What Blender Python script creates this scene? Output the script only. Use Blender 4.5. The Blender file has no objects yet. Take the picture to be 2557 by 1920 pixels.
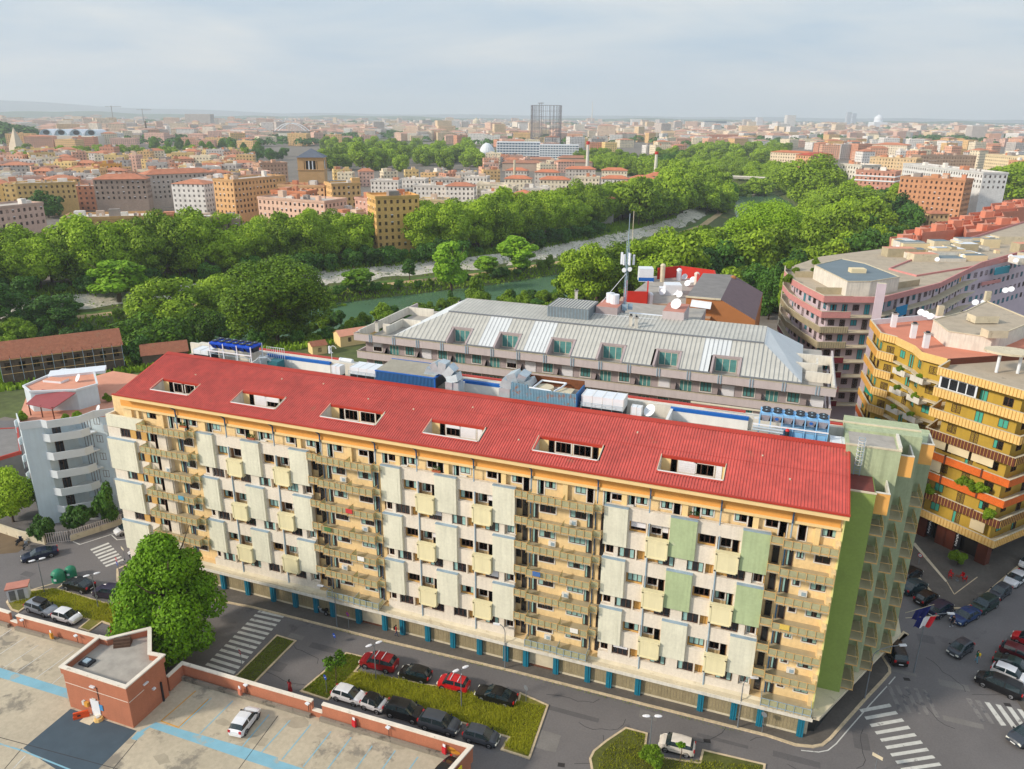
import bpy, bmesh, math, random
from math import radians, sin, cos, pi, hypot, atan2, exp
from mathutils import Vector, Matrix
random.seed(7)
SC = bpy.context.scene
COL = SC.collection
# ---------------- camera ----------------
CF, YAW, PITCH, ROLL = 1907.5, 0.351, 0.339, 0.009
CAM = Vector((68.885, -69.902, 61.475))
_F = Vector((-sin(YAW)*cos(PITCH), cos(YAW)*cos(PITCH), -sin(PITCH)))
_r = Vector((cos(YAW), sin(YAW), 0)); _u = _r.cross(_F)
_R = _r*cos(ROLL)+_u*sin(ROLL); _U = -_r*sin(ROLL)+_u*cos(ROLL)
cd = bpy.data.cameras.new('camera'); co = bpy.data.objects.new('camera', cd); COL.objects.link(co)
cd.sensor_width = 36; cd.lens = 36*CF/2557; cd.clip_start = 0.5; cd.clip_end = 60000
m = Matrix((_R, _U, -_F)).transposed().to_4x4(); m.translation = CAM; co.matrix_world = m
SC.camera = co
def ray(px, py): return _F*CF+_R*(px-1278.5)-_U*(py-960)
def at(px, py, z=0.0):            # photo point -> place on the level z
    d = ray(px, py); t = (z-CAM.z)/d.z; return CAM.x+d.x*t, CAM.y+d.y*t
def aty(px, py, y=0.0):           # photo point -> place (x, z) on the plane y
    d = ray(px, py); t = (y-CAM.y)/d.y; return CAM.x+d.x*t, CAM.z+d.z*t
def O(x, y): return x*2557/2212, y*2557/2212
def oat(x, y, z=0.0): return at(x*2557/2212, y*2557/2212, z)
def zat(ox, oy, x, y, z=0.0): return at(ox+x*.28933, oy+y*.28933, z)
def topix(x, y, z):
    d = Vector((x, y, z))-CAM; w = d.dot(_F)
    return 1278.5+CF*d.dot(_R)/w, 960-CF*d.dot(_U)/w
# ---------------- light ----------------
SUN_AZ = Vector((-0.76, -0.65, 0)).normalized(); SUN_EL = radians(29)
W = bpy.data.worlds.new('World'); SC.world = W; W.use_nodes = True
nt = W.node_tree; nt.nodes.clear()
N = nt.nodes.new; L = nt.links.new
out = N('ShaderNodeOutputWorld'); bg = N('ShaderNodeBackground'); sky = N('ShaderNodeTexSky')
sky.sky_type = 'NISHITA'; sky.sun_disc = False; sky.sun_elevation = SUN_EL
sky.sun_rotation = atan2(SUN_AZ.x, SUN_AZ.y); sky.dust_density = 4; sky.air_density = 1.2
tc = N('ShaderNodeTexCoord'); mp = N('ShaderNodeMapping'); mp.inputs['Scale'].default_value = (1.6, 1.6, 9); mp.inputs['Rotation'].default_value = (0.05, 0.08, 0.5)
nz = N('ShaderNodeTexNoise'); nz.inputs['Scale'].default_value = 1.7; nz.inputs['Detail'].default_value = 5; nz.inputs['Roughness'].default_value = .5; nz.inputs['Distortion'].default_value = .4
rp = N('ShaderNodeValToRGB'); rp.color_ramp.elements[0].position = .32; rp.color_ramp.elements[1].position = .68
rp.color_ramp.elements[0].color = (4.6, 6.3, 8.1, 1); rp.color_ramp.elements[1].color = (8.8, 9.0, 9.0, 1)
mx = N('ShaderNodeMix'); mx.data_type = 'RGBA'; mx.inputs['Factor'].default_value = .80
L(tc.outputs['Generated'], mp.inputs[0]); L(mp.outputs[0], nz.inputs[0]); L(nz.outputs[0], rp.inputs[0])
L(sky.outputs[0], mx.inputs['A']); L(rp.outputs[0], mx.inputs['B']); L(mx.outputs['Result'], bg.inputs[0]); L(bg.outputs[0], out.inputs[0])
bg.inputs[1].default_value = 0.09
sl = bpy.data.lights.new('sun', 'SUN'); so = bpy.data.objects.new('sun', sl); COL.objects.link(so)
sl.energy = 3.0; sl.angle = radians(6); sl.color = (1, .9, .76)
so.rotation_euler = (Vector((SUN_AZ.x*cos(SUN_EL), SUN_AZ.y*cos(SUN_EL), sin(SUN_EL)))).to_track_quat('Z', 'Y').to_euler()
so.location = (0, -60, 90)
SC.view_settings.view_transform = 'Standard'; SC.view_settings.look = 'None'; SC.view_settings.gamma = 1; SC.view_settings.exposure = 0.25
SC.cycles.max_bounces = 6; SC.cycles.transparent_max_bounces = 6; SC.cycles.volume_bounces = 1
# ---------------- materials ----------------
MATS = {}
def lin(c): return tuple((v/12.92 if v <= .04045 else ((v+.055)/1.055)**2.4) for v in (c[0]/255, c[1]/255, c[2]/255))
def M(name, rgb, rough=.85, var=.12, sc=.6, metal=0, streak=0, spots=None, bump=0, kind=None, fine=None, spec=None):
    """rgb 0-255; var = tone variation by noise; streak = vertical run-off stains"""
    if name in MATS: return MATS[name]
    m = bpy.data.materials.new(name); m.use_nodes = True; t = m.node_tree; n = t.nodes; l = t.links
    b = n['Principled BSDF']; b.inputs['Roughness'].default_value = rough; b.inputs['Metallic'].default_value = metal
    if spec is not None: b.inputs['Specular IOR Level'].default_value = spec
    c = lin(rgb); tc = n.new('ShaderNodeTexCoord')
    if var:
        z = n.new('ShaderNodeTexNoise'); z.inputs['Scale'].default_value = sc; z.inputs['Detail'].default_value = 6; z.inputs['Roughness'].default_value = .62
        l.new(tc.outputs['Object'], z.inputs[0])
        mr = n.new('ShaderNodeMapRange'); mr.inputs[1].default_value = .3; mr.inputs[2].default_value = .7; mr.inputs[3].default_value = 1-var; mr.inputs[4].default_value = 1+var
        l.new(z.outputs[0], mr.inputs[0]); v = mr.outputs[0]
        if fine:
            z3 = n.new('ShaderNodeTexNoise'); z3.inputs['Scale'].default_value = fine[0]; z3.inputs['Detail'].default_value = 3
            l.new(tc.outputs['Object'], z3.inputs[0])
            m3 = n.new('ShaderNodeMapRange'); m3.inputs[1].default_value = .35; m3.inputs[2].default_value = .65; m3.inputs[3].default_value = 1-fine[1]; m3.inputs[4].default_value = 1+fine[1]
            l.new(z3.outputs[0], m3.inputs[0]); q = n.new('ShaderNodeMath'); q.operation = 'MULTIPLY'; l.new(v, q.inputs[0]); l.new(m3.outputs[0], q.inputs[1]); v = q.outputs[0]
        if streak:
            mp = n.new('ShaderNodeMapping'); mp.inputs['Scale'].default_value = (1, 1, .09); l.new(tc.outputs['Object'], mp.inputs[0])
            z2 = n.new('ShaderNodeTexNoise'); z2.inputs['Scale'].default_value = 2.2; z2.inputs['Detail'].default_value = 5; z2.inputs['Roughness'].default_value = .7
            l.new(mp.outputs[0], z2.inputs[0])
            m2 = n.new('ShaderNodeMapRange'); m2.inputs[1].default_value = .42; m2.inputs[2].default_value = .7; m2.inputs[3].default_value = 1; m2.inputs[4].default_value = 1-streak
            l.new(z2.outputs[0], m2.inputs[0]); q = n.new('ShaderNodeMath'); q.operation = 'MULTIPLY'; l.new(v, q.inputs[0]); l.new(m2.outputs[0], q.inputs[1]); v = q.outputs[0]
        sc_ = n.new('ShaderNodeVectorMath'); sc_.operation = 'SCALE'; sc_.inputs[0].default_value = c; l.new(v, sc_.inputs['Scale']); colr = sc_.outputs[0]
        if spots:
            z4 = n.new('ShaderNodeTexNoise'); z4.inputs['Scale'].default_value = spots[1]; z4.inputs['Detail'].default_value = 7; z4.inputs['Roughness'].default_value = .7
            l.new(tc.outputs['Object'], z4.inputs[0])
            m4 = n.new('ShaderNodeMapRange'); m4.inputs[1].default_value = spots[2]; m4.inputs[2].default_value = spots[2]+.08; m4.inputs[3].default_value = 0; m4.inputs[4].default_value = spots[3] if len(spots) > 3 else .8
            l.new(z4.outputs[0], m4.inputs[0]); x = n.new('ShaderNodeMix'); x.data_type = 'RGBA'; l.new(m4.outputs[0], x.inputs['Factor']); l.new(colr, x.inputs['A']); x.inputs['B'].default_value = (*lin(spots[0]), 1); colr = x.outputs['Result']
        l.new(colr, b.inputs['Base Color'])
        if bump:
            bp = n.new('ShaderNodeBump'); bp.inputs['Strength'].default_value = bump; bp.inputs['Distance'].default_value = .05
            zb = n.new('ShaderNodeTexNoise'); zb.inputs['Scale'].default_value = 6; zb.inputs['Detail'].default_value = 5; l.new(tc.outputs['Object'], zb.inputs[0]); l.new(zb.outputs[0], bp.inputs['Height']); l.new(bp.outputs[0], b.inputs['Normal'])
    else: b.inputs['Base Color'].default_value = (*c, 1)
    MATS[name] = m; return m
def foliage_mat(name, dark, light, trans=.25, huey=None):
    if name in MATS: return MATS[name]
    m = bpy.data.materials.new(name); m.use_nodes = True; t = m.node_tree; n = t.nodes; l = t.links
    b = n['Principled BSDF']; b.inputs['Roughness'].default_value = .6; b.inputs['Specular IOR Level'].default_value = .25
    g = n.new('ShaderNodeNewGeometry'); oi = n.new('ShaderNodeObjectInfo'); tc = n.new('ShaderNodeTexCoord')
    z = n.new('ShaderNodeTexNoise'); z.inputs['Scale'].default_value = .35; z.inputs['Detail'].default_value = 3; l.new(tc.outputs['Object'], z.inputs[0])
    a = n.new('ShaderNodeMath'); a.operation = 'MULTIPLY_ADD'; a.inputs[1].default_value = .55; a.inputs[2].default_value = -.05; l.new(g.outputs['Random Per Island'], a.inputs[0])
    a2 = n.new('ShaderNodeMath'); a2.operation = 'MULTIPLY_ADD'; a2.inputs[1].default_value = .4; l.new(z.outputs[0], a2.inputs[0]); l.new(a.outputs[0], a2.inputs[2])
    a3 = n.new('ShaderNodeMath'); a3.operation = 'MULTIPLY_ADD'; a3.inputs[1].default_value = .7; l.new(oi.outputs['Random'], a3.inputs[0]); l.new(a2.outputs[0], a3.inputs[2])
    x = n.new('ShaderNodeMix'); x.data_type = 'RGBA'; l.new(a3.outputs[0], x.inputs['Factor']); x.inputs['A'].default_value = (*lin(dark), 1); x.inputs['B'].default_value = (*lin(light), 1)
    l.new(x.outputs['Result'], b.inputs['Base Color'])
    tr = n.new('ShaderNodeBsdfTranslucent'); l.new(x.outputs['Result'], tr.inputs[0]); ms = n.new('ShaderNodeMixShader'); ms.inputs[0].default_value = trans
    l.new(b.outputs[0], ms.inputs[1]); l.new(tr.outputs[0], ms.inputs[2]); l.new(ms.outputs[0], n['Material Output'].inputs[0])
    MATS[name] = m; return m
def glass_mat(name, rgb, rough=.08, var=.35):
    return M(name, rgb, rough, var, .9, 0, spec=.7)
# ---------------- mesh builder ----------------
class B:
    def __init__(s): s.v = []; s.f = []; s.m = []; s.mats = []
    def mi(s, m):
        if m not in s.mats: s.mats.append(m)
        return s.mats.index(m)
    def add(s, vs, fs, m):
        o = len(s.v); s.v += [tuple(p) for p in vs]; k = s.mi(m)
        for f in fs: s.f.append(tuple(i+o for i in f)); s.m.append(k)
    def box(s, x0, x1, y0, y1, z0, z1, m, top=None):
        if x0 > x1: x0, x1 = x1, x0
        if y0 > y1: y0, y1 = y1, y0
        vs = [(x0, y0, z0), (x1, y0, z0), (x1, y1, z0), (x0, y1, z0), (x0, y0, z1), (x1, y0, z1), (x1, y1, z1), (x0, y1, z1)]
        s.add(vs, [(0, 3, 2, 1), (0, 1, 5, 4), (1, 2, 6, 5), (2, 3, 7, 6), (3, 0, 4, 7)], m); s.add(vs[4:], [(0, 1, 2, 3)], top or m)
    def obox(s, cx, cy, z0, w, d, h, rot, m, top=None):
        c, n = cos(rot), sin(rot)
        P = [(cx+x*c-y*n, cy+x*n+y*c) for x, y in ((-w/2, -d/2), (w/2, -d/2), (w/2, d/2), (-w/2, d/2))]
        s.prism(P, z0, z0+h, m, top)
    def prism(s, pts, z0, z1, m, top=None, bottom=True):
        a = sum(pts[i][0]*pts[(i+1) % len(pts)][1]-pts[(i+1) % len(pts)][0]*pts[i][1] for i in range(len(pts)))
        if a < 0: pts = pts[::-1]
        n = len(pts); vs = [(x, y, z0) for x, y in pts]+[(x, y, z1) for x, y in pts]
        fs = [(i, (i+1) % n, n+(i+1) % n, n+i) for i in range(n)]
        if bottom: fs.append(tuple(range(n))[::-1])
        s.add(vs, fs, m); s.add(vs[n:], [tuple(range(n))], top or m)
    def wall(s, pts, z0, z1, th, m, closed=False, top=None):   # a wall of thickness th along a polyline, mitred
        n = len(pts); L_ = []; R_ = []
        for i in range(n):
            p = Vector(pts[i][:2]); a = Vector(pts[i-1][:2]) if (i > 0 or closed) else None; b = Vector(pts[(i+1) % n][:2]) if (i < n-1 or closed) else None
            ns = []
            for q, r in ((a, p), (p, b)):
                if q is not None and r is not None:
                    d = (r-q).normalized(); ns.append(Vector((-d.y, d.x)))
            nn = (ns[0]+ns[-1]); nn = nn.normalized() if nn.length > 1e-6 else ns[0]
            k = th/2/max(.3, nn.dot(ns[0])); L_.append(p+nn*k); R_.append(p-nn*k)
        for i in range(n if closed else n-1):
            j = (i+1) % n; q = [L_[i], L_[j], R_[j], R_[i]]; s.prism([(v.x, v.y) for v in q], z0, z1, m, top)
    def quad(s, a, b, c, d, m): s.add([a, b, c, d], [(0, 1, 2, 3)], m)
    def poly(s, pts, m): s.add(pts, [tuple(range(len(pts)))], m)
    def tube(s, p, q, r, m, n=6, r2=None):
        p = Vector(p); q = Vector(q); d = (q-p); r2 = r if r2 is None else r2
        if d.length < 1e-6: return
        d.normalize(); u = d.orthogonal().normalized(); w = d.cross(u)
        vs = [tuple(p+(u*cos(2*pi*i/n)+w*sin(2*pi*i/n))*r) for i in range(n)]+[tuple(q+(u*cos(2*pi*i/n)+w*sin(2*pi*i/n))*r2) for i in range(n)]
        s.add(vs, [(i, (i+1) % n, n+(i+1) % n, n+i) for i in range(n)]+[tuple(range(n))[::-1], tuple(range(n, 2*n))], m)
    def cyl(s, cx, cy, r, z0, z1, m, n=12, r2=None): s.tube((cx, cy, z0), (cx, cy, z1), r, m, n, r2)
    def dome(s, cx, cy, z0, r, h, m, n=14, k=5):
        rings = [(r*cos(pi/2*i/k), z0+h*sin(pi/2*i/k)) for i in range(k)]
        vs = [(cx+a*cos(2*pi*j/n), cy+a*sin(2*pi*j/n), z) for a, z in rings for j in range(n)]+[(cx, cy, z0+h)]
        fs = [(i*n+j, i*n+(j+1) % n, (i+1)*n+(j+1) % n, (i+1)*n+j) for i in range(k-1) for j in range(n)]+[((k-1)*n+j, (k-1)*n+(j+1) % n, k*n) for j in range(n)]
        s.add(vs, fs, m)
    def mesh(s, name, loc=(0, 0, 0), rz=0, smooth=False):
        me = bpy.data.meshes.new(name); c, n = cos(-rz), sin(-rz)
        vs = []
        for x, y, z in s.v:
            x -= loc[0]; y -= loc[1]; vs.append((x*c-y*n, x*n+y*c, z-loc[2]))
        me.from_pydata(vs, [], s.f)
        for m in s.mats: me.materials.append(m)
        me.polygons.foreach_set('material_index', s.m)
        if smooth: me.polygons.foreach_set('use_smooth', [True]*len(s.f))
        me.update(); return me
    def build(s, name, parent=None, smooth=False, loc=None, local=False):
        """verts are world coordinates unless local; stored relative to the parent"""
        if parent is not None and not local: me = s.mesh(name, parent['_o'][:3], parent['_o'][3], smooth)
        else: me = s.mesh(name, loc or (0, 0, 0), 0, smooth)
        o = bpy.data.objects.new(name, me); COL.objects.link(o)
        if parent is not None: o.parent = parent
        elif loc: o.location = loc
        o['_o'] = parent['_o'] if parent is not None else (*(loc or (0, 0, 0)), 0)
        return o
def tag(o, label=None, cat=None, group=None, kind=None):
    if label: o['label'] = label
    if cat: o['category'] = cat
    if group: o['group'] = group
    if kind: o['kind'] = kind
    return o
def thing(name, label, cat, loc=(0, 0, 0), rz=0, group=None):
    o = bpy.data.objects.new(name, None); COL.objects.link(o); o.location = loc; o.rotation_euler = (0, 0, rz)
    o.empty_display_size = .5; o['_o'] = (loc[0], loc[1], loc[2], rz); return tag(o, label, cat, group)
def inst(name, me, parent, loc=(0, 0, 0), rz=0, scale=None, label=None):   # a part sharing mesh data; loc in the thing's frame
    o = bpy.data.objects.new(name, me); COL.objects.link(o); o.parent = parent; o.location = loc; o.rotation_euler = (0, 0, rz)
    if scale: o.scale = scale
    if label: o['label'] = label
    return o
def kids(o): return [c for c in bpy.data.objects if c.parent == o]
def copy_tree(o, children, loc, rz=0, label=None, scale=None):
    r = o.copy(); COL.objects.link(r); r.location = loc; r.rotation_euler = (0, 0, rz)
    if label: r['label'] = label
    if scale: r.scale = scale
    mp = {o: r}
    for c in children:
        d = c.copy(); COL.objects.link(d); d.parent = mp.get(c.parent, r); mp[c] = d
    return r
def structure(o): o['kind'] = 'structure'; return o
# ---------------- shared materials ----------------
m_cream = M('plaster_cream', (230, 219, 203), .9, .07, .5, streak=.12, fine=(4, .04), spots=((190, 150, 100), .35, .62, .35))
m_panel = M('panel_pale_green', (226, 223, 202), .9, .08, .35, streak=.12, fine=(3, .04), spots=((205, 190, 150), .5, .66, .5))
m_panelg = M('panel_sage', (176, 192, 148), .9, .08, .35, streak=.14, fine=(3, .04), spots=((214, 208, 188), .9, .66, .8))
m_ybox = M('balcony_yellow', (234, 223, 180), .85, .05, .5, streak=.1)
m_tan = M('plaster_tan', (238, 208, 156), .9, .09, .4, streak=.12, fine=(3, .05))
m_ochre = M('plaster_ochre', (206, 162, 92), .9, .08, .5, streak=.1)
m_loggia_shade = M('plaster_loggia_shade', (140, 104, 74), .9, .08, .5)  # loggia plaster with the shade of its unlit side put into the colour
m_orange = M('eave_orange', (236, 168, 84), .85, .06, .4, streak=.06)
m_fascia = M('fascia_cream', (238, 208, 150), .85, .05, .5)
m_red = M('roof_red', (200, 88, 78), .62, .13, .3, fine=(1.1, .08), streak=.12, spots=((168, 110, 84), .45, .62, .55))
m_redd = M('roof_red_flashing', (178, 54, 36), .5, .10, .5)
m_white = M('white_paint', (232, 230, 226), .6, .05, .8, streak=.06)
m_whited = M('white_weathered', (222, 216, 204), .8, .09, .8, streak=.22)
m_blue = M('blue_trim', (14, 96, 180), .5, .08, 1)
m_teal = M('teal_column', (16, 112, 138), .5, .12, 1)
m_dkblue = M('downpipe_blue', (40, 82, 120), .5, .1, 1)
m_pipe = M('downpipe_pale', (150, 172, 188), .5, .1, 1)
m_glass = glass_mat('glass_dark', (40, 42, 46))
m_brown = M('window_brown', (84, 56, 46), .6, .1, 2)
m_frame = M('window_white', (222, 218, 210), .6, .05, 2)
m_curt = M('curtain_teal', (150, 188, 182), .9, .12, 3)
m_shut = M('shutter_white', (226, 224, 228), .7, .05, 2)
m_frost = M('frosted_glass', (204, 202, 168), .25, .14, .9, spec=.5)
_t = m_frost.node_tree; _x = _t.nodes.new('ShaderNodeMixShader'); _y = _t.nodes.new('ShaderNodeBsdfTransparent'); _y.inputs[0].default_value = (.9, .92, .8, 1); _x.inputs[0].default_value = .55
_t.links.new(_t.nodes['Principled BSDF'].outputs[0], _x.inputs[1]); _t.links.new(_y.outputs[0], _x.inputs[2]); _t.links.new(_x.outputs[0], _t.nodes['Material Output'].inputs[0])
m_rust = M('rail_ochre', (214, 172, 110), .7, .2, 3, spots=((150, 90, 50), 2, .62, .7))
m_rollt = M('roller_tan', (158, 144, 112), .75, .12, 1.5, streak=.25, fine=(9, .08))
m_dark = M('dark_interior', (30, 26, 26), .7, .2, 1)
m_ledge = M('ledge_concrete', (208, 196, 170), .9, .12, .7, spots=((140, 120, 90), .8, .58, .5))
m_green = M('wall_green', (140, 160, 84), .9, .07, .4, fine=(4, .04))
m_greenp = M('wall_pale_green', (176, 186, 150), .9, .12, .35, streak=.24, fine=(3, .04))
m_lime = M('corner_lime', (222, 218, 140), .85, .06, .5)
m_slab = M('balcony_floor', (176, 164, 136), .9, .12, 1)
m_tech = M('roof_deck_grey', (166, 160, 152), .9, .16, .8)
# ---------------- windows ----------------
WM = {}
def wmesh(kind, w, h, frame=None, glass=None, curt=None, outer=None):
    key = (kind, round(w, 2), round(h, 2), frame, glass, curt, outer)
    if key in WM: return WM[key]
    fr = MATS[frame] if frame else m_brown; gl = MATS[glass] if glass else m_glass; cu = MATS[curt] if curt else m_curt; ou = MATS[outer] if outer else None
    b = B(); t = .06; x = w/2
    b.box(-x, x, .0, .10, 0, h, gl)
    if ou:
        e = .12; b.box(-x-e, -x, -.05, .08, -e, h+e, ou); b.box(x, x+e, -.05, .08, -e, h+e, ou); b.box(-x, x, -.05, .08, h, h+e, ou); b.box(-x, x, -.08, .08, -e, 0, ou)
    for a, c in ((-x, -x+t), (x-t, x)): b.box(a, c, -.05, 0, 0, h, fr)
    b.box(-x+t, x-t, -.05, 0, 0, t, fr); b.box(-x+t, x-t, -.05, 0, h-t, h, fr)
    n = 3 if w > 1.45 else (2 if w > .75 else 1)
    for i in range(1, n): xx = -x+w*i/n; b.box(xx-t*.7, xx+t*.7, -.04, 0, t, h-t, fr)
    y0 = t
    if kind in 'cC':
        c = w*.30; b.box(-x+t, -x+t+c, -.012, 0, t, h-t, cu)
        if kind == 'c': b.box(x-t-c*.8, x-t, -.012, 0, t, h-t, cu)
    if kind == 'a': b.box(-x+t, x-t, -.012, 0, t, h-t, cu)
    WM[key] = b.mesh('window'); return WM[key]
def smesh(w, h, frac, mat='shutter_white'):
    key = ('s', round(w, 2), round(h, 2), frac, mat)
    if key in WM: return WM[key]
    b = B(); H = h*frac; n = max(2, int(H/.11)); z = h-H
    for i in range(n): b.box(-w/2+.01, w/2-.01, -.085+.012*(i % 2), -.052, z+H*i/n, z+H*(i+1)/n, MATS[mat])
    WM[key] = b.mesh('shutter'); return WM[key]
class Wins:
    """collects the windows of one building and places them as parts; past a hundred the farthest become one part"""
    def __init__(s, parent, **kw): s.p = parent; s.l = []; s.kw = kw
    def add(s, name, kind, x, y, z, w, h, rz=0, **kw): s.l.append((name, kind, x, y, z, w, h, rz, {**s.kw, **kw}))
    def done(s):
        by = {}
        for q in s.l: by.setdefault(q[0], []).append(q)
        ox, oy, oz, orz = s.p['_o']
        for name, L_ in by.items():
            L_.sort(key=lambda q: (q[2]-CAM.x)**2+(q[3]-CAM.y)**2+(q[4]-CAM.z)**2)
            rest = B()
            for i, (nm, kind, x, y, z, w, h, rz, kw) in enumerate(L_):
                k0 = kind if kind in 'dcCa' else 'd'; me = wmesh(k0, w, h, **kw)
                c, n = cos(-orz), sin(-orz); X, Y = x-ox, y-oy; lx, ly = X*c-Y*n, X*n+Y*c
                if i < 100:
                    o = inst(nm, me, s.p, (lx, ly, z-oz), rz-orz)
                    if kind not in 'dcCa':
                        d = inst('shutter', smesh(w, h, {'h': .45, 'f': 1.0, 'q': .25, 't': .7}[kind]), o)
                else:
                    c2, n2 = cos(rz), sin(rz); vs = [(v.co.x*c2-v.co.y*n2+x, v.co.x*n2+v.co.y*c2+y, v.co.z+z) for v in me.vertices]
                    for p in me.polygons: rest.add([vs[j] for j in p.vertices], [tuple(range(len(p.vertices)))], me.materials[p.material_index])
            if rest.v:
                o = rest.build(name, s.p); tag(o, kind='stuff')
# ================= the red roofed block =================
RB = thing('apartment_block', 'long cream and ochre apartment block under a red corrugated metal roof, largest of all', 'apartment block')
K = [4.2+3.1*i for i in range(7)]
XL, XR = -14.2, 76.4
P1 = {}
core = B()
core.box(XL+.1, XR-.1, 1.4, 13.28, 0, 25.8, m_tan)
core.box(XL+.15, XR-.15, .92, 1.38, 4.0, 22.6, m_tan)
core.box(-11.4, XR-.1, .75, 1.38, 22.6, 25.7, m_tan)
ZS = [1.0, 27.4, 53.8]
panels = []; boxes = []; bal = []; wn = Wins(RB)
rnd = random.Random(3)
def wk(): return rnd.choice('dddccCChqcaCtd')
for zi, X0 in enumerate(ZS):
    spand = B(); back = B()
    def sp(a, b_, z0, z1, m=m_cream, y0=0, y1=.42): spand.box(X0+a, X0+b_, y0, y1, z0, z1, m)
    # floor bands
    for k in range(7):
        z = K[k]
        if k == 6: sp(0, 16.4, 22.0, 23.45)
        elif k % 2: sp(0, 4.5, z-1.0, z+.9); sp(6.75, 11.5, z-1.0, z+.9); sp(13.75, 16.4, z-1.0, z+.9); sp(4.5, 6.75, z-1.0, z-.05); sp(11.5, 13.75, z-1.0, z-.05)
        else: sp(0, 16.4, (z-.8 if k else 3.75), z+.85)
    for k in range(6):
        z = K[k]
        if k % 2:
            a, b_ = z+.9, z+2.3
            for p, q in ((0, 2.55), (4.36, 4.52), (6.75, 9.55), (11.34, 11.52), (13.75, 16.4)): sp(p, q, a, b_)
            for p in (4.52, 11.52):
                for s, mm in ((0, m_loggia_shade), (2.12, m_cream)): spand.box(X0+p+s, X0+p+s+.1, .43, 1.38, z-.1, b_-.01, mm)  # left cheek painted brown to stand for shade, right cheek plain cream
                back.box(X0+p+.1, X0+p+2.1, .80, .9, z-.1, b_, m_tan); spand.box(X0+p+.1, X0+p+2.12, -.1, 1.3, z-.12, z-.01, m_slab)
                wn.add('window', wk(), X0+p+.78, .8, z+.95, 1.0, 1.2, outer='window_white'); wn.add('balcony_door', rnd.choice('dCdh'), X0+p+1.72, .8, z+.05, .6, 2.15, outer=None)
            for p, q in ((2.4, 4.45), (9.4, 11.45)):
                back.box(X0+p, X0+q, .5, .6, z+.6, b_+.3, m_ochre); wn.add('window', wk(), X0+(p+q)/2+.05, .5, z+1.12, 1.55, 1.15, outer=None)
        else:
            a, b_ = z+.85, z+2.1
            for p, q in ((1.1, 1.55), (3.4, 3.55), (4.4, 4.6), (7.5, 8.75), (10.45, 10.6), (11.42, 11.6), (14.5, 15.15)): sp(p, q, a, b_)
            back.box(X0, X0+16.4, .5, .6, z+.6, b_+.3, m_ochre)
            for p in (2.48, 6.6, 9.6, 13.6): wn.add('window', wk(), X0+p, .22, a+.02, 1.62, 1.12)
            for p in (3.75, 11.0): back.box(X0+p-.08, X0+p+.08, .38, .5, a, b_, m_ochre)
            wn.add('window', 'd', X0+.6, .5, a+.1, .8, 1.1, outer='window_white'); wn.add('window', wk(), X0+15.75, .5, a+.1, .8, 1.1, outer='window_white')
    # big panels and box balconies on every second floor
    for k in (1, 3, 5):
        for j, (p, q) in enumerate(((-.05, 2.45), (6.8, 9.45), (13.85, 16.45))):
            panels.append((X0+p, X0+q, K[k]-.8, K[k]+3.72, m_panelg if (zi == 2 and j > 0 and k > 1) else m_panel))
        for p in (4.5, 11.5): boxes.append((X0+p, X0+p+2.28, K[k]-1.28, K[k]+.92))
    spand.build('facade', RB); back.build('niche_wall', RB)
spand = B()
# the wide glass balconies between the panel zones
rail_post = B(); rail_post.box(-.03, .03, -.03, .03, 0, 1.08, m_rust)
def glass_balcony(x0, x1, y0, z, name='balcony', hgt=.84, tip=False, post=m_rust, slabm=m_slab, sl=True, sr=True):
    b = B(); b.box(x0, x1, y0, .9, z-.16, z, slabm); o = b.build(name, RB)
    g = B(); n = max(1, round((x1-x0)/.85))
    g.box(x0+.02, x1-.02, y0+.03, y0+.05, z+.08, z+hgt-.05, m_frost); [g.box(xx, xx+.02, y0+.05, .1, z+.08, z+hgt-.05, m_frost) for xx, ok in ((x0+.03, sl), (x1-.05, sr)) if ok]; g.build('glass', o)
    r = B(); r.box(x0, x1, y0-.02, y0+.02, z+hgt-.05, z+hgt, post); r.box(x0, x1, y0-.02, y0+.02, z, z+.07, post)
    for i in range(n+1): xx = x0+(x1-x0)*i/n; r.box(xx-.022, xx+.022, y0-.05, y0+.0, z-.2, z+hgt, post)
    for xx, ok in ((x0, sl), (x1-.04, sr)):
        if ok: r.box(xx, xx+.04, y0, .15, z+hgt-.05, z+hgt, post)
    r.build('railing', o)
BZ = [(19.2, 26.6), (45.5, 52.75)]
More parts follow.
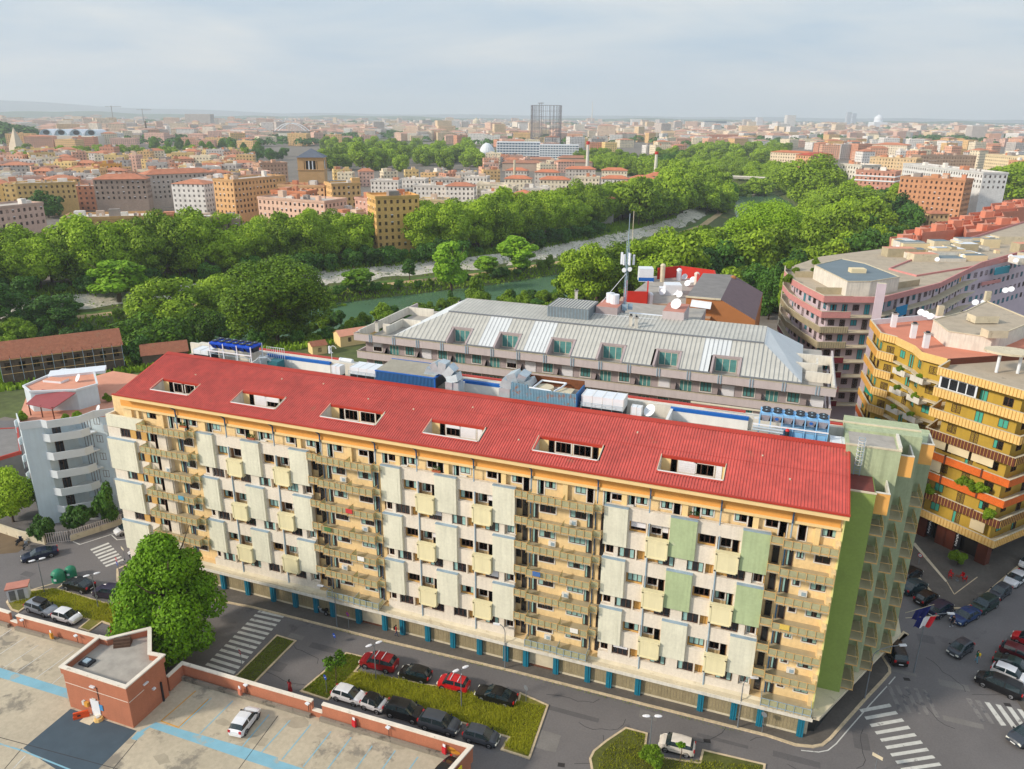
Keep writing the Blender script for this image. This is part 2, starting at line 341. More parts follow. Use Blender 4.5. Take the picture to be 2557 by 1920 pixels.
for k in range(7):
    z = K[k]
    grey = post = (m_pipe if k == 0 else m_rust)
    for a, b_ in BZ:
        mid = (a+b_)/2+.2
        glass_balcony(a, mid, -1.12, z, post=post, sr=False); glass_balcony(mid+.01, b_, -1.22, z, post=post)
        if k: glass_balcony(a-1.5, a-.02, -.75, z, post=post, sl=False, sr=False); glass_balcony(b_+.02, b_+.85, -.75, z, post=post, sl=False, sr=False)
    if k: glass_balcony(-7.7, .0, -1.25, z, post=post); glass_balcony(.02, 1.0, -.7, z, post=post)
    if k: glass_balcony(70.25, 71.4, -.75, z, post=post)
    glass_balcony(71.4, 76.3, -1.2, z, post=post)
    if k == 6: continue
    for a, b_ in BZ:
        y = .9
        wn.add('balcony_door', 'C', a+.25+.1, y, z+.05, .62, 2.15); wn.add('window', wk(), a+1.75, y, z+.95, 1.8, 1.3, outer='window_white')
        wn.add('window', rnd.choice('ccCda'), b_-2.05, y, z+.95, 1.8, 1.3, outer='window_white'); wn.add('balcony_door', 'C', b_-.75, y, z+.05, .62, 2.15)
        wn.add('window', 'd', a-1.6, y, z+.9, .7, 1.2); wn.add('balcony_door', 'd', a-.85, y, z+.05, .6, 2.1)
        wn.add('balcony_door', 'd', b_+.75, y, z+.05, .6, 2.1)
    wn.add('balcony_door', rnd.choice('dCC'), 72.2, .9, z+.05, .65, 2.15, outer=None); wn.add('window', 'dCc'[k % 3], 73.15, .9, z+1.1, .65, 1.05, outer='window_white')
    wn.add('window', rnd.choice('ccda'), 75.2, .9, z+1.0, 1.4, 1.15, outer='window_white'); wn.add('balcony_door', 'd', 70.9, .9, z+.05, .65, 2.1)
    wn.add('balcony_door', 'd', 69.7-.2, .5, z+.1, .4, 1.9)
# left end
lf = B()
for k in range(6):
    z = K[k]
    a = z+.85
    spand.box(XL, -9.4, 0, .42, z-.95, z+.95, m_cream); spand.box(XL, -12.05, 0, .42, z+.95, z+2.15, m_cream); spand.box(-10.45, -9.5, .1, .42, z+.95, z+2.15, m_ochre)
    spand.box(-9.4, -7.9, 0.02, .42, z-.85, z+.95, m_cream); spand.box(-8.65, -7.7, .12, .5, z+.95, z+2.15, m_ochre)
    spand.box(-7.9, -4.6, .3, .9, z-.1, z+3.0, m_cream); spand.box(-4.6, -4.45, .3, 1.38, z, z+3.0, m_cream); spand.box(-6.0, -4.62, .18, .3, z, z+2.95, m_cream)
    wn.add('window', rnd.choice('cdCf'), -11.25, .2, z+1.0, 1.55, 1.12); wn.add('window', rnd.choice('ddCf'), -9.05, .2, z+1.0, .8, 1.12)
    wn.add('window', rnd.choice('cC'), -7.15, .3, z+.95, 1.05, 1.2); wn.add('balcony_door', 'd', -6.3, .3, z+.05, .5, 2.1)
    wn.add('balcony_door', 'C', -3.0, .9, z+.05, .65, 2.15); wn.add('window', wk(), -1.6, .9, z+1.0, 1.5, 1.2, outer='window_white')
spand.box(XL, -8.0, 0, .35, 21.95, 23.6, m_panel); spand.box(XL, XL+.3, .35, 9, 21.9, 23.6, m_cream); spand.box(XL, -9, 8.7, 9.0, 21.9, 23.6, m_cream)
spand.box(XL+.02, -11.4, .36, 8.7, 22.0, 22.7, m_ledge)
for k in (0, 2, 4): panels.append((XL-.05, -9.6, K[k]-.75, K[k]+3.8-.1, m_panel))
spand.box(XL+.12, XL+.3, .4, 13.3, 0, 22, m_cream)
spand.box(XL, XL+6, -.02, .4, 0, 3.3, m_cream)
spand.build('facade', RB); spand = B()
# right corner
spand.box(75.95, 76.4, .3, .92, 4.1, 26.5, m_tan); spand.box(76.4, 76.55, .2, 3.95, 4.1, 26.5, m_lime)
for k in range(1, 7): spand.box(76.0, 76.42, -.6, .3, K[k]-.2, K[k]+1.0, m_tan)
o = core.build('wall', RB); rc_ = spand.build('facade', RB)
for x0, x1, z0, z1, mm in panels:
    b = B(); b.box(x0, x1, -.34, -.0, z0, z1, mm); b.box(x0-.03, x1+.03, -.38, -.0, z1, z1+.1, m_pipe); b.box(x1-.42, x1-.34, -.355, -.34, z0+.1, z1-.1, mm); b.build('facade_panel', RB)
for x0, x1, z0, z1 in boxes:
    b = B(); b.box(x0, x1, -.62, -.02, z0, z1-.12, m_ybox); b.box(x0-.05, x1+.05, -.7, -.0, z1-.12, z1, m_ybox)
    for a, c, d, e in ((x0, x1, z0, z0+.16), (x0, x1, z1-.3, z1-.12), (x0, x0+.2, z0, z1), (x1-.14, x1, z0, z1)): b.box(a, c, -.66, -.62, d, e, m_ybox)
    b.build('box_balcony', RB)
# top floor
pipes = [-7.0+4.8, 5.5, 12.6, 19.2, 26.6, 31.9, 38.9, 45.6, 52.9, 58.35, 65.35, 72.0]
def pair(x, order, y=.75):
    z = K[6]
    if order == 'wd': wn.add('window', wk(), x+.6, y, z+.95, 1.15, 1.2, outer='window_white'); wn.add('balcony_door', 'd', x+1.65, y, z+.05, .68, 2.15, outer='window_white')
    else: wn.add('balcony_door', 'C', x+.36, y, z+.05, .68, 2.15, outer='window_white'); wn.add('window', wk(), x+1.42, y, z+.95, 1.15, 1.2, outer='window_white')
for i, (a, b_) in enumerate(zip(pipes[:-1], pipes[1:])):
    w = b_-a; mid = (a+b_)/2
    wide = (a, b_) in ((19.2, 26.6), (45.6, 52.9)); 
    if wide: pair(a+.5, 'dw'); pair(b_-2.6, 'wd')
    elif i in (1, 5, 9): pair(mid-2.5, 'wd'); pair(mid+.75, 'dw')
    elif i in (2, 6, 10): pair(a+1.3, 'wd'); pair(mid+.9, 'wd')
    else: pair(a+.5, 'dw'); pair(mid+.35, 'dw')
    b = B(); b.box(mid-.28, mid+.28, .4, .75, 22.7, 24.9, m_fascia); b.build('pier', RB)
wn.add('balcony_door', 'd', 73.0, .75, K[6]+.05, .7, 2.15, outer='window_white'); wn.add('window', 'c', 75.4, .75, K[6]+.95, 1.3, 1.2, outer='window_white')
b = B(); b.box(74.1, 74.6, .4, .75, 22.7, 24.9, m_fascia); b.build('pier', RB)
wn.add('window', 'C', -7.0, .75, K[6]+.95, 1.5, 1.2); pair(-4.2, 'dw')
for a, c in ((-11.4, -10), (-9.2, -8.8), (-5.2, -4.8)): b = B(); b.box(a, c, .4, .75, 22.7, 24.9, m_tan); b.build('pier', RB)
b = B(); b.box(-11.4, 76.2, .2, .74, 25.15, 26.74, m_orange); b.box(-11.4, 76.3, .1, .74, 24.85, 25.15, m_fascia); b.box(-11.2, 76.2, .75, 1.4, 25.71, 26.74, m_orange)
b.build('eave_beam', RB)
b = B(); b.box(-10.95, 76.7, -1.05, 1.2, 26.75, 26.9, m_fascia); b.box(-10.95, 76.7, -1.12, -1.0, 26.66, 27.18, m_fascia); b.box(-10.98, 76.72, -1.28, -1.05, 27.16, 27.34, m_redd)
b.build('gutter', RB)
for i, x in enumerate(pipes):
    b = B(); b.tube((x, -.95, 26.7), (x, -.02, 25.9), .09, m_dkblue); b.tube((x, -.02, 25.9), (x, .02, 24.9), .09, m_dkblue); b.tube((x, .02, 24.9), (x, .02, 23.3), .08, m_pipe)
    inz = any(z0+4 < x < z0+12 for z0 in ZS)
    if inz: b.tube((x+.12, -.06, 22.1), (x+.12, -.06, 3.6), .075, m_pipe)
    else: b.tube((x-.3, .8, 22.2), (x-.3, .8, 3.9), .075, m_dkblue)
    b.build('downpipe', RB)
# ground floor: ledge, teal columns, roller shutters
b = B(); b.box(XL+6, 76.6, -.75, .0, 3.55, 3.78, m_ledge); b.poly([(XL+6, -.75, 3.3), (76.6, -.75, 3.3), (76.6, 0, 4.05), (XL+6, 0, 4.05)][::1], m_ledge); b.box(XL+6, 76.6, -.8, -.7, 3.2, 3.6, m_whited)
b.box(XL+6, 76.4, .0, .9, 3.2, 4.0, m_tan); b.build('ledge', RB)
pil = [-3.5, 1.5, 5.5, 9.6, 13.1, 16.3, 18.8, 22.6, 26.4, 28.9, 32.4, 35.8, 39.3, 42.7, 45.2, 48.9, 52.7, 55.2, 58.5, 65.4, 68.9, 71.6, 75.7]
for i, x in enumerate(pil):
    b = B()
    for d in (-.22, 0, .22): b.box(x+d-.1, x+d+.1, .15+(.06 if d else 0), .75, 0.06, 3.2, m_teal)
    b.build('column', RB)
    if i+1 < len(pil):
        x2 = pil[i+1]; dark = abs(x-22.6) < .1 or abs(x-45.2) < .1
        if dark:
            b = B(); b.box(x+.35, x2-.35, 1.0, 1.1, 0, 3.1, m_dark); b.box(x+.35, x2-.35, .7, 1.0, .0, .25, M('step_brown', (110, 66, 46))); b.build('entrance', RB)
        else:
            b = B(); n = int((x2-x-.6)/.32)
            for j in range(n): xx = x+.3+(x2-x-.6)*j/n; b.box(xx, xx+(x2-x-.6)/n-.03, .62, .75, .35, 3.1, m_rollt)
            b.box(x+.3, x2-.3, .66, .8, .34, 3.12, m_ledge); b.box(x+.28, x2-.28, .58, .8, .02, .35, m_ledge); b.build('roller_shutter', RB)
b = B(); b.box(-8.2, XR, .85, 1.4, 0, 3.3, m_ledge); b.build('shop_wall', RB)
wn.done()
for x, k, y in ((21.6, 5, .9), (24.2, 3, .9), (20.9, 1, .9), (47.9, 4, .9), (49.6, 2, .9), (50.2, 5, .9), (47.7, 0, .9), (-4.9, 4, .3), (73.9, 4, .9), (73.9, 1, .9), (30.0, 6, .75), (37.4, 6, .75), (56.2, 6, .75), (10.6, 6, .75)):
    b = B(); b.box(x-.4, x+.4, y-.3, y-.01, K[k]+.12, K[k]+.7, m_white); b.cyl(x+.1, y-.15, .01, K[k]+.1, K[k]+.12, m_dark, 4); b.box(x-.12, x+.3, y-.32, y-.3, K[k]+.2, K[k]+.62, m_pipe); b.build('air_conditioner', RB)
for x, k, c in ((23.4, 4, (200, 60, 60)), (46.8, 3, (70, 110, 170)), (51.3, 1, (236, 232, 224)), (-2.0, 3, (90, 160, 190)), (24.6, 2, (238, 236, 232)), (72.6, 3, (220, 190, 90)), (20.2, 3, (80, 120, 70))):
    b = B(); b.box(x-.45, x+.45, -1.33, -1.28, K[k]+.3, K[k]+.87, M('cloth_%d' % c[0], c, .9, .12, 3)); b.build('laundry', RB)
for x, k in ((-1.5, 6), (9.0, 6), (22.0, 5), (34.2, 6), (48.2, 6), (51.6, 5), (62.8, 6), (20.0, 2), (46.6, 5), (24.8, 0)):
    b = B(); rq = random.Random(int(x*9)); zz_ = K[k]+.9 if k == 6 and not 44 < x < 53 else K[k]+.25; y0 = .25 if k == 6 and not 44 < x < 53 else -.9
    for j in range(60): px, py, pz = x+rq.uniform(-.5, .5), y0+rq.uniform(-.15, .15), zz_+rq.uniform(0, .45); b.add([(px-.08, py, pz), (px+.08, py+.05, pz+.05), (px, py-.04, pz+.14)], [(0, 1, 2)], M('potted_leaves', (64, 110, 40), .7, .3, 4))
    b.box(x-.5, x+.5, y0-.12, y0+.12, zz_-.18, zz_+.02, M('pot_terracotta', (176, 96, 62), .8, .1)); b.build('planter', RB)
# ---- corrugated roof with six cut-outs ----
def rz_(y): return 27.33+.3*y
cuts = [(-6.8, -.8), (5.9, 12.3), (18.8, 26.1), (32.3, 38.9), (45.3, 52.4), (58.7, 65.1)]
YE, YR = -1.1, 8.95
b = B(); pitch = .3; x = -10.95
prof = [(0, 0), (.18, 0), (.2, .08), (.26, .08)]
while x < 76.7:
    inside = any(a-.15 < x < c for a, c in cuts)
    segs = [(YE, 1.0), (3.5, YR)] if inside else [(YE, YR)]
    for y0, y1 in segs:
        pts = [(min(76.72, x+p), h) for p, h in prof]+[(min(76.72, x+pitch), 0)]
        vs = [(px, y, rz_(y)+h) for y in (y0, y1) for px, h in pts]; n = len(pts)
        b.add(vs, [(i, i+1, n+i+1, n+i) for i in range(n-1)], m_red)
    x += pitch
roof = b.build('roof', RB)
b = B()
def slope_strip(x0, x1, y0, y1, h, m): b.add([(x0, y0, rz_(y0)+h), (x1, y0, rz_(y0)+h), (x1, y1, rz_(y1)+h), (x0, y1, rz_(y1)+h)], [(0, 1, 2, 3)], m)
slope_strip(-10.95, 76.7, 8.35, 9.0, .08, m_redd); b.box(-10.95, 76.7, 8.98, 9.05, 29.4, 30.06, m_redd)
slope_strip(-10.99, -10.75, YE, 9, .075, m_redd); slope_strip(76.5, 76.74, YE, 9, .075, m_redd)
b.add([(-10.97, YE, rz_(YE)), (-10.97, YR, rz_(YR)), (-10.97, YR, 27.2), (-10.97, YE, 27.1)], [(0, 1, 2, 3)], m_fascia)
b.add([(76.73, YE, rz_(YE)), (76.73, YR, rz_(YR)), (76.73, YR, 27.0), (76.73, YE, 27.0)], [(0, 1, 2, 3)], m_redd)
slope_strip(40, 76.5, 4.3, 4.34, .083, m_redd); slope_strip(-10.7, 40, 5.6, 5.64, .083, m_redd)
for vx, vy in ((-3, 5), (15.5, 6.8), (29.2, 4.6), (36.0, 6.4), (43.2, 2.2), (55.4, 6.2), (68.4, 5.4), (71.2, 2.6), (9.4, 6.6), (22.8, 5.2)): b.box(vx, vx+.16, vy, vy+.16, rz_(vy), rz_(vy)+.16, m_ledge)

for a, c in cuts: slope_strip(a-.1, c+.1, .72, 1.0, .075, m_redd); slope_strip(a-.05, c+.05, 3.35, 3.5, .075, m_redd); b.box(a, c, 3.34, 3.38, rz_(3.35)-.22, rz_(3.35)+.07, m_redd)
b.build('roof_flashing', RB)
for i, (a, c) in enumerate(cuts):
    b = B(); b.box(a, c, .95, 1.12, 26.2, 27.75, m_white); [b.add([(s, 1.0, 26), (s, 3.5, 26), (s, 3.5, 28.36), (s, 1.0, 27.62), (s+.08, 1.0, 26), (s+.08, 3.5, 26), (s+.08, 3.5, 28.36), (s+.08, 1.0, 27.62)], [(0, 1, 2, 3), (7, 6, 5, 4), (3, 2, 6, 7)], m_whited) for s in (a-.08, c)]
    b.box(a, c, 3.4, 3.5, 25.9, 28.35, m_fascia); b.box(a, c, 1.12, 3.4, 25.85, 26.0, m_slab)
    for s in (a-.1, c+.02):
        b.add([(s, 1.0, rz_(1.0)+.13), (s+.07, 1.0, rz_(1.0)+.13), (s+.07, 3.45, rz_(3.45)+.13), (s, 3.45, rz_(3.45)+.13)], [(0, 1, 2, 3)], m_ledge)
    t = b.build('roof_terrace', RB)
    kk = [('d', 'd'), ('f', 'h'), ('d', 'd'), ('q', 'f'), ('d', 'd'), ('f', 'd')][i]
    w2 = Wins(RB)
    e = c-a; w2.add('terrace_door', 'd', a+e*.2, 3.4, 26.0, .65, 2.15); w2.add('terrace_window', kk[0], a+e*.2+1.35, 3.4, 26.85, 1.7, 1.2, outer='window_white')
    w2.add('terrace_window', kk[1], c-e*.24-.5, 3.4, 26.85, 1.9, 1.2, outer='window_white'); w2.add('terrace_door', 'f' if kk[1] == 'f' or i == 5 else 'd', c-e*.24+.95, 3.4, 26.0, .62, 2.1); w2.done()
# ---- stepped green end ----
b = B()
b.box(76.55, 79.2, 3.9, 8.0, 3.9, 27.4, m_green); b.build('end_wall', RB, )
b = B(); b.box(76.3, 81.3, 8.0, 12.0, 3.9, 30.5, m_greenp); b.build('end_wall', RB)
b = B(); b.box(76.3, 83.6, 12.0, 16.0, 3.9, 30.75, m_greenp); b.build('end_wall', RB)
b = B(); b.box(79.4, 85.6, 16.2, 20.5, 3.9, 28.6, m_greenp); b.build('end_wall', RB)
b = B()
for x0, x1, y0, y1, z in ((76.4, 79.25, 3.85, 4.05, 27.4), (76.2, 81.35, 7.95, 8.2, 30.5), (60, 83.65, 13.55, 13.8, 30.76)): b.box(x0, x1, y0, y1, z, z+.14, m_ledge)
b.box(81.1, 81.35, 8.2, 11.9, 30.5, 30.9, m_whited); b.box(76.6, 79.1, 4.1, 7.9, 27.41, 27.45, M('terrace_maroon', (118, 58, 52), .85, .15, .8)); b.box(76.6, 80.9, 8.3, 11.8, 30.51, 30.53, m_tech)
b.build('coping', RB)
m_term = M('terrace_ochre', (232, 172, 92), .85, .05)
for (x, y, zt, xb) in ((79.2, 5.2, 27.0, 1.35), (81.3, 9.2, 29.6, 1.35), (83.6, 13.2, 29.6, 1.35)):
    b = B(); b.box(x, x+xb, y-.55, y+.0-.4, zt-2.0, zt+.25, m_term); b.box(x+xb-.15, x+xb, y-.4, y+2.8, zt-2.0, zt+.25, m_whited); b.box(x, x+xb-.15, y-.4, y+2.8, zt-2.0, zt-1.8, m_slab); b.box(x, x+xb, y-.58, y-.36, zt+.25, zt+.34, m_whited); b.build('end_terrace', RB)
    k = 0
    for z in K[:7]:
        if z > zt-3.4: break
        o = B(); o.box(x, x+1.3, y-.6, y+2.9, z-.18, z, m_slab); q = o.build('end_balcony', RB)
        r = B(); r.box(x+1.26, x+1.3, y-.6, y+2.9, z+1.0, z+1.05, m_rust); r.box(x, x+1.3, y-.62, y-.58, z+.98, z+1.03, m_rust); r.box(x, x+1.32, y-.64, y-.56, z-.16, z-.04, m_rust)
        for j in range(5): yy = y-.6+3.5*j/4; r.box(x+1.25, x+1.3, yy-.025, yy+.025, z, z+1.05, m_rust)
        r.box(x+1.27, x+1.285, y-.55, y+2.85, z+.1, z+1, m_frost); r.build('railing', q)
        wdo = inst('balcony_door', wmesh('d', .8, 2.1), RB, (x+.02, y+1.2, z+.05), pi/2)
b = B(); b.prism([(76.5, -.75), (77.2, -.75), (86.4, 17.2), (86.4, 20.5), (76.5, 20.5)], 3.55, 3.95, m_ledge); b.prism([(76.4, 1.4), (77.2, 1.6), (84.2, 17.4), (84.2, 20.3), (76.4, 20.3)], 0, 3.55, M('shopfront_dark', (44, 48, 50), .4, .2, .8)); b.build('end_canopy', RB)
# ladder
b = B(); lx = 77.6
for s in (-.28, .28): b.box(lx+s-.03, lx+s+.03, 7.75, 7.81, 27.4, 31.6, m_pipe)
for i in range(14): b.box(lx-.28, lx+.28, 7.76, 7.8, 27.6+i*.3, 27.64+i*.3, m_pipe)
for i in range(6):
    z = 28.8+i*.5; q = [(lx+.36*cos(a), 7.75-.05-.6*sin(a)*1.0, z) for a in [pi*j/6 for j in range(7)]]
    for u, v in zip(q, q[1:]): b.tube(u, v, .022, m_white, 4)
for j in (1, 3, 5): a = pi*j/6; b.tube((lx+.36*cos(a), 7.7-.6*sin(a), 28.8), (lx+.36*cos(a), 7.7-.6*sin(a), 31.3), .02, m_white, 4)
b.build('ladder', RB)
# ---- technical roof behind the ridge ----
b = B(); b.box(-11, 76.5, 9.06, 13.3, 28.2, 28.6, m_tech); b.box(-11, 76.6, 9.06, 9.3, 28.4, 29.95, m_whited)
b.box(-11, 82.0, 13.3, 13.6, 28.2, 30.2, m_whited); b.box(-11, 83.6, 13.6, 15.6, 27.5, 29.7, m_whited); b.build('roof_deck', RB)
for a, c in ((2.5, 12.6), (32.0, 43), (57.9, 66.5)): b = B(); b.box(a, c, 12.95, 13.28, 28.6, 29.9, m_white); b.box(a, c, 12.9, 13.3, 29.75, 30.12, m_blue); b.box(a, a+.3, 9.5, 12.9, 28.6, 30.0, m_white); b.build('parapet', RB)
b = B()
for a, c in ((-9, 14), (30, 66), (74, 83)): b.box(a, c, 15.4, 15.9, 29.6, 29.85, m_redd)
b.build('coping', RB, ).name = 'coping'
# ================= plant on the red block's roof =================
m_louv = M('louvre_blue', (44, 104, 160), .6, .12, 1.2)
m_louvr = M('louvre_rusty', (120, 164, 186), .6, .14, 1.2, spots=((170, 110, 60), 1.1, .54, .8))
m_alu = M('duct_aluminium', (196, 206, 212), .35, .12, 1.4, metal=.45)
m_fan = M('fan_black', (28, 32, 40), .5, .2, 2)
m_unit = M('unit_white', (226, 230, 236), .5, .06, 1)
m_ublue = M('unit_blue', (10, 80, 200), .45, .06, 1)
m_upale = M('unit_pale_blue', (130, 184, 226), .5, .08, 1)
ZR = 30.0
def chiller(x0, x1, y0, y1, zb, zt, body, top, label, logo=False):
    t = thing('chiller', label, 'chiller unit', ((x0+x1)/2, y0, 28.6)); n = 6; w = (x1-x0)/n
    b = B(); b.box(x0, x1, y0+.55, y1-.55, zb, zt-.25, m_fan); b.box(x0, x1, y0, y1, zt-.25, zt, top); b.build('casing', t)
    for i in range(n):
        a = x0+i*w
        for yy, s in ((y0-.02, 1), (y1+.02, -1)):
            f = B()
            v = [(a+.06, yy, zt-.2), (a+w-.06, yy, zt-.2), (a+w*.76, yy+.45*s, zb), (a+w*.24, yy+.45*s, zb)]
            f.add(v, [(0, 1, 2, 3), (3, 2, 1, 0)], body); f.build('coil_panel', t)
        for j in (0, 1):
            f = B(); cx, cy = a+w/2, y0+(y1-y0)*(.27+.46*j); f.cyl(cx, cy, w*.40, zt, zt+.2, m_fan, 14); f.cyl(cx, cy, w*.44, zt, zt+.1, top, 14); f.cyl(cx, cy, .1, zt+.2, zt+.25, m_pipe, 8); f.build('fan', t)
    r = B()
    for i in range(0, n+1, 2 if not logo else 1):
        for yy in (y0-.05, y1): r.box(x0+i*w-.06, x0+i*w+.06, yy, yy+.1, 28.6, zt, m_unit if not logo else m_upale)
    r.box(x0-.6, x1+.1, y0-.08, y0+.02, zb-.35, zb-.2, m_unit); r.box(x0-.6, x1+.1, y1-.1, y1, zb-.35, zb-.2, m_unit); r.box(x0, x1, y0, y0+.04, ZR+.4, ZR+.46, m_pipe)
    r.build('frame', t)
    if logo:
        for i in (1, 4):
            f = B(); a = x0+i*w+w/2; z = (zb+zt)/2; q = y0-.0
            for ang, rr in ((0, 1), ): f.add([(a+.2*cos(k*pi/3+pi/6), q+.08, z+.2*sin(k*pi/3+pi/6)) for k in range(6)], [(0, 1, 2, 3, 4, 5)], m_blue)
            f.build('emblem', t)
        for i in range(2, 6): f = B(); f.box(x0+i*w+.1, x0+(i+1)*w-.1, y0+.1, y1-.3, 29.2, zb-.4, m_upale); f.build('cabinet', t)
    return t
chiller(-4.2, 2.6, 9.6, 11.9, 31.1, 32.0, m_ublue, m_ublue, 'bright blue twelve fan chiller on a white frame behind the red roof, left end')
chiller(67.7, 74.5, 9.8, 11.6, 31.0, 32.05, m_unit, m_upale, 'white and pale blue chiller with twelve black fans behind the red roof, right end', True)
# louvred plant enclosure, blue, with a roof
t = thing('plant_enclosure', 'blue louvred enclosure with a flat grey roof, on the middle of the red roof ridge', 'plant room', (25.6, 9.4, 28.6))
b = B(); b.poly([(21.6, 9.4, 31.25), (29.8, 9.4, 31.2), (28.6, 13, 31.75), (22.1, 13, 31.75)], M('sheet_grey_brown', (156, 150, 136), .7, .12, .5, fine=(3, .05))); b.box(22.0, 28.6, 12.95, 13.05, 31.55, 31.8, m_blue); b.build('roof', t)
b = B(); n = 44
for i in range(n): xx = 21.6+8.2*i/n; b.box(xx, xx+.1, 9.36, 9.46, 29.8, 31.15, m_louv)
b.box(21.55, 29.85, 9.33, 9.48, 31.12, 31.27, m_blue); b.box(21.55, 29.85, 9.33, 9.48, 29.75, 29.85, m_blue); b.box(29.75, 29.9, 9.33, 9.5, 29.75, 31.2, m_blue)
b.build('louvres', t)
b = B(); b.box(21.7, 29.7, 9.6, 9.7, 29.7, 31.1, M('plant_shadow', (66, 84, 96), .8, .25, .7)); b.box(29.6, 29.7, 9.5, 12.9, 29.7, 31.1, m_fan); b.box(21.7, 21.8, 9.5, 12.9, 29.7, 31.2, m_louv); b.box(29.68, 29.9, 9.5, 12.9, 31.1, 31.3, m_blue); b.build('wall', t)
def duct(pts, w, d, m, b):     # a swept rectangular duct in the x-z plane
    for i in range(len(pts)-1):
        (x0, y0, z0), (x1, y1, z1) = pts[i], pts[i+1]; a = Vector((x1-x0, y1-y0, z1-z0)).normalized(); u = Vector((0, 1, 0)); v = a.cross(u).normalized()
        R1 = [Vector(pts[i])+u*s*d/2+v*q*w/2 for s, q in ((-1, -1), (1, -1), (1, 1), (-1, 1))]; R2 = [Vector(pts[i+1])+u*s*d/2+v*q*w/2 for s, q in ((-1, -1), (1, -1), (1, 1), (-1, 1))]
        b.add(R1+R2, [(j, (j+1) % 4, 4+(j+1) % 4, 4+j) for j in range(4)]+[(3, 2, 1, 0), (4, 5, 6, 7)], m)
t = thing('duct', 'bent silver air duct arching down beside the blue louvred enclosure', 'air duct', (31, 10.5, 28.6))
b = B(); duct([(28.7, 10.8, 31.0), (29.1, 10.8, 31.9), (30.0, 10.7, 32.4), (31.1, 10.5, 32.3), (31.9, 10.3, 31.7), (32.2, 10.1, 30.9), (32.3, 10.0, 29.0)], 1.5, 1.5, m_alu, b); b.build('duct_run', t)
b = B(); b.box(31.3, 32.2, 9.2, 9.3, 29.6, 31.0, m_alu); b.build('access_panel', t)
# the rusty cage
t = thing('plant_cage', 'open topped rusty pale blue louvred cage with pipes inside, on the red roof ridge', 'plant enclosure', (43.7, 9.4, 28.6))
b = B()
for a, c, zt in ((39.7, 41.8, 31.95), (41.8, 47.7, 31.5)):
    n = int((c-a)/.19)
    for i in range(n): xx = a+(c-a)*i/n; b.box(xx, xx+.12, 9.36, 9.46, 29.75, zt, m_louvr)
    b.box(a, c, 9.46, 9.5, 29.75, zt-.1, m_louvr); b.box(a, c, 12.8, 12.9, 29.7, 32.0, M('rust_brown', (120, 70, 40), .9, .3, 2))
b.box(47.6, 47.75, 9.4, 12.9, 29.7, 31.55, m_louv); b.box(39.7, 39.8, 9.4, 12.9, 29.7, 31.9, m_louvr)
b.build('louvres', t)
b = B(); b.box(41.9, 47.5, 9.7, 12.7, 30.0, 30.9, m_tech); b.box(44.8, 46.8, 10, 12, 30.9, 31.2, m_ledge); b.cyl(43.3, 11.2, 1.1, 30.9, 31.3, m_ledge, 16); b.build('tank', t)
b = B()
for p, q in (((41.9, 9.6, 31.55), (44.6, 9.6, 31.45)), ((42.3, 9.6, 31.5), (42.6, 12.4, 31.6)), ((42.6, 12.4, 31.6), (45.6, 12.4, 31.6)), ((45.6, 12.4, 31.6), (45.4, 11, 31.5)), ((45.4, 11, 31.5), (44.9, 9.8, 31.4))): b.tube(p, q, .11, m_unit, 8)
b.build('pipe', t)
t = thing('duct', 'domed silver duct hood rising behind the rusty louvred cage', 'air duct', (40, 10.8, 28.6))
b = B(); duct([(38.8, 10.6, 29.0), (38.8, 10.6, 31.0), (39.2, 10.7, 31.9), (40.2, 10.9, 32.3), (41.1, 11.1, 31.9), (41.4, 11.2, 31.2)], 1.4, 2.0, m_alu, b); b.build('duct_run', t)
def ahu(x0, x1, y0, y1, z0, z1, label, rail=True):
    t = thing('air_handling_unit', label, 'air handling unit', ((x0+x1)/2, y0, 28.6)); b = B(); b.box(x0, x1, y0, y1, z0, z1, m_unit); b.box(x0, x1, y0, y1, 28.6, z0, m_fan); n = max(2, int((x1-x0)/1.0))
    for i in range(n+1): xx = x0+(x1-x0)*i/n; b.box(xx-.04, xx+.04, y0-.03, y1, z0, z1+.04, m_white)
    b.build('casing', t)
    if rail:
        b = B()
        for z in (ZR+.25, ZR+.6): b.box(x0-.1, x1+.1, y0-.35, y0-.32, z, z+.04, m_pipe)
        for i in range(n+1): xx = x0+(x1-x0)*i/n; b.box(xx, xx+.04, y0-.35, y0-.32, 29.9, ZR+.65, m_pipe)
        b.build('guard_rail', t)
    return t
ahu(17.6, 21.3, 9.9, 12.4, 30.1, 31.0, 'white panelled air handling unit left of the blue louvred enclosure')
ahu(48.2, 53.0, 9.9, 12.2, 30.0, 31.35, 'white panelled air handling unit right of the rusty cage, with a guard rail')
ahu(15.0, 16.2, 9.7, 10.9, 29.7, 30.9, 'small square white cabinet left of the white air handling unit', False)
ahu(54.0, 55.1, 9.7, 10.6, 29.7, 30.8, 'small square white cabinet beside the satellite dish behind the ridge', False)
ahu(-7.5, -5.0, 10.0, 12.0, 29.9, 30.5, 'low flat white unit left of the bright blue chiller', False)
ahu(74.9, 77.0, 9.6, 11.5, 29.3, 29.9, 'low flat white unit right of the pale blue chiller', False)
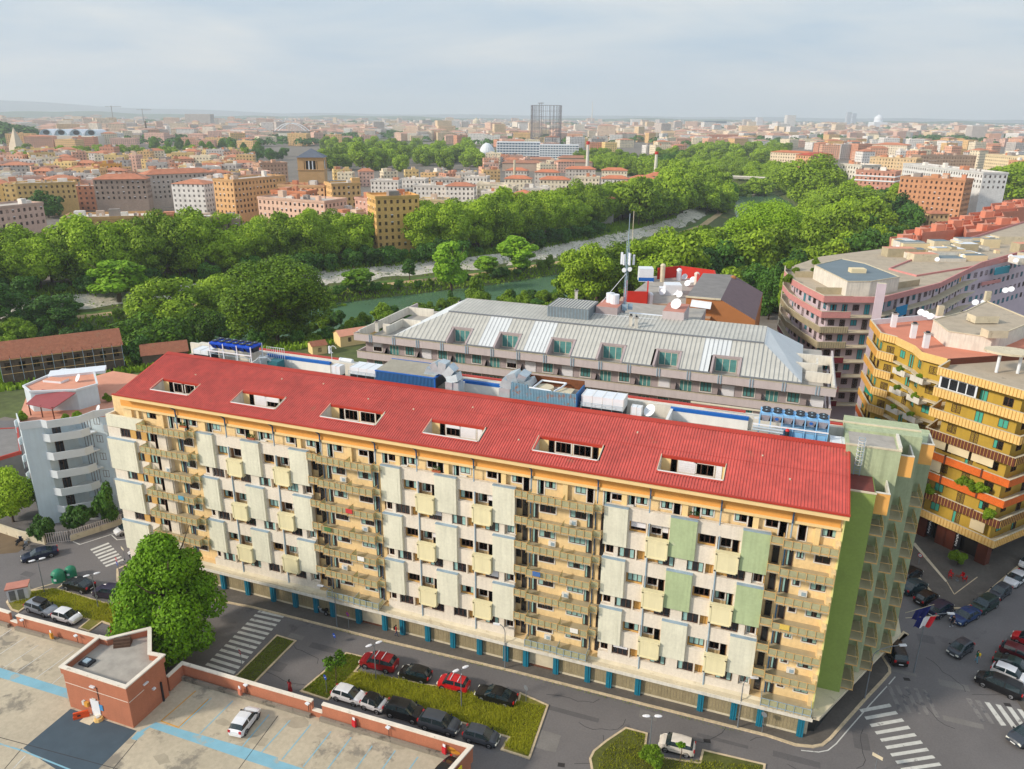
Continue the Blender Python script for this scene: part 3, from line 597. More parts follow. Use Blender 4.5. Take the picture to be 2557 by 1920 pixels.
def dish(x, y, z, r, label, az=-2.2, m=None, h=.9, cat='satellite dish', group=None):
    m = m or m_unit; t = thing('satellite_dish', label, cat, (x, y, z), group=group); b = B(); n = 14; d = Vector((cos(az)*.8, sin(az)*.8, .6)).normalized(); u = d.orthogonal().normalized(); v = d.cross(u); c = Vector((x, y, z+h+r*.6)); vs = [tuple(c)]; fs = []
    for i, (a, e) in enumerate(((.5, .05), (1, .2))):
        vs += [tuple(c+d*r*e+(u*cos(2*pi*j/n)+v*sin(2*pi*j/n))*r*a) for j in range(n)]
    fs = [(0, 1+j, 1+(j+1) % n) for j in range(n)]+[(1+j, 1+n+j, 1+n+(j+1) % n, 1+(j+1) % n) for j in range(n)]
    b.add(vs, fs, m); b.tube(c, c+d*r*1.0, .03, m_pipe, 4); b.build('reflector', t)
    b = B(); b.cyl(x, y, .05+r*.03, z, z+h+r*.6, m_pipe, 6); b.build('mast', t); return t
dish(56.0, 10.4, 29.0, .75, 'big grey mesh satellite dish standing behind the red roof ridge')
def solar_tank(x, y, z, L_, label):
    t = thing('water_tank', label, 'water tank', (x, y, z)); b = B(); b.tube((x, y, z+.45), (x+L_, y-.1, z+.45), .3, m_unit, 12); b.build('tank', t); b = B(); b.box(x+.2, x+.3, y-.2, y+.2, z, z+.3, m_pipe); b.box(x+L_-.3, x+L_-.2, y-.2, y+.2, z, z+.3, m_pipe); b.build('stand', t)
solar_tank(79.8, 14.6, 29.7, 2.1, 'white cylindrical water tank on the parapet at the right end of the red block')
solar_tank(13.2, 14.5, 29.7, 2.0, 'white cylindrical water tank on the rear parapet near the white cabinet')
t = thing('pipe_run', 'fat silver insulated pipes running along the ridge before the pale blue chiller', 'pipes', (68.5, 9.5, 29.9)); b = B()
for z in (30.2, 30.5): b.tube((67.1, 9.55, z), (70.2, 9.55, z-.05), .14, m_alu, 8)
b.build('pipe', t)
b = B(); b.tube((70.6, 9.5, 29.9), (70.6, 9.5, 30.5), .22, m_fan, 8); b.dome(70.6, 9.5, 30.5, .22, .25, M('red_paint', (200, 24, 28), .5, .06)); o = b.build('valve', loc=(70.6, 9.5, 29.9)); tag(o, 'black valve with a round red cap in front of the pale blue chiller', 'valve')
t = thing('pipe_run', 'tangled pale pipes and teal pump right of the bright blue chiller', 'pipes', (4.2, 10, 28.6)); b = B()
for p, q in (((3.0, 9.9, 30.1), (3.6, 9.9, 30.6)), ((3.6, 9.9, 30.6), (4.6, 10.3, 30.6)), ((4.6, 10.3, 30.6), (4.9, 10.6, 30.1)), ((3.3, 10.6, 29), (3.3, 10.6, 30.7)), ((3.9, 9.8, 29.0), (3.9, 9.8, 30.2))): b.tube(p, q, .13, m_alu, 7)
b.box(4.3, 5.9, 10.6, 12.2, 28.6, 30.0, M('teal_dark', (40, 110, 120), .6, .15, 1)); b.build('pipe', t)
b = B()
for i in range(9): xx = 3+i*.35; b.box(xx, xx+.04, 12.4, 12.44, 29.5, 31.4, m_unit)
for z in (30.5, 31.4): b.box(3, 5.9, 12.38, 12.42, z, z+.04, m_unit)
b.build('guard_rail', t)
t = thing('antenna', 'white lattice aerial cluster on the rear parapet of the red block', 'antenna', (12.6, 13.5, 30.2)); b = B(); b.cyl(12.6, 13.5, .04, 30.2, 32.2, m_unit, 6); b.box(12.2, 12.4, 13.4, 13.6, 31.2, 32.2, m_unit)
for j in range(8): a = pi*.1+j*pi*1.2/7; b.tube((12.9+.5*cos(a), 13.5, 31.8+.5*sin(a)), (12.9+.5*cos(a+.5), 13.5, 31.8+.5*sin(a+.5)), .035, m_unit, 4)
b.build('aerial', t)
# ================= terrain, river, roads =================
RIV = [(-420, -150), (-300, -60), (-150, 72), (-88, 148), (-58, 186), (-30, 222), (-2, 270), (15, 315), (34, 375), (47, 440), (51, 520), (44, 600), (24, 715), (-30, 820), (-130, 940), (-330, 1100), (-800, 1500), (-1000, 1700)]
HW_ = 24.0
def riv(x, y):
    best = 1e9; s = 1
    for (ax, ay), (bx, by) in zip(RIV[:-1], RIV[1:]):
        dx, dy = bx-ax, by-ay; t = max(0, min(1, ((x-ax)*dx+(y-ay)*dy)/(dx*dx+dy*dy))); px, py = ax+dx*t-x, ay+dy*t-y; d = hypot(px, py)
        if d < best: best = d; s = 1 if dx*(y-ay)-dy*(x-ax) > 0 else -1
    return best*s          # positive: the far bank
def ground_z(x, y):
    d = riv(x, y); a = abs(d)
    if d < 0: a += 11*max(0, min(1, (60-x)/60))
    if a < HW_-3: return -10.5
    if d > 0: T = [(HW_-3, -10.5), (HW_+1, -7.6), (HW_+8, -5.6), (HW_+20, -5.0), (HW_+31, -1.2), (HW_+45, -.4), (HW_+70, 0)]
    else: T = [(HW_-3, -10.5), (HW_+1, -7.6), (HW_+8, -6.4), (HW_+26, -3.0), (HW_+42, -.25), (HW_+60, -.25)]
    for (p, q), (r, s_) in zip(T, T[1:]):
        if a < r: z = q+(s_-q)*(a-p)/(r-p); break
    else: z = T[-1][1]
    return min(z, -.25) if d < 0 else z
def grow(a, b, st, lo, hi):
    v = [a+i*st for i in range(int((b-a)/st)+1)]; s = st
    while v[-1] < hi: s *= 1.28; v.append(v[-1]+s)
    s = st
    while v[0] > lo: s *= 1.28; v.insert(0, v[0]-s)
    return v
m_earth = M('ground_earth', (86, 96, 48), .95, .25, .05, fine=(.6, .18), spots=((150, 130, 84), .04, .58, .7))
m_city = M('ground_city', (120, 112, 104), .95, .16, .02, fine=(.3, .12), spots=((70, 96, 52), .03, .6, .7))
xs = grow(-260, 200, 5, -16000, 14000); ys = grow(-60, 640, 5, -400, 19000)
vs = [(x, y, ground_z(x, y)) for y in ys for x in xs]; nx = len(xs); fs = []; mi = []
for j in range(len(ys)-1):
    for i in range(nx-1):
        fs.append((j*nx+i, j*nx+i+1, (j+1)*nx+i+1, (j+1)*nx+i)); d = riv((xs[i]+xs[i+1])/2, (ys[j]+ys[j+1])/2); mi.append(0 if -75 < d < 80 else 1)
me = bpy.data.meshes.new('ground'); me.from_pydata(vs, [], fs); me.materials.append(m_earth); me.materials.append(m_city); me.polygons.foreach_set('material_index', mi); me.update()
o = bpy.data.objects.new('ground', me); COL.objects.link(o); structure(o)
def offset_line(d, seg=8.0):
    P = []
    for (ax, ay), (bx, by) in zip(RIV[1:-2], RIV[2:-1]):
        n = max(1, int(hypot(bx-ax, by-ay)/seg))
        for i in range(n): P.append((ax+(bx-ax)*i/n, ay+(by-ay)*i/n))
    Q = []
    for i in range(1, len(P)-1):
        dx, dy = P[min(i+3, len(P)-1)][0]-P[max(i-3, 0)][0], P[min(i+3, len(P)-1)][1]-P[max(i-3, 0)][1]; l = hypot(dx, dy); Q.append((P[i][0]-dy/l*d, P[i][1]+dx/l*d))
    return Q
def band(name, d0, d1, dz, m, n=4, i0=0, i1=None, wob=0):
    b = B(); rows = [offset_line(d0+(d1-d0)*k/n) for k in range(n+1)]; rows = [r[i0:i1] for r in rows]
    V = [(x, y, ground_z(x, y)+dz) for r in rows for x, y in r]; L_ = len(rows[0])
    if wob: V = [(x+random.uniform(-wob, wob)*(1 if i // L_ in (0, n) else 0), y+random.uniform(-wob, wob)*(1 if i // L_ in (0, n) else 0), z) for i, (x, y, z) in enumerate(V)]
    b.add(V, [(k*L_+i, (k*L_+i+1), (k+1)*L_+i+1, (k+1)*L_+i) for k in range(n) for i in range(L_-1)], m)
    return structure(b.build(name))
band('river_bank', HW_+19.5, HW_+31, .12, M('bank_stone', (206, 198, 184), .95, .14, .25, fine=(1.2, .2), spots=((74, 92, 50), .22, .56, .95)), wob=1.6)
band('path', HW_+10, HW_+14.5, .12, M('path_dust', (196, 168, 126), .95, .12, .3, fine=(1, .08)), n=2, wob=.35)
band('path', HW_+14.5, HW_+17.8, .14, M('grass_verge', (84, 112, 40), .95, .2, .3), n=2, wob=.4)
b = B(); b.poly([(-1500, -300, -8), (1500, -300, -8), (1500, 2300, -8), (-1500, 2300, -8)], M('river_water', (88, 120, 92), .18, .12, .05, spec=.5)); 
w = b.build('river'); structure(w)
# --- street level around the block ---
m_asph = M('asphalt', (110, 106, 106), .9, .14, .12, fine=(5, .07), spots=((66, 64, 68), .18, .6, .55))
m_pave = M('pavement', (96, 90, 84), .92, .16, .3, fine=(4, .08), spots=((128, 118, 104), .35, .62, .6))
m_kerb = M('kerb_stone', (204, 184, 152), .9, .16, 1.2, fine=(3, .1), spots=((110, 110, 60), .8, .64, .7))
m_paint = M('road_paint', (206, 204, 198), .85, .12, 1.5, spots=((110, 106, 104), 1.2, .58, .8))
m_paintf = M('road_paint_faded', (128, 124, 122), .85, .12, 1.5, spots=((90, 88, 92), .8, .5, .9))
m_lawn = M('lawn_dry', (120, 116, 44), .95, .22, .35, fine=(3, .18), spots=((150, 122, 66), .3, .56, .6))
m_lawng = M('lawn_green', (84, 88, 34), .95, .2, .4, fine=(3, .18), spots=((120, 96, 54), .3, .6, .6))
def sheet(name, pts, z, m):
    b = B(); b.poly([(x, y, z) for x, y in pts], m); return structure(b.build(name))
a = [(-140, -95), (170, -95), (170, 66), (128, 100), (104, 128), (88, 40), (87, 21), (-13, 21), (-16, 44), (-40, 50), (-140, 10)]
sheet('street', a, 0.0, m_asph)
sheet('lane', [(x, y) for x, y in ((118, -40), (170, -40), (210, 140), (190, 150), (110, 52))], .004, m_asph)
def zp(ox, oy, pts, z=0.0): return [zat(ox, oy, x, y, z) for x, y in pts]
def area(name, pts, m, h=.12, kerb=.22, closed=True, inner=None):
    """a raised area with a kerb of its own round it"""
    b = B(); b.prism(pts, .0, h-.02, m); o = structure(b.build(name))
    k = B(); k.wall(pts, 0.0, h, kerb, m_kerb, closed); structure(k.build('kerb')); return o
ke = zp(1917, 1440, [(0, 1375), (240, 1455), (390, 1470), (470, 1455), (540, 1400), (640, 1285), (840, 1060), (1000, 890), (1052, 830), (1050, 790), (985, 690)])
kx, ky = ke[-1]
side = [(-13.4, 23), (-14.8, 2), (-15.8, -1.2), (-13.5, -3.4), (8, -1.7), (27.3, -1.5), (44.1, -1.0), (59.1, -.85)]+ke+[(kx+3, ky+6), (88.4, 23)]
b = B(); b.prism(side, 0, .11, m_pave); structure(b.build('sidewalk')); b = B(); b.wall(side, 0, .13, .3, m_kerb); structure(b.build('kerb'))
b = B(); b.wall([(x+.55, y-.5) for x, y in ke[1:9]], .004, .008, .12, m_paint); structure(b.build('road_line'))
# opposite corner pavement, under the yellow building
cp = zp(1917, 1060, [(1140, 1130), (1270, 1290), (1440, 1480), (1500, 1545), (1580, 1590), (1690, 1590), (1760, 1560), (1900, 1450), (2050, 1320), (2212, 1185)])
b = B(); q = cp+[(150, 60), (150, 110), (96, 110), (88.5, 44)]; b.prism(q, 0, .11, m_pave); structure(b.build('sidewalk')); b = B(); b.wall(cp, 0, .13, .3, m_kerb); structure(b.build('kerb'))
sheet('ramp', zp(1917, 1060, [(1240, 1020), (1275, 1020), (1550, 1350), (1535, 1358)], .13), .125, m_ledge)
for pts in ([(1545, 1355), (1610, 1465)], [(1610, 1465), (1810, 1315)]): b = B(); b.wall(zp(1917, 1060, pts, .12), .11, .128, .12, m_kerb); structure(b.build('road_line'))
# right hand kerb by the parked cars, cut by the frame
rk = zp(1917, 1440, [(2212, 1165), (2150, 1070), (2210, 1000)]); b = B(); b.prism(rk+[(130, 15), (130, 0)], 0, .11, m_pave); structure(b.build('sidewalk'))
# islands of lawn
def op(pts, z=.1): return [oat(x, y, z) for x, y in pts]
area('lawn', zp(0, 1440, [(60, 215), (85, 185), (260, 120), (480, 100), (955, 240), (1100, 165), (1500, 420), (1400, 520), (1000, 425), (880, 385), (765, 468), (685, 440), (775, 365), (245, 240), (160, 300), (100, 280)], .1), m_lawn)
area('traffic_island', zp(0, 1440, [(275, 112), (530, 38), (578, 46), (495, 98)], .1), m_pave)
area('lawn', op([(514, 1456), (598, 1372), (638, 1384), (545, 1478), (500, 1466)]), m_lawng)
area('lawn', op([(650, 1492), (748, 1410), (791, 1420), (766, 1450), (1120, 1515), (1124, 1497), (1183, 1523), (1143, 1637), (1084, 1618), (1100, 1592), (735, 1478), (708, 1511)]), m_lawn)
area('lawn', op([(1275, 1638), (1283, 1622), (1310, 1600), (1352, 1572), (1397, 1584), (1393, 1614), (1402, 1632), (1512, 1648), (1519, 1620), (1652, 1651), (1640, 1720), (1290, 1720)]), m_lawng)
# rough ground by the warehouse on the left
sheet('yard', [(-100, -40), (-60, -20), (-33, -3), (-34, 0), (-60, 6), (-110, 10)], .012, M('yard_dirt', (110, 92, 70), .95, .2, .3))
rp_ = random.Random(5); m_pt = [M('asphalt_patch_dark', (94, 91, 92), .9, .1, .5, fine=(5, .06)), M('asphalt_patch_pale', (122, 118, 115), .9, .1, .5, fine=(5, .06))]
for i, (u, v_, w, h) in enumerate(((700, 1400, 3, 1.2), (640, 1375, 1.6, 1), (860, 1460, 4, .7), (980, 1475, 1.4, 1.2), (1230, 1540, 5, .8), (1400, 1545, 1.5, 1.5), (1560, 1600, 4, .6), (1180, 1600, 2, 3), (1720, 1640, 3.5, 1), (1940, 1450, 3, .7), (2000, 1380, 1.5, 2), (160, 1255, 2.5, 1), (60, 1240, 1.5, 1.2), (2060, 1480, 2.4, 1.4), (600, 1440, 1.4, 1.8), (560, 1490, 2.5, 1), (1860, 1600, 1.2, 3), (2080, 1560, 3, 1))):
    cx_, cy_ = oat(u, v_); c_, s_ = cos(.03), sin(.03); sheet('asphalt_patch', [(cx_+(p*w*1.3-q*h*.05)/2, cy_+(q*h*.8+p*.05)/2) for p, q in ((-1, -1), (.2, -1.05), (1, -.95), (1.02, 1), (-.3, 1.04), (-.98, 1))], .006, m_pt[i % 2])
m_crk = M('crack_fill', (58, 56, 58), .95, .1)
for i in range(16):
    x0_, y0_ = oat(*[(620, 1390), (900, 1480), (1250, 1560), (1500, 1600), (1180, 1500), (1700, 1650), (2000, 1420), (150, 1230), (60, 1265), (1950, 1500), (2100, 1500), (560, 1450), (640, 1480), (1620, 1600), (1850, 1660), (1240, 1650)][i]); a_ = rp_.uniform(-.5, .5); L_ = [(x0_, y0_)]
    for k in range(7): a_ += rp_.gauss(0, .4); L_.append((L_[-1][0]+cos(a_)*.9, L_[-1][1]+sin(a_)*.9))
    b = B(); b.wall(L_, .0, .009, .05, m_crk); structure(b.build('road_crack'))
# zebra crossings
def zebra(ox, oy, quads, m, z=.012):
    for q in quads: sheet('crossing_stripe', zp(ox, oy, q, 0), z, m)
def stripes(A0, A1, B0, B1, n, fill=.5):   # n bars between the rails A0-A1 and B0-B1
    out = []
    for i in range(n):
        s, e = (i)/(n-fill), (i+fill)/(n-fill)
        f = lambda P, Q, t: (P[0]+(Q[0]-P[0])*t, P[1]+(Q[1]-P[1])*t); out.append([f(A0, A1, s), f(B0, B1, s), f(B0, B1, min(1, e)), f(A0, A1, min(1, e))])
    return out
zebra(1917, 1440, stripes((790, 1145), (1170, 1690), (1050, 1095), (1510, 1640), 9, .42), m_paint)
zebra(0, 1060, stripes((778, 1078), (915, 1230), (935, 1018), (1075, 1170), 7, .5), m_paint)
zebra(1917, 1440, [[(x, y), (x+38, y+6), (x+150, y+245), (x+112, y+240)] for x, y in ((1020, 925), (1095, 935), (1175, 945), (1255, 958), (1335, 972))], m_paintf)
zebra(1917, 1440, [[(x, y), (x+48, y+8), (x+175, y+210), (x+135, y+205)] for x, y in ((1705, 1045), (1785, 1062), (1870, 1080))], m_paintf)
zebra(1917, 1440, [[(x, y), (x+45, y+8), (x+190, y+205), (x+145, y+205)] for x, y in ((1870, 1080), (1965, 1100), (2060, 1120), (2150, 1140))], m_paint, .016)
zq = [oat(x, y) for x, y in ((560, 1318), (615, 1330), (500, 1462), (438, 1442))]
n = 13; A0, B0, B1, A1 = [Vector(v) for v in zq]
for i in range(n): s, e = i/n, (i+.5)/n; sheet('crossing_stripe', [tuple(v) for v in (A0.lerp(A1, s), B0.lerp(B1, s), B0.lerp(B1, e), A0.lerp(A1, e))], .012, m_paint)
for pts in ([(630, 1010), (690, 1035), (1110, 900)], [(965, 955), (1010, 995), (1110, 985)]): b = B(); b.wall(zp(0, 1060, pts), .0, .012, .14, m_paint); structure(b.build('road_line'))
for x, y in ((1210, 1420), (1675, 1415)): pass
for ox, oy, x, y in ((1280, 1440, 420, 1625), (1280, 1440, 1678, 1417), (1917, 1440, 1200, 885), (1917, 1440, 2070, 1105), (1280, 1440, 1080, 1035)):
    gx, gy = zat(ox, oy, x, y); b = B(); b.obox(gx, gy, .005, .7, .5, .012, .2, M('drain_iron', (50, 46, 46), .8, .2, 4)); structure(b.build('drain'))
# ================= parking deck =================
ZD = 1.8
m_deck = M('deck_concrete', (186, 174, 152), .92, .13, .14, fine=(2.5, .07), spots=((122, 116, 106), .22, .54, .8))
m_brick = M('brick_red', (178, 112, 84), .9, .09, .5, fine=(9, .06), streak=.06)
m_cope = M('coping_white', (228, 218, 204), .85, .1, 1, spots=((160, 150, 130), 1.4, .6, .6))
m_dkm = M('deck_membrane', (68, 84, 96), .9, .08, .3, fine=(.9, .05)); m_lblue = M('bay_blue', (130, 178, 196), .9, .1, .6, spots=((176, 166, 146), .5, .56, .7)); m_lyel = M('bay_yellow', (206, 150, 60), .9, .12, .9)
ZP = 3.75
def up(pts, z): return [zat(ox, oy, x, y, z) for ox, oy, x, y in pts]
wl1 = up([(0, 1440, -300, 190), (0, 1440, 85, 305)], ZP); wl2 = up([(0, 1440, 145, 325), (0, 1440, 850, 515)], ZP)
blk = up([(0, 1440, 530, 768), (0, 1440, 855, 512), (0, 1440, 925, 530), (0, 1440, 1290, 440), (0, 1440, 1290, 655), (0, 1440, 1402, 675), (0, 1440, 1083, 945)], 7.1)
wr1 = up([(0, 1440, 1440, 860), (0, 1440, 1572, 740), (640, 1440, 485, 1065)], ZP); wr2 = up([(640, 1440, 570, 1090), (640, 1440, 1850, 1462)], ZP)
cx, cy = wr2[-1]; wr2.append((cx-1.4*3, cy-9*2.2))
deckpoly = [wl1[0], wl1[-1], wl2[0], wl2[-1], wr1[0], wr1[1], wr1[2], wr2[0], wr2[1], (cx-4.2, cy-20), (cx-4.2, -64), (-70, -64)]
PK = thing('parking_garage', 'low parking garage with a concrete roof deck and red brick parapet, bottom left', 'parking garage', (5, -30, 0))
b = B(); b.prism(deckpoly, .0, ZD, m_brick, m_deck); b.build('deck', PK)
for pts in (wl1, wl2, wr1, wr2):
    b = B(); b.wall(pts, ZD-.02, ZP-.14, .28, m_brick); b.wall(pts, ZP-.14, ZP, .42, m_cope); b.build('parapet', PK)
for pts in (wl1[-1:]+wl2[:1], wr1[-1:]+wr2[:1]):
    b = B(); b.wall(pts, ZD, 2.55, .25, m_brick); b.wall(pts, 2.55, 2.67, .42, m_cope); b.build('parapet', PK)
for pts in (wl1, wl2, wr1[1:], wr2):      # grey plinth inside
    b = B(); b.wall([(x-.15, y-.42) for x, y in pts], ZD, ZD+.45, .34, M('plinth_grey', (136, 128, 116), .95, .16, .6, spots=((76, 74, 66), .7, .55, .8))); b.build('plinth', PK)
def dline(pts, m, w=.12, z=ZD, ox=0, oy=1440): b = B(); b.wall([zat(ox, oy, x, y, z) for x, y in pts], z, z+.012, w, m); structure(b.build('bay_line'))
def dsheet(pts, m, h=.006, ox=0, oy=1440): sheet('deck_marking', [zat(ox, oy, x, y, ZD) for x, y in pts], ZD+h, m)
dsheet([(-100, 755), (-100, 840), (585, 1050), (575, 965)], m_lblue, .006)
dsheet([(1290, 1300), (1345, 1255), (2212, 1500), (2400, 1560), (2400, 1665), (2160, 1595)], m_lblue, .006)
dsheet([(1130, 1400), (1190, 1335), (1250, 1350), (1180, 1412)], m_lblue, .007); dsheet([(1290, 1300), (1345, 1255), (1210, 1330), (1165, 1400)], m_lblue, .005)
dsheet([(610, 1140), (1180, 1330), (850, 1659), (700, 1800), (200, 1480)], m_dkm, .008)
dsheet([(685, 1250), (765, 1180), (855, 1205), (775, 1283)], m_ledge, .012)
for p in ([(225, 520), (-20, 680)], [(330, 590), (25, 790)], [(450, 615), (140, 830)], [(640, 635), (305, 880)], [(540, 850), (450, 925)], [(105, 450), (-60, 560)]): dline(p, m_paint, .09)
for p in ([(2010, 1070), (1725, 1355)], [(1825, 1045), (1555, 1300)]): dline(p, m_lblue, .12)
for p in ([(1690, 985), (1390, 1245), (1540, 1300), (1800, 1055)],): dline(p, m_lyel, .12)
dline([(-40, 1430), (190, 1500), (640, 1680)], m_lblue, .16); dline([(220, 1545), (90, 1680)], m_paint, .1)
for p in ([(110, 1190), (-140, 1490)], [(290, 1240), (40, 1520)], [(470, 1275), (220, 1580)], [(645, 1335), (405, 1640)], [(820, 1385), (600, 1680)], [(1000, 1460), (830, 1700)], [(1200, 1500), (1060, 1700)], [(1395, 1555), (1300, 1690)]): dline(p, m_lblue, .12, ox=640)
dsheet([(-40, 1510), (-20, 1605), (330, 1720), (600, 1720)], m_lblue, .007, ox=640)
for i in range(13):
    u_, w_ = [(300, 1500), (520, 1620), (640, 1560), (760, 1640), (60, 1420), (350, 1640), (450, 1480), (560, 1600), (860, 1610), (20, 1380), (700, 1590), (280, 1600), (480, 1560)][i]; cx_, cy_ = oat(u_, w_, ZD); n_ = 10; w = rp_.uniform(.6, 1.6); sheet('oil_stain', [(cx_+w*cos(2*pi*k/n_)*rp_.uniform(.5, 1.2), cy_+w*.6*sin(2*pi*k/n_)*rp_.uniform(.5, 1.2)) for k in range(n_)], ZD+.004, M('deck_stain', (168, 157, 137), .9, .12, 1))
for a_, c_ in (((-400, 1280), (1500, 1790)), ((40, 1659), (190, 1480)), ((2060, 1659), (2400, 1200)), ((1180, 1412), (860, 1800))): dline([a_, c_], m_crk, .06)
# stair house
SH = thing('stair_house', 'square red brick stair house with white coping on the parking deck', 'stair house', (*blk[6], ZD))
b = B(); b.prism(blk, ZD, 6.2, m_brick, m_tech); b.wall(blk, 6.2, 6.95, .25, m_brick, True); b.build('wall', SH)
b = B(); b.wall(blk, 6.95, 7.1, .42, m_cope, True); b.build('coping', SH)
c0 = Vector(blk[0]); c6 = Vector(blk[6]); c5 = Vector(blk[5]); fd = (c6-c0).normalized(); ang = atan2(fd.y, fd.x); nrm = Vector((fd.y, -fd.x)); sd = (c5-c6).normalized(); nr2 = Vector((sd.y, -sd.x))
def onface(u, z0, z1, w, d, m, name, side=0, th=None):
    p0, dr, nn = (c0, fd, nrm) if side == 0 else (c6, sd, nr2)
    p = p0+dr*u+nn*(.02+d/2); b = B(); b.obox(p.x, p.y, z0, w, d, z1-z0, atan2(dr.y, dr.x), m); return b.build(name, SH)
Lf = (c6-c0).length
onface(Lf*.44, ZD, ZD+2.1, 1.15, .06, m_unit, 'door'); onface(Lf*.44, ZD+2.12, ZD+2.3, .5, .08, m_paint, 'door_sign'); onface(Lf*.53, ZD+1.0, ZD+1.7, .5, .05, M('notice_blue', (60, 140, 196), .5, .1), 'notice'); onface(Lf*.32, ZD+1.1, ZD+1.6, .45, .3, m_lyel, 'fire_box'); onface(Lf*.27, ZD+1.15, ZD+1.65, .3, .25, m_paint, 'fire_box')
onface(Lf*.5, 5.05, 5.1, Lf*.98, .03, m_cope, 'cable'); onface(Lf*.47, 5.7, 5.82, .6, .25, m_unit, 'wall_lamp'); onface(Lf*.52, 4.1, 5.6, .05, .04, m_fan, 'conduit')
Ls = (c5-c6).length
onface(Ls*.45, 5.6, 5.72, .6, .22, m_unit, 'wall_lamp', 1); onface(Ls*.62, 4.2, 4.4, .3, .25, m_unit, 'camera', 1); onface(Ls*.82, ZD, 4.3, .16, .16, m_fan, 'downpipe', 1); onface(Ls*.2, 5.0, 5.05, Ls*.4, .03, m_cope, 'cable', 1)
hx, hy = zat(0, 1440, 755, 745, 6.2); b = B(); b.obox(hx, hy, 6.2, 1.3, 1.1, .25, ang, m_fan); b.obox(hx, hy, 6.45, .7, .6, .15, ang, m_pipe); b.build('roof_hatch', SH)
b = B(); hx, hy = zat(0, 1440, 1060, 575, 6.4)
for i, (dz, w) in enumerate(((0, 1.0), (.3, .7), (.6, .35))): b.obox(hx, hy, 6.2+dz, 1.7, w, .3, .55, M('tile_brown', (90, 66, 52), .9, .2, 3))
b.build('vent_housing', SH)
gx, gy = zat(0, 1440, 705, 1215, ZD)
b = B(); b.obox(gx, gy, ZD, 1.5, .3, .35, .75, M('barrier_orange', (226, 84, 30), .6, .08)); b.obox(gx, gy, ZD+.35, 1.4, .2, .4, .75, MATS['barrier_orange']); b.obox(gx, gy-.25, ZD+.35, .3, .03, .16, .75, m_fan); tag(b.build('barrier', loc=(gx, gy, ZD)), 'orange plastic barrier lying at the stair house door', 'barrier')
gx, gy = zat(0, 1440, 855, 1235, ZD)
b = B(); b.cyl(gx, gy, .5, ZD, ZD+.3, M('barrier_cream', (220, 180, 110), .7, .1), 8, .4); b.cyl(gx-.1, gy, .2, ZD+.3, ZD+.4, m_paint, 8); tag(b.build('traffic_barrier', loc=(gx, gy, ZD)), 'cream plastic barrier base beside the stair house door', 'barrier')
# boxes and lamps on the parapet
def onwall(px, py, ox, oy, z0, z1, w, m, name, label, cat, dy=-.3, group=None):
    x, y = zat(ox, oy, px, py, z1); t = thing(name, label, cat, (x, y, z0), group=group); return t, x, y
for i, (ox, x, y, lb) in enumerate(((640, 845, 1210, 'red fire hose cabinet on the brick parapet, behind the middle bays'), (640, 1625, 1440, 'red fire hose cabinet on the brick parapet near its right end'), (0, 440, 460, 'yellow brown hose cabinet on the left brick parapet'), (0, 2070, 940, 'pink and white hose cabinet on the parapet right of the stair house'))):
    px, py = zat(ox, 1440, x, y, 3.4); c = [M('hose_red', (196, 30, 44), .5, .08), M('hose_red', (196, 30, 44)), M('hose_yellow', (200, 140, 30), .6, .1), M('hose_pink', (196, 120, 96), .7, .1)][i]
    t = thing('hose_cabinet', lb, 'hose cabinet', (px, py, 2.3)); b = B(); b.obox(px, py-.1, 2.3, .45, .25, .75, -.25, c); b.build('cabinet', t); b = B(); b.obox(px, py-.12, 3.1, .3, .06, .3, -.25, m_unit); b.build('sign_plate', t)
for i, (ox, x, y, lb) in enumerate(((640, 447, 1080, 'small white parapet lamp left of the gap in the wall'), (640, 1142, 1285, 'small white parapet lamp between the two red hose cabinets'), (0, 195, 362, 'small white parapet lamp at the far left of the brick wall'), (0, 660, 497, 'small white parapet lamp left of the stair house'), (0, 2125, 920, 'small white parapet lamp beside the pink hose cabinet'))):
    px, py = zat(ox, 1440, x, y, 3.6); t = thing('wall_lamp', lb, 'wall lamp', (px, py, 3.2)); b = B(); b.obox(px, py-.15, 3.45, .45, .3, .12, -.25, m_unit); b.build('lamp_head', t); b = B(); b.obox(px, py-.02, 2.4, .05, .05, 1.05, -.25, m_fan); b.build('conduit', t)
# painted scrawl and the yellow sign at the right end
gx, gy = zat(640, 1440, 1730, 1485, 3.1); b = B(); wd = Vector(wr2[1])-Vector(wr2[0]); wa = atan2(wd.y, wd.x)
p0 = Vector(wr2[1])-wd.normalized()*1.9; nn = Vector((wd.y, -wd.x)).normalized()*.17
ov = [(cos(a)*.62, sin(a)*.42) for a in [2*pi*i/16 for i in range(16)]]
for dx, dz in ((-.2, .2), (.25, -.2)): b.add([(p0.x+nn.x+wd.normalized().x*(u+dx), p0.y+nn.y+wd.normalized().y*(u+dx), 2.72+v*.6+dz*.6) for u, v in ov], [tuple(range(16))], M('graffiti_ochre', (206, 140, 40), .8, .08) if dx < 0 else MATS['graffiti_ochre'])
b.build('painted_scrawl', PK)
SG = thing('sign_board', 'yellow sign board with black letters on the end wall of the garage', 'sign', (cx, cy-4, 1))
b = B(); e0 = Vector(wr2[1]); ed = (Vector(wr2[2])-e0).normalized(); en = Vector((-ed.y, ed.x)); p = e0+ed*3.6+en*.35; b.obox(p.x, p.y, 1.2, 3.2, .12, 2.1, atan2(ed.y, ed.x), M('sign_yellow', (236, 220, 40), .5, .05)); b.build('board', SG)
b = B(); p2 = p+en*.08-ed*.9
for i in range(12):
    a0, a1 = 2*pi*i/12, 2*pi*(i+1)/12; b.tube((p2.x-ed.x*.45*cos(a0), p2.y-ed.y*.45*cos(a0), 2.3+.5*sin(a0)), (p2.x-ed.x*.45*cos(a1), p2.y-ed.y*.45*cos(a1), 2.3+.5*sin(a1)), .07, m_fan, 4)
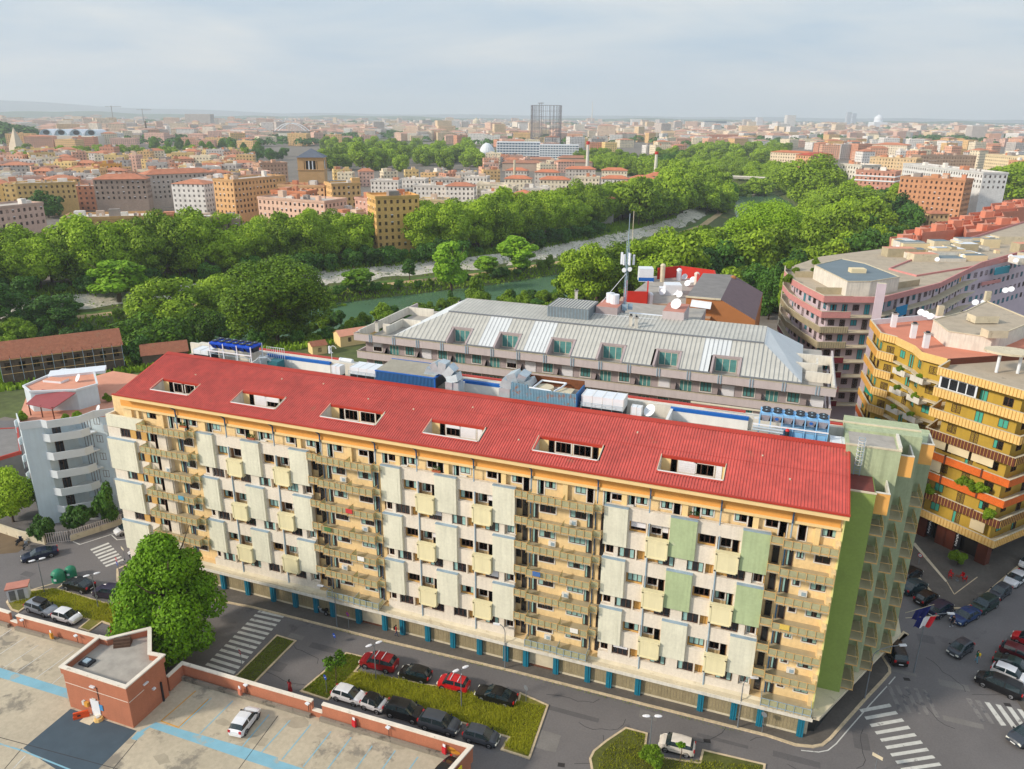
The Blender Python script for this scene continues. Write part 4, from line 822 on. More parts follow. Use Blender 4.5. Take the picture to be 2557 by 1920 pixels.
b.build('letter', SG)
# ================= foliage =================
def crown_mesh(name, mat, seed, R_, H, n, leaf, lumps=14, flat=.0, shape='round', hollow=.55):
    rn = random.Random(seed); v = []; f = []; blobs = []
    for i in range(lumps):
        u = rn.uniform(-1, 1) if shape != 'cone' else rn.uniform(-1, 1); th = rn.uniform(0, 2*pi)
        rr = {'round': math.sqrt(max(0, 1-u*u))*.62+.05, 'cone': (1-(u+1)/2)*.62+.08, 'tall': (1-abs(u)**2.4)*.5+.08, 'egg': (1-((u+1)/2)**1.7)*.66+.06, 'umbrella': .62*rn.random()**.5+.1}[shape]
        z = H*.5+u*H*.36 if shape != 'umbrella' else H*(.5+rn.uniform(-.12, .2)*(1.2-rr))
        blobs.append((R_*rr*cos(th), R_*rr*sin(th), z, R_*rn.uniform(.20, .46)*(.8 if shape in ('cone', 'egg') else 1), rn.uniform(.6, 1.0)))
    blobs.append((0, 0, H*(.5 if shape != 'egg' else .38), R_*.55, H*.38/(R_*.6) if shape != 'umbrella' else .3))
    tot = sum(b[3]**2 for b in blobs)
    for bx, by, bz, br, sq in blobs:
        for k in range(int(n*br*br/tot)):
            a = rn.gauss(0, 1), rn.gauss(0, 1), rn.gauss(0, 1); l = math.sqrt(a[0]**2+a[1]**2+a[2]**2) or 1; q = rn.uniform(hollow, 1.06)**.6
            d = (a[0]/l, a[1]/l, a[2]/l); px, py, pz = bx+d[0]*br*q, by+d[1]*br*q, bz+d[2]*br*sq*q
            if pz < H*.02: pz = H*.02+rn.random()*H*.05
            nx_, ny, nz_ = d[0]+rn.gauss(0, .55), d[1]+rn.gauss(0, .55), d[2]+.35+rn.gauss(0, .5)
            nn = Vector((nx_, ny, nz_)).normalized(); t = nn.orthogonal().normalized(); w = nn.cross(t); an = rn.uniform(0, 2*pi); t, w = t*cos(an)+w*sin(an), w*cos(an)-t*sin(an)
            s = leaf*rn.uniform(.6, 1.25); p = Vector((px, py, pz)); o = len(v)
            v += [tuple(p-t*s), tuple(p+w*s*.62), tuple(p+t*s), tuple(p-w*s*.62)]; f.append((o, o+1, o+2, o+3))
    me = bpy.data.meshes.new(name); me.from_pydata(v, [], f); me.materials.append(mat); me.update(); return me
m_bark = M('bark', (92, 76, 60), .95, .2, 3)
def trunk_mesh(H, r, seed, spread=.35, limbs=6):
    rn = random.Random(seed); b = B(); pts = [(0, 0, -.4)]; n = 5
    for i in range(1, n+1): pts.append((rn.uniform(-.03, .03)*H*i/n, rn.uniform(-.03, .03)*H*i/n, H*.78*i/n))
    for i in range(n): b.tube(pts[i], pts[i+1], r*(1-.75*i/n), m_bark, 7, r*(1-.75*(i+1)/n))
    for k in range(limbs):
        i = rn.randint(2, n-1); p = Vector(pts[i]); a = 2*pi*k/limbs+rn.uniform(-.3, .3); q = p+Vector((cos(a)*H*spread*.6, sin(a)*H*spread*.6, H*.16)); e = q+Vector((cos(a)*H*spread*.3, sin(a)*H*spread*.3, H*.12))
        b.tube(p, q, r*.4, m_bark, 5, r*.22); b.tube(q, e, r*.22, m_bark, 5, r*.1)
    return b.mesh('trunk')
f_near = foliage_mat('leaves_ash', (16, 46, 2), (112, 156, 16), .15)
f_plane = foliage_mat('leaves_plane', (32, 70, 12), (158, 188, 44), .18)
f_pop = foliage_mat('leaves_poplar', (40, 80, 10), (146, 190, 44), .18)
f_dark = foliage_mat('leaves_dark', (18, 48, 18), (84, 128, 40), .12)
f_bush = foliage_mat('leaves_bush', (40, 74, 10), (134, 166, 34), .18)
f_elm = foliage_mat('leaves_elm', (28, 64, 6), (146, 182, 34), .16)
PROT = {}
def prot(kind, var):
    k = (kind, var)
    if k not in PROT:
        d = {'near': (f_near, 7, 13.5, 42000, .2, 34, 'egg'), 'plane': (f_plane, 7.5, 14, 12000, .38, 26, 'round'), 'planef': (f_plane, 7.5, 14, 4200, .6, 20, 'round'), 'poplar': (f_pop, 4.6, 13, 5200, .42, 16, 'tall'), 'dark': (f_dark, 7, 12, 8000, .4, 20, 'round'), 'darkf': (f_dark, 7, 12, 3000, .62, 16, 'round'),
             'bush': (f_bush, 3.2, 4.2, 3600, .26, 12, 'round'), 'umb': (f_dark, 7, 9, 1300, .8, 9, 'umbrella'), 'flat': (f_near, 6, 6, 9000, .3, 16, 'umbrella'), 'con': (f_dark, 2.0, 5, 2200, .22, 12, 'cone'), 'bigp': (f_elm, 9, 20, 42000, .26, 34, 'round'), 'bushd': (f_dark, 3.2, 4, 2600, .3, 10, 'round')}[kind]
        PROT[k] = (crown_mesh('crown', d[0], hash_(kind)+var*17, d[1], d[2], d[3], d[4], d[5], shape=d[6]), trunk_mesh(d[2], .38 if d[2] > 8 else .12, var+5))
    return PROT[k]
def hash_(s): return sum(ord(c)*(i+3) for i, c in enumerate(s))
TN = [0]; LATER = []
def tree(x, y, kind, label, cat='tree', group=None, s=1.0, sz=None, name=None, z=None, lift=.12):
    if '%s' in label or group in BELTS: LATER.append((x, y, kind, label, cat, group, s, sz or s, name, ground_z(x, y) if z is None else z, lift)); return
    return tree_(x, y, kind, label, cat, group, s, sz, name, z, lift)
BELTS = set()
def tree_(x, y, kind, label, cat='tree', group=None, s=1.0, sz=None, name=None, z=None, lift=.12):
    TN[0] += 1; var = TN[0] % (2 if kind in ('bigp', 'near') else 3); cm, tm = prot(kind, var); z = ground_z(x, y) if z is None else z
    t = thing(name or ('bush' if 'bush' in kind else 'tree'), label, cat, (x, y, z), (TN[0]*2.4) % 6.28, group); sz = sz or s; t.scale = (s, s, sz)
    H = {'near': 13.5, 'bigp': 20, 'plane': 14, 'planef': 14}.get(kind, 10)
    inst('crown', cm, t, (0, 0, H*lift)); inst('trunk', tm, t); return t
tree(5.0, -11.8, 'near', 'huge leafy bright green tree standing before the left part of the red roofed block', s=1.04, sz=1.22, lift=.02, z=0)
# young street trees
def sapling(x, y, h, label, R_=.9, n=420):
    t = thing('sapling', label, 'tree', (x, y, .1)); me = crown_mesh('crown', f_near, int(x*7), R_, R_*1.7, n, .16, 7, shape='umbrella', hollow=.3); inst('crown', me, t, (0, 0, h-R_*1.1)); b = B(); b.tube((0, 0, 0), (.1, .05, h*.6), .05, m_bark, 6); b.tube((.1, .05, h*.6), (0, 0, h), .045, m_bark, 5, .02)
    for k in range(5): b.tube((.05, .02, h*.75), (cos(k*1.3)*R_*.7, sin(k*1.3)*R_*.7, h*.95), .02, m_bark, 4)
    b.build('trunk', t, local=True)
x, y = zat(640, 1440, 690, 945); sapling(x, y, 3.9, 'young tree with a thin bare trunk on the lawn corner by the garage', 1.5, 800)
x, y = zat(1280, 1440, 1440, 1610); sapling(x, y, 2.4, 'thin sapling leaning beside the white hatchback on the lower lawn', .55, 160)
def bushes(pts, kind, label, z=0.1, s=1., group=None):
    for x, y, k in pts: tree(x, y, kind, label, 'bush', group, s*k, s*k*.9, 'bush', z, .0)
x, y = zat(1280, 1440, 1195, 1620); tree(x, y, 'bush', 'round yellow green bush at the foot of the lamp by the white hatchback', 'bush', None, .42, .42, 'bush', .1, 0)
# tall grass: nobody could count the blades
def grass(name, poly, n, h, m, seed=1, w=.05):
    rn = random.Random(seed); b_ = [p for p in poly]; x0, x1 = min(p[0] for p in b_), max(p[0] for p in b_); y0, y1 = min(p[1] for p in b_), max(p[1] for p in b_); v = []; f = []
    def ins(x, y):
        c = False; j = len(b_)-1
        for i in range(len(b_)):
            if (b_[i][1] > y) != (b_[j][1] > y) and x < (b_[j][0]-b_[i][0])*(y-b_[i][1])/(b_[j][1]-b_[i][1])+b_[i][0]: c = not c
            j = i
        return c
    cl = [(rn.uniform(x0, x1), rn.uniform(y0, y1), rn.uniform(.4, 1.2)) for _ in range(40)]
    while n > 0:
        x, y = rn.uniform(x0, x1), rn.uniform(y0, y1)
        if not ins(x, y): n -= .3; continue
        n -= 1; k = .45+.75*max(exp(-((x-a)**2+(y-c)**2)/(s*2)) for a, c, s in cl); hh = h*k*rn.uniform(.5, 1.2); a = rn.uniform(0, 2*pi); dx, dy = cos(a)*w, sin(a)*w; lx, ly = rn.gauss(0, .35)*hh, rn.gauss(0, .35)*hh; o = len(v)
        v += [(x-dx, y-dy, .1), (x+dx, y+dy, .1), (x+lx, y+ly, .1+hh)]; f.append((o, o+1, o+2))
    me = bpy.data.meshes.new(name); me.from_pydata(v, [], f); me.materials.append(m); o = bpy.data.objects.new(name, me); COL.objects.link(o); tag(o, kind='stuff'); return o
g_dry = foliage_mat('grass_dry', (88, 108, 20), (190, 190, 56), .4); g_grn = foliage_mat('grass_green', (50, 80, 14), (132, 150, 30), .3)
G1 = op([(775, 1452), (1120, 1517), (1178, 1526), (1140, 1632), (1090, 1612), (1104, 1592), (740, 1476)])
tag(grass('grass', G1, 26000, .42, g_dry, 1, .06), 'tall yellow green weeds on the long lawn between the parked cars', 'grass')
tag(grass('grass', op([(655, 1490), (750, 1412), (788, 1421), (735, 1480), (708, 1508)]), 4500, .16, g_grn, 2), 'short green grass round the young tree', 'grass')
tag(grass('grass', zp(0, 1440, [(260, 130), (480, 105), (950, 245), (1100, 180), (1480, 420), (1400, 510), (1000, 420), (880, 380), (800, 375), (250, 235), (110, 230)], .1), 14000, .3, g_dry, 3, .06), 'dry yellow grass on the left lawn', 'grass')
tag(grass('grass', op([(1290, 1640), (1352, 1575), (1394, 1586), (1400, 1634), (1640, 1655), (1635, 1700), (1300, 1700)]), 6000, .22, g_dry, 4), 'patchy grass on the bottom lawn', 'grass')
tag(grass('grass', op([(514, 1456), (598, 1374), (634, 1384), (545, 1475)]), 1800, .08, g_grn, 5), 'short grass on the small lawn by the zebra crossing', 'grass')
tag(grass('grass', [(x, y+(.0)) for x, y in [(20, -2.1), (46, -1.55), (70, -1.5), (70, -1.15), (46, -1.1), (20, -1.65)]], 900, .12, g_grn, 6, .04), 'weeds along the kerb', 'grass')
# ================= cars =================
m_tyre = M('tyre', (26, 26, 28), .9, .1, 4); m_rim = M('rim', (150, 152, 158), .4, .1, 3, metal=.5); m_cglass = M('car_glass', (30, 46, 52), .06, .2, .7, spec=.8); m_hl = M('headlight', (232, 232, 220), .15, .04, 4); m_tl = M('taillight', (190, 16, 26), .3, .05, 4); m_plate = M('plate', (226, 226, 226), .5, .03, 5); m_trim = M('car_trim', (24, 24, 28), .6, .1, 3)
def paint(name, rgb): return M('paint_'+name, rgb, .3, .05, .6, metal=.15, spec=.6)
#        L    W    H    hood_z belt_z  stations: nose, hood end(ws base), roof start, roof end, rear glass base, tail
CT = {'hatch': (3.75, 1.66, 1.5, .92, .98, (.0, .21, .40, .86, .95, 1.0)), 'suv': (4.5, 1.86, 1.68, 1.05, 1.12, (0, .23, .38, .88, .96, 1.0)), 'sedan': (4.7, 1.82, 1.43, .9, .95, (0, .26, .42, .70, .85, 1.0)),
      'micro': (2.7, 1.64, 1.55, .92, 1.0, (0, .17, .36, .86, .95, 1.0)), 'wagon': (4.6, 1.78, 1.5, .92, .98, (0, .24, .38, .90, .97, 1.0)), 'van': (4.75, 1.86, 1.74, 1.05, 1.08, (0, .16, .34, .92, .97, 1.0)), 'small': (3.6, 1.62, 1.56, 1.0, 1.04, (0, .19, .34, .88, .95, 1.0)), 'coupe': (4.4, 1.86, 1.6, 1.0, 1.08, (0, .24, .42, .70, .90, 1.0))}
CPT = {}
def car_proto(ty, pm, roofm=None):
    key = (ty, pm.name, roofm.name if roofm else '')
    if key in CPT: return CPT[key]
    L_, W_, H, hz, bz, st = CT[ty]; roofm = roofm or pm
    xs_ = [.0, .025, .09, st[1]*.6, st[1], st[2], (st[2]+st[3])*.5-.025, (st[2]+st[3])*.5+.0, st[3], st[4], (st[4]+1)/2, .985, 1.0]
    secs = []
    for u in xs_:
        e = min(1, .80+min(u, .12)/.12*.20, .84+min(1-u, .10)/.10*.16); wb = W_/2*e
        if u <= st[1]: k = u/st[1]; top = .74*hz+(hz-.74*hz)*min(1, (k*1.9))**.6; belt = top-.04; cab = 0
        elif u < st[2]: top = hz+(H-hz)*(u-st[1])/(st[2]-st[1]); belt = bz; cab = 1
        elif u <= st[3]: k = (u-st[2])/(st[3]-st[2]); top = H-.03*(2*k-1)**2*1.5-(.05 if k >= 1 else 0); belt = bz+.03*k; cab = 1
        elif u <= st[4]: k = (u-st[3])/(st[4]-st[3]); top = H-.07+(bz+.05-H+.07)*k; belt = bz+.03; cab = 1
        else: k = (u-st[4])/(1-st[4]); top = bz+.05-.12*k; belt = top-.04; cab = 0
        if u >= .984: top = min(top, bz-.02-(u-.98)*6); belt = top-.05
        if u == 0: top = .66*hz; belt = top-.06
        wr = wb*(.80 if (cab and st[2] <= u <= st[3]) else (.86 if cab else .90)); low = .22 if .03 < u < .97 else .30
        if u in (st[1], st[4]): belt = bz; 
        x = L_*(u-.5)
        secs.append([(x, wb*.93, low), (x, wb, low+.2), (x, wb*1.0, (low+belt)/2+.06), (x, wb*.97, belt), (x, wr, top-.05), (x, wr*.72, top), (x, 0, top+.015)])
    body = B(); gl = B(); nS = len(secs); m6 = 7
    for i in range(nS-1):
        u0, u1 = xs_[i], xs_[i+1]; cabin = st[1]-1e-6 <= u0 and u1 <= st[4]+1e-6; ws = abs(u0-st[1]) < 1e-6; rw = abs(u1-st[4]) < 1e-6; pil = abs(u1-u0-.025) < 1e-6 and u0 > .2
        for s in (1, -1):
            for j in range(m6-1):
                q = [secs[i][j], secs[i+1][j], secs[i+1][j+1], secs[i][j+1]]; q = [(x, y*s, z) for x, y, z in q]
                if s > 0: q = q[::-1]
                isg = (cabin and j == 3 and not pil) or ((ws or rw) and j >= 4)
                (gl if isg else body).add(q, [(0, 1, 2, 3)], m_cglass if isg else (roofm if cabin and j >= 4 else pm))
    for i, fl in ((0, 1), (-1, 0)):
        for s in (1, -1):
            q = [(x, y*s, z) for x, y, z in secs[i]]+[(secs[i][0][0], 0, secs[i][0][2])]
            body.add(q, [tuple(range(8)) if (s > 0) == bool(fl) else tuple(range(8))[::-1]], pm)
    body.box(-L_*.47, L_*.47, -W_*.44, W_*.44, .2, .3, m_trim)
    for s in (1, -1): body.box(-L_*.36, L_*.30, s*W_*.478, s*W_*.508, .22, .34, m_trim); body.box(-L_*.18, L_*.34, s*W_*.493, s*W_*.503, .62, .635, m_trim)
    gl_ = gl.mesh('window_glass', smooth=False); R = .31 if L_ < 4 else .34
    wh = B(); wh.tube((0, -.1, 0), (0, .1, 0), R, m_tyre, 16); wh.tube((0, -.112, 0), (0, .112, 0), R*.66, m_rim, 10); wh.tube((0, -.116, 0), (0, .116, 0), R*.2, m_trim, 6)
    hl = B(); hl.box(-.1, .03, -.17, .17, -.09, .07, m_hl); tl = B(); tl.box(-.03, .08, -.12, .12, -.13, .13, m_tl); pl = B(); pl.box(-.02, .02, -.26, .26, -.06, .06, m_plate)
    mr = B(); mr.box(-.08, .06, -.09, .09, -.06, .07, m_trim); ar = B(); ar.tube((0, -.03, 0), (0, .03, 0), R*1.2, m_trim, 16)
    bm_ = body.mesh('body', smooth=True); bm_.set_sharp_from_angle(angle=radians(32))
    CPT[key] = dict(body=bm_, glass=gl_, wheel=wh.mesh('wheel'), hl=hl.mesh('headlight'), tl=tl.mesh('taillight'), plate=pl.mesh('number_plate'), mirror=mr.mesh('mirror'), arch=ar.mesh('wheel_arch'), L=L_, W=W_, R=R, bz=bz, hz=hz, st=st); return CPT[key]
def car(ty, pm, label, rear, front, side, z=0.0, group='cars parked and driving round the red roofed block', roofm=None, extra=None, ox=None, cat='car'):
    """rear, front: the wheel contact points one sees, as places; side: which side of the car they belong to"""
    P = car_proto(ty, pm, roofm); a = Vector(rear); b_ = Vector(front); d = (b_-a).normalized(); left = Vector((-d.y, d.x)); off = (P['W']/2-.1)*(-1 if side == 'L' else 1)
    c = (a+b_)/2+left*off; rz = atan2(d.y, d.x)+pi
    t = thing('car', label, cat, (c.x, c.y, z), rz, group)      # in the thing's frame the nose points to -x
    L_, W_, R = P['L'], P['W'], P['R']; inst('body', P['body'], t); inst('window_glass', P['glass'], t)
    for sx in (-.30, .29):
        for sy in (-1, 1): inst('wheel_arch', P['arch'], t, (L_*sx, sy*(W_/2-.03), R)); inst('wheel', P['wheel'], t, (L_*sx, sy*(W_/2-.10), R))
    for sy in (-1, 1):
        inst('headlight', P['hl'], t, (-L_*.478, sy*W_*.33, P['hz']*.66)); inst('taillight', P['tl'], t, (L_*.487, sy*W_*.37, P['bz']*.86)); inst('mirror', P['mirror'], t, (-L_*(.5-P['st'][1]-.06), sy*(W_/2+.07), P['bz']+.03))
    inst('number_plate', P['plate'], t, (-L_*.5, 0, .42)); inst('number_plate', P['plate'], t, (L_*.5, 0, .55))
    if extra == 'box': b = B(); b.box(-.9, .9, -.45, .35, 1.55, 1.88, m_trim); b.build('roof_box', t, local=True)
    if extra == 'bars':
        for xx in (-.2, .7): b = B(); b.box(xx, xx+.06, -.66, .66, P['st'] and CT[ty][2]+.02, CT[ty][2]+.08, m_unit); b.build('roof_bar', t, local=True)
    return t
p_white = paint('white', (232, 232, 236)); p_black = paint('black', (18, 18, 22)); p_dgrey = paint('dark_grey', (62, 68, 78)); p_red = paint('red', (200, 20, 34)); p_dred = paint('dark_red', (140, 16, 28)); p_silver = paint('silver', (140, 146, 156)); p_navy = paint('navy', (24, 34, 62)); p_teal = paint('teal', (38, 64, 72)); p_blue = paint('blue', (22, 62, 112)); p_maroon = paint('maroon', (96, 22, 34)); p_dgreen = paint('dark_green', (22, 54, 52)); p_purple = paint('plum', (46, 38, 62)); p_cream = paint('cream_white', (224, 214, 204))
def cz(ox, oy, a, b, z=0.0, s=.28933): return at(ox+a*s, oy+b*s, z)
C = lambda ty, pm, lb, t, r, f, sd, **k: car(ty, pm, lb, cz(*t, *r, k.get('z', 0)), cz(*t, *f, k.get('z', 0)), sd, **k)
T2 = (640, 1440); T1 = (0, 1440); T3 = (1280, 1440); T4 = (1917, 1440); U1 = (0, 1060)
C('hatch', p_white, 'white hatchback first in the row behind the brick parapet, nose to the right', T2, (688, 1068), (845, 1118), 'R')
C('micro', p_white, 'tiny two seat white car with a black roof, second behind the parapet', T2, (925, 1145), (1050, 1188), 'R', roofm=p_black)
C('suv', p_black, 'black compact off roader between the tiny white car and the dark grey car', T2, (1158, 1215), (1345, 1268), 'R')
C('suv', p_dgrey, 'dark grey blue crossover, fourth in the row behind the brick parapet', T2, (1455, 1322), (1655, 1380), 'R')
C('hatch', p_dgrey, 'dark grey hatchback last in the row, near the end of the brick parapet', T2, (1835, 1430), (2008, 1480), 'R')
C('suv', p_dred, 'dark red off roader with silver roof bars at the head of the upper row', T2, (1140, 838), (925, 790), 'L', extra='bars')
C('hatch', p_black, 'black hatchback between the dark red off roader and the bright red car', T2, (1432, 928), (1270, 888), 'L')
C('small', p_red, 'bright red boxy car with roof bars, third in the upper row', T2, (1775, 1018), (1592, 972), 'L', extra='bars')
C('sedan', p_black, 'old black saloon with green windscreen, last in the upper row', T2, (2148, 1130), (1945, 1072), 'L')
C('small', p_cream, 'creamy white city car parked alone by the lower lawn', T3, (1505, 1562), (1308, 1510), 'L')
C('hatch', p_white, 'white sporty hatchback alone on the concrete parking deck', T1, (2092, 1402), (2250, 1190), 'R', z=ZD)
C('sedan', p_black, 'black car cut off by the bottom edge, on the parking deck', T2, (1715, 1745), (1615, 1860), 'L', z=ZD)
C('coupe', p_black, 'glossy black coupe crossover on the upper side of the left lawn', T1, (712, 148), (575, 115), 'L')
C('suv', p_purple, 'dark plum off roader with roof rails, partly behind the huge tree', T1, (985, 208), (850, 186), 'L')
C('wagon', p_silver, 'silver estate car with a black roof box beside the left lawn', T1, (255, 308), (378, 350), 'R', extra='box')
C('hatch', p_white, 'white hatchback beside the silver estate car with the roof box', T1, (480, 385), (604, 420), 'R')
C('hatch', p_red, 'red hatchback half hidden by the stair house and the huge tree', T1, (978, 502), (1120, 545), 'R')
C('sedan', p_navy, 'long dark navy saloon driving past the grey fence, far left', U1, (455, 1142), (248, 1196), 'L')
C('hatch', p_white, 'white hatchback half hidden behind the left end of the cream block, by the fence', U1, (1185, 918), (1055, 962), 'L')
C('small', p_white, 'white car peeping out at the foot of the cream block, left corner', U1, (1250, 1185), (1120, 1145), 'L')
V = (2200, 1320); vs_ = .16139
def D_(ty, pm, lb, r, f, sd, **k): return car(ty, pm, lb, cz(*V, *r, 0, vs_), cz(*V, *f, 0, vs_), sd, **k)
D_('suv', p_black, 'black car in the shade nearest the green balconies, beside the corner kerb', (440, 845), (590, 760), 'R')
D_('coupe', p_teal, 'dark teal fastback parked with its tail to the road at the corner kerb', (455, 1050), (690, 950), 'R')
D_('hatch', p_black, 'small black hatchback between the teal fastback and the navy car', (690, 1205), (845, 1125), 'R')
D_('suv', p_navy, 'navy hatchback with blue tailgate, last before the kerb corner', (905, 1400), (1080, 1290), 'R')
D_('sedan', p_blue, 'bright blue saloon facing the road at the tip of the kerb corner', (1475, 1405), (1300, 1500), 'L')
D_('suv', p_dgreen, 'dark green off roader behind the bright blue saloon', (1785, 1225), (1590, 1340), 'L')
D_('hatch', p_dgrey, 'grey small hatchback between the dark green off roader and the white saloon', (1995, 1015), (1850, 1118), 'L')
D_('sedan', p_white, 'white saloon with black windscreen in the right hand kerb row', (2260, 800), (2095, 925), 'L')
D_('hatch', p_white, 'white car cut by the right frame edge, last in the kerb row', (2440, 560), (2290, 660), 'L')
Z = (2300, 1560); zs_ = .11618
def E_(ty, pm, lb, r, f, sd, **k): return car(ty, pm, lb, cz(*Z, *r, 0, zs_), cz(*Z, *f, 0, zs_), sd, **k)
E_('hatch', p_dgrey, 'slate grey hatchback driving across the junction with its headlights on', (1060, 590), (850, 730), 'L')
E_('van', p_black, 'long black people carrier in front of the white city car, right edge', (1945, 1605), (1300, 1325), 'L')
E_('small', p_white, 'white city car squeezed between the black people carrier and the green saloon', (1640, 1130), (2030, 1300), 'R')
E_('sedan', p_dgreen, 'dark green saloon behind the white city car, right edge', (1720, 930), (2260, 1150), 'R')
E_('wagon', p_maroon, 'maroon estate car above the dark green saloon, right edge', (1850, 680), (2380, 900), 'R')
E_('hatch', p_red, 'shiny red car cut by the right frame edge, above the maroon estate', (2470, 560), (2080, 405), 'L')
C('van', p_black, 'black people carrier parked below the flags at the green end of the block', T4, (1188, 755), (1125, 620), 'R')
C('sedan', p_dgrey, 'grey blue car entering at the bottom right corner', T4, (2375, 1400), (2215, 1485), 'L')
# ================= neighbours =================
def inset(pts, d):
    a = sum(pts[i][0]*pts[(i+1) % len(pts)][1]-pts[(i+1) % len(pts)][0]*pts[i][1] for i in range(len(pts)))
    if a < 0: pts = pts[::-1]
    n = len(pts); ds = d if isinstance(d, (list, tuple)) else [d]*n; out = []
    for i in range(n):
        p0, p1, p2 = Vector(pts[i-1][:2]), Vector(pts[i][:2]), Vector(pts[(i+1) % n][:2]); u = (p1-p0).normalized(); v = (p2-p1).normalized(); nu = Vector((-u.y, u.x)); nv = Vector((-v.y, v.x)); c = max(.25, 1+nu.dot(nv)); m = (nu+nv)/c
        out.append(tuple(p1+m*ds[0 if not isinstance(d, (list, tuple)) else i]))
    return out
def edges(pts):
    a = sum(pts[i][0]*pts[(i+1) % len(pts)][1]-pts[(i+1) % len(pts)][0]*pts[i][1] for i in range(len(pts)))
    if a < 0: pts = pts[::-1]
    return [(Vector(pts[i][:2]), Vector(pts[(i+1) % len(pts)][:2])) for i in range(len(pts))]
def facing(p, q):    # is this edge's outside seen by the camera
    d = (q-p).normalized(); n = Vector((d.y, -d.x)); m = (p+q)/2; return n.dot(Vector((CAM.x-m.x, CAM.y-m.y))) > 0
def wins_on(W_, poly, z, h=1.2, step=2.8, w=1.2, door=False, sill=.9, kinds='ddcCh', margin=.8, seed=0, **kw):
    rn = random.Random(seed)
    for p, q in edges(poly):
        L_ = (q-p).length
        if L_ < 1.6 or not facing(p, q): continue
        n = max(1, int((L_-2*margin+.6)/step)+1) if L_ > 2.6 else 1; d = (q-p).normalized(); rz = atan2(d.y, d.x)
        for i in range(n):
            c = p+d*(L_*(i+.5)/n); nn = Vector((d.y, -d.x))*.0
            if door and (i % 2): W_.add('balcony_door', rn.choice(kinds), c.x, c.y, z+.05, 1.1, 2.1, rz, **kw)
            else: W_.add('window', rn.choice(kinds), c.x, c.y, z+sill, w, h, rz, **kw)
def chimney(par, x, y, z, h, w=.6, m=None, name='chimney'):
    b = B(); b.obox(x, y, z, w, w, h, .2, m or m_whited); b.obox(x, y, z+h, w+.2, w+.2, .12, .2, m_tech); b.obox(x, y, z+h+.12, w*.6, w*.6, .25, .2, m_fan); return b.build(name, par)
def cabin(par, pts, z, h, m, top, name='roof_cabin'):
    b = B(); b.prism(pts, z, z+h, m, top); b.wall(pts, z+h, z+h+.15, .2, m_ledge, True); return b.build(name, par)
def rdish(par, x, y, z, r=.45):
    b = B(); n = 10; d = Vector((-.3, -.7, .45)).normalized(); u = d.orthogonal().normalized(); v = d.cross(u); c = Vector((x, y, z+.7)); vs = [tuple(c-d*.1)]+[tuple(c+(u*cos(2*pi*j/n)+v*sin(2*pi*j/n))*r) for j in range(n)]
    b.add(vs, [(0, 1+j, 1+(j+1) % n) for j in range(n)], m_unit); b.cyl(x, y, .03, z, z+.7, m_pipe, 5); return b.build('satellite_dish', par)
def tubew(par, pts, z0, z1, th, m, name, closed=True):
    b = B(); b.wall(pts, z0, z1, th, m, closed); return b.build(name, par)
# ---- grey hotel like block behind ----
m_lil = M('wall_lilac', (172, 158, 158), .9, .07, .4, streak=.08); m_lilb = M('band_lilac', (196, 184, 184), .9, .05, .4, streak=.1); m_zinc = M('zinc_roof', (192, 190, 182), .7, .10, .12, metal=.05, fine=(.8, .05)); m_zincl = M('zinc_light', (216, 219, 220), .65, .06, .3, metal=.1); m_seam = M('zinc_seam', (120, 124, 130), .6, .1, 1)
GB = thing('apartment_block', 'lilac grey block with a pale metal mansard roof and dormers, behind the red roofed block', 'apartment block', (40, 42, 0))
xl, xr = 4.6, 76.3
b = B(); b.box(xl+1.2, xr-1.4, 33.4, 54, -1, 27.3, m_lil, m_tech); b.build('wall', GB)
wg = Wins(GB, outer='window_white'); rg = random.Random(5)
m_teal2 = M('curtain_green', (84, 138, 136), .9, .2, 2); m_frm2 = M('frame_cream', (214, 206, 188), .6, .06, 2)
for k in range(7):
    z = 28.5-1.2-3.0*k; zt = z+1.2; o_ = 0 if k == 0 else .25
    b = B(); b.box(xl+o_, xr-o_, 31.9+o_, 32.1+o_, z, zt, m_lilb); b.box(xl+o_, xl+.25+o_, 32.1+o_, 54, z, zt, m_lilb); b.box(xr-.25-o_, xr-o_, 32.1+o_, 50, z, zt, m_lilb)
    b.box(xl+o_-.05, xr-o_+.05, 31.85+o_, 32.15+o_, zt-.08, zt, m_ledge); b.build('balcony_band', GB)
    b = B(); b.box(xl+.2, xr-.3, 32.1+o_, 33.4, z-.05, z+.15, m_ledge); b.build('balcony_floor', GB)
    if k == 0:
        for i in range(17):
            xx = xl+2.8+i*4.15
            for d in (0, .35): b = B(); b.box(xx+d, xx+d+.12, 31.8, 31.92, z-.05, zt+.02, m_pipe); b.build('bracket', GB)
    zf = z-3.0+.1
    if k < 3:
        for i in range(12):
            x0 = xl+2.2+i*5.75
            kk = rg.choice('ddhf'); wg.add('window', kk, x0+1.2, 33.4, zf+1.0, 1.5, 1.35, curt='curtain_green') if kk != 'd' else wg.add('window', 'a', x0+1.2, 33.4, zf+1.0, 1.5, 1.35, curt='curtain_green')
            kk = rg.choice('aaaf'); wg.add('balcony_door', kk, x0+4.2, 33.4, zf+.05, 1.7, 2.25, curt='curtain_green', frame='frame_cream', outer=None)
            b = B(); b.add([(x0+2.9, 33.4, zf), (x0+2.9, 32.4, zf), (x0+2.9, 32.4, zf+1.1), (x0+2.9, 33.0, zf+1.7), (x0+2.9, 33.4, zf+1.8)], [(0, 1, 2, 3, 4), (4, 3, 2, 1, 0)], M('screen_brown', (92, 80, 66), .8, .1)); b.build('balcony_divider', GB)
wg.done()
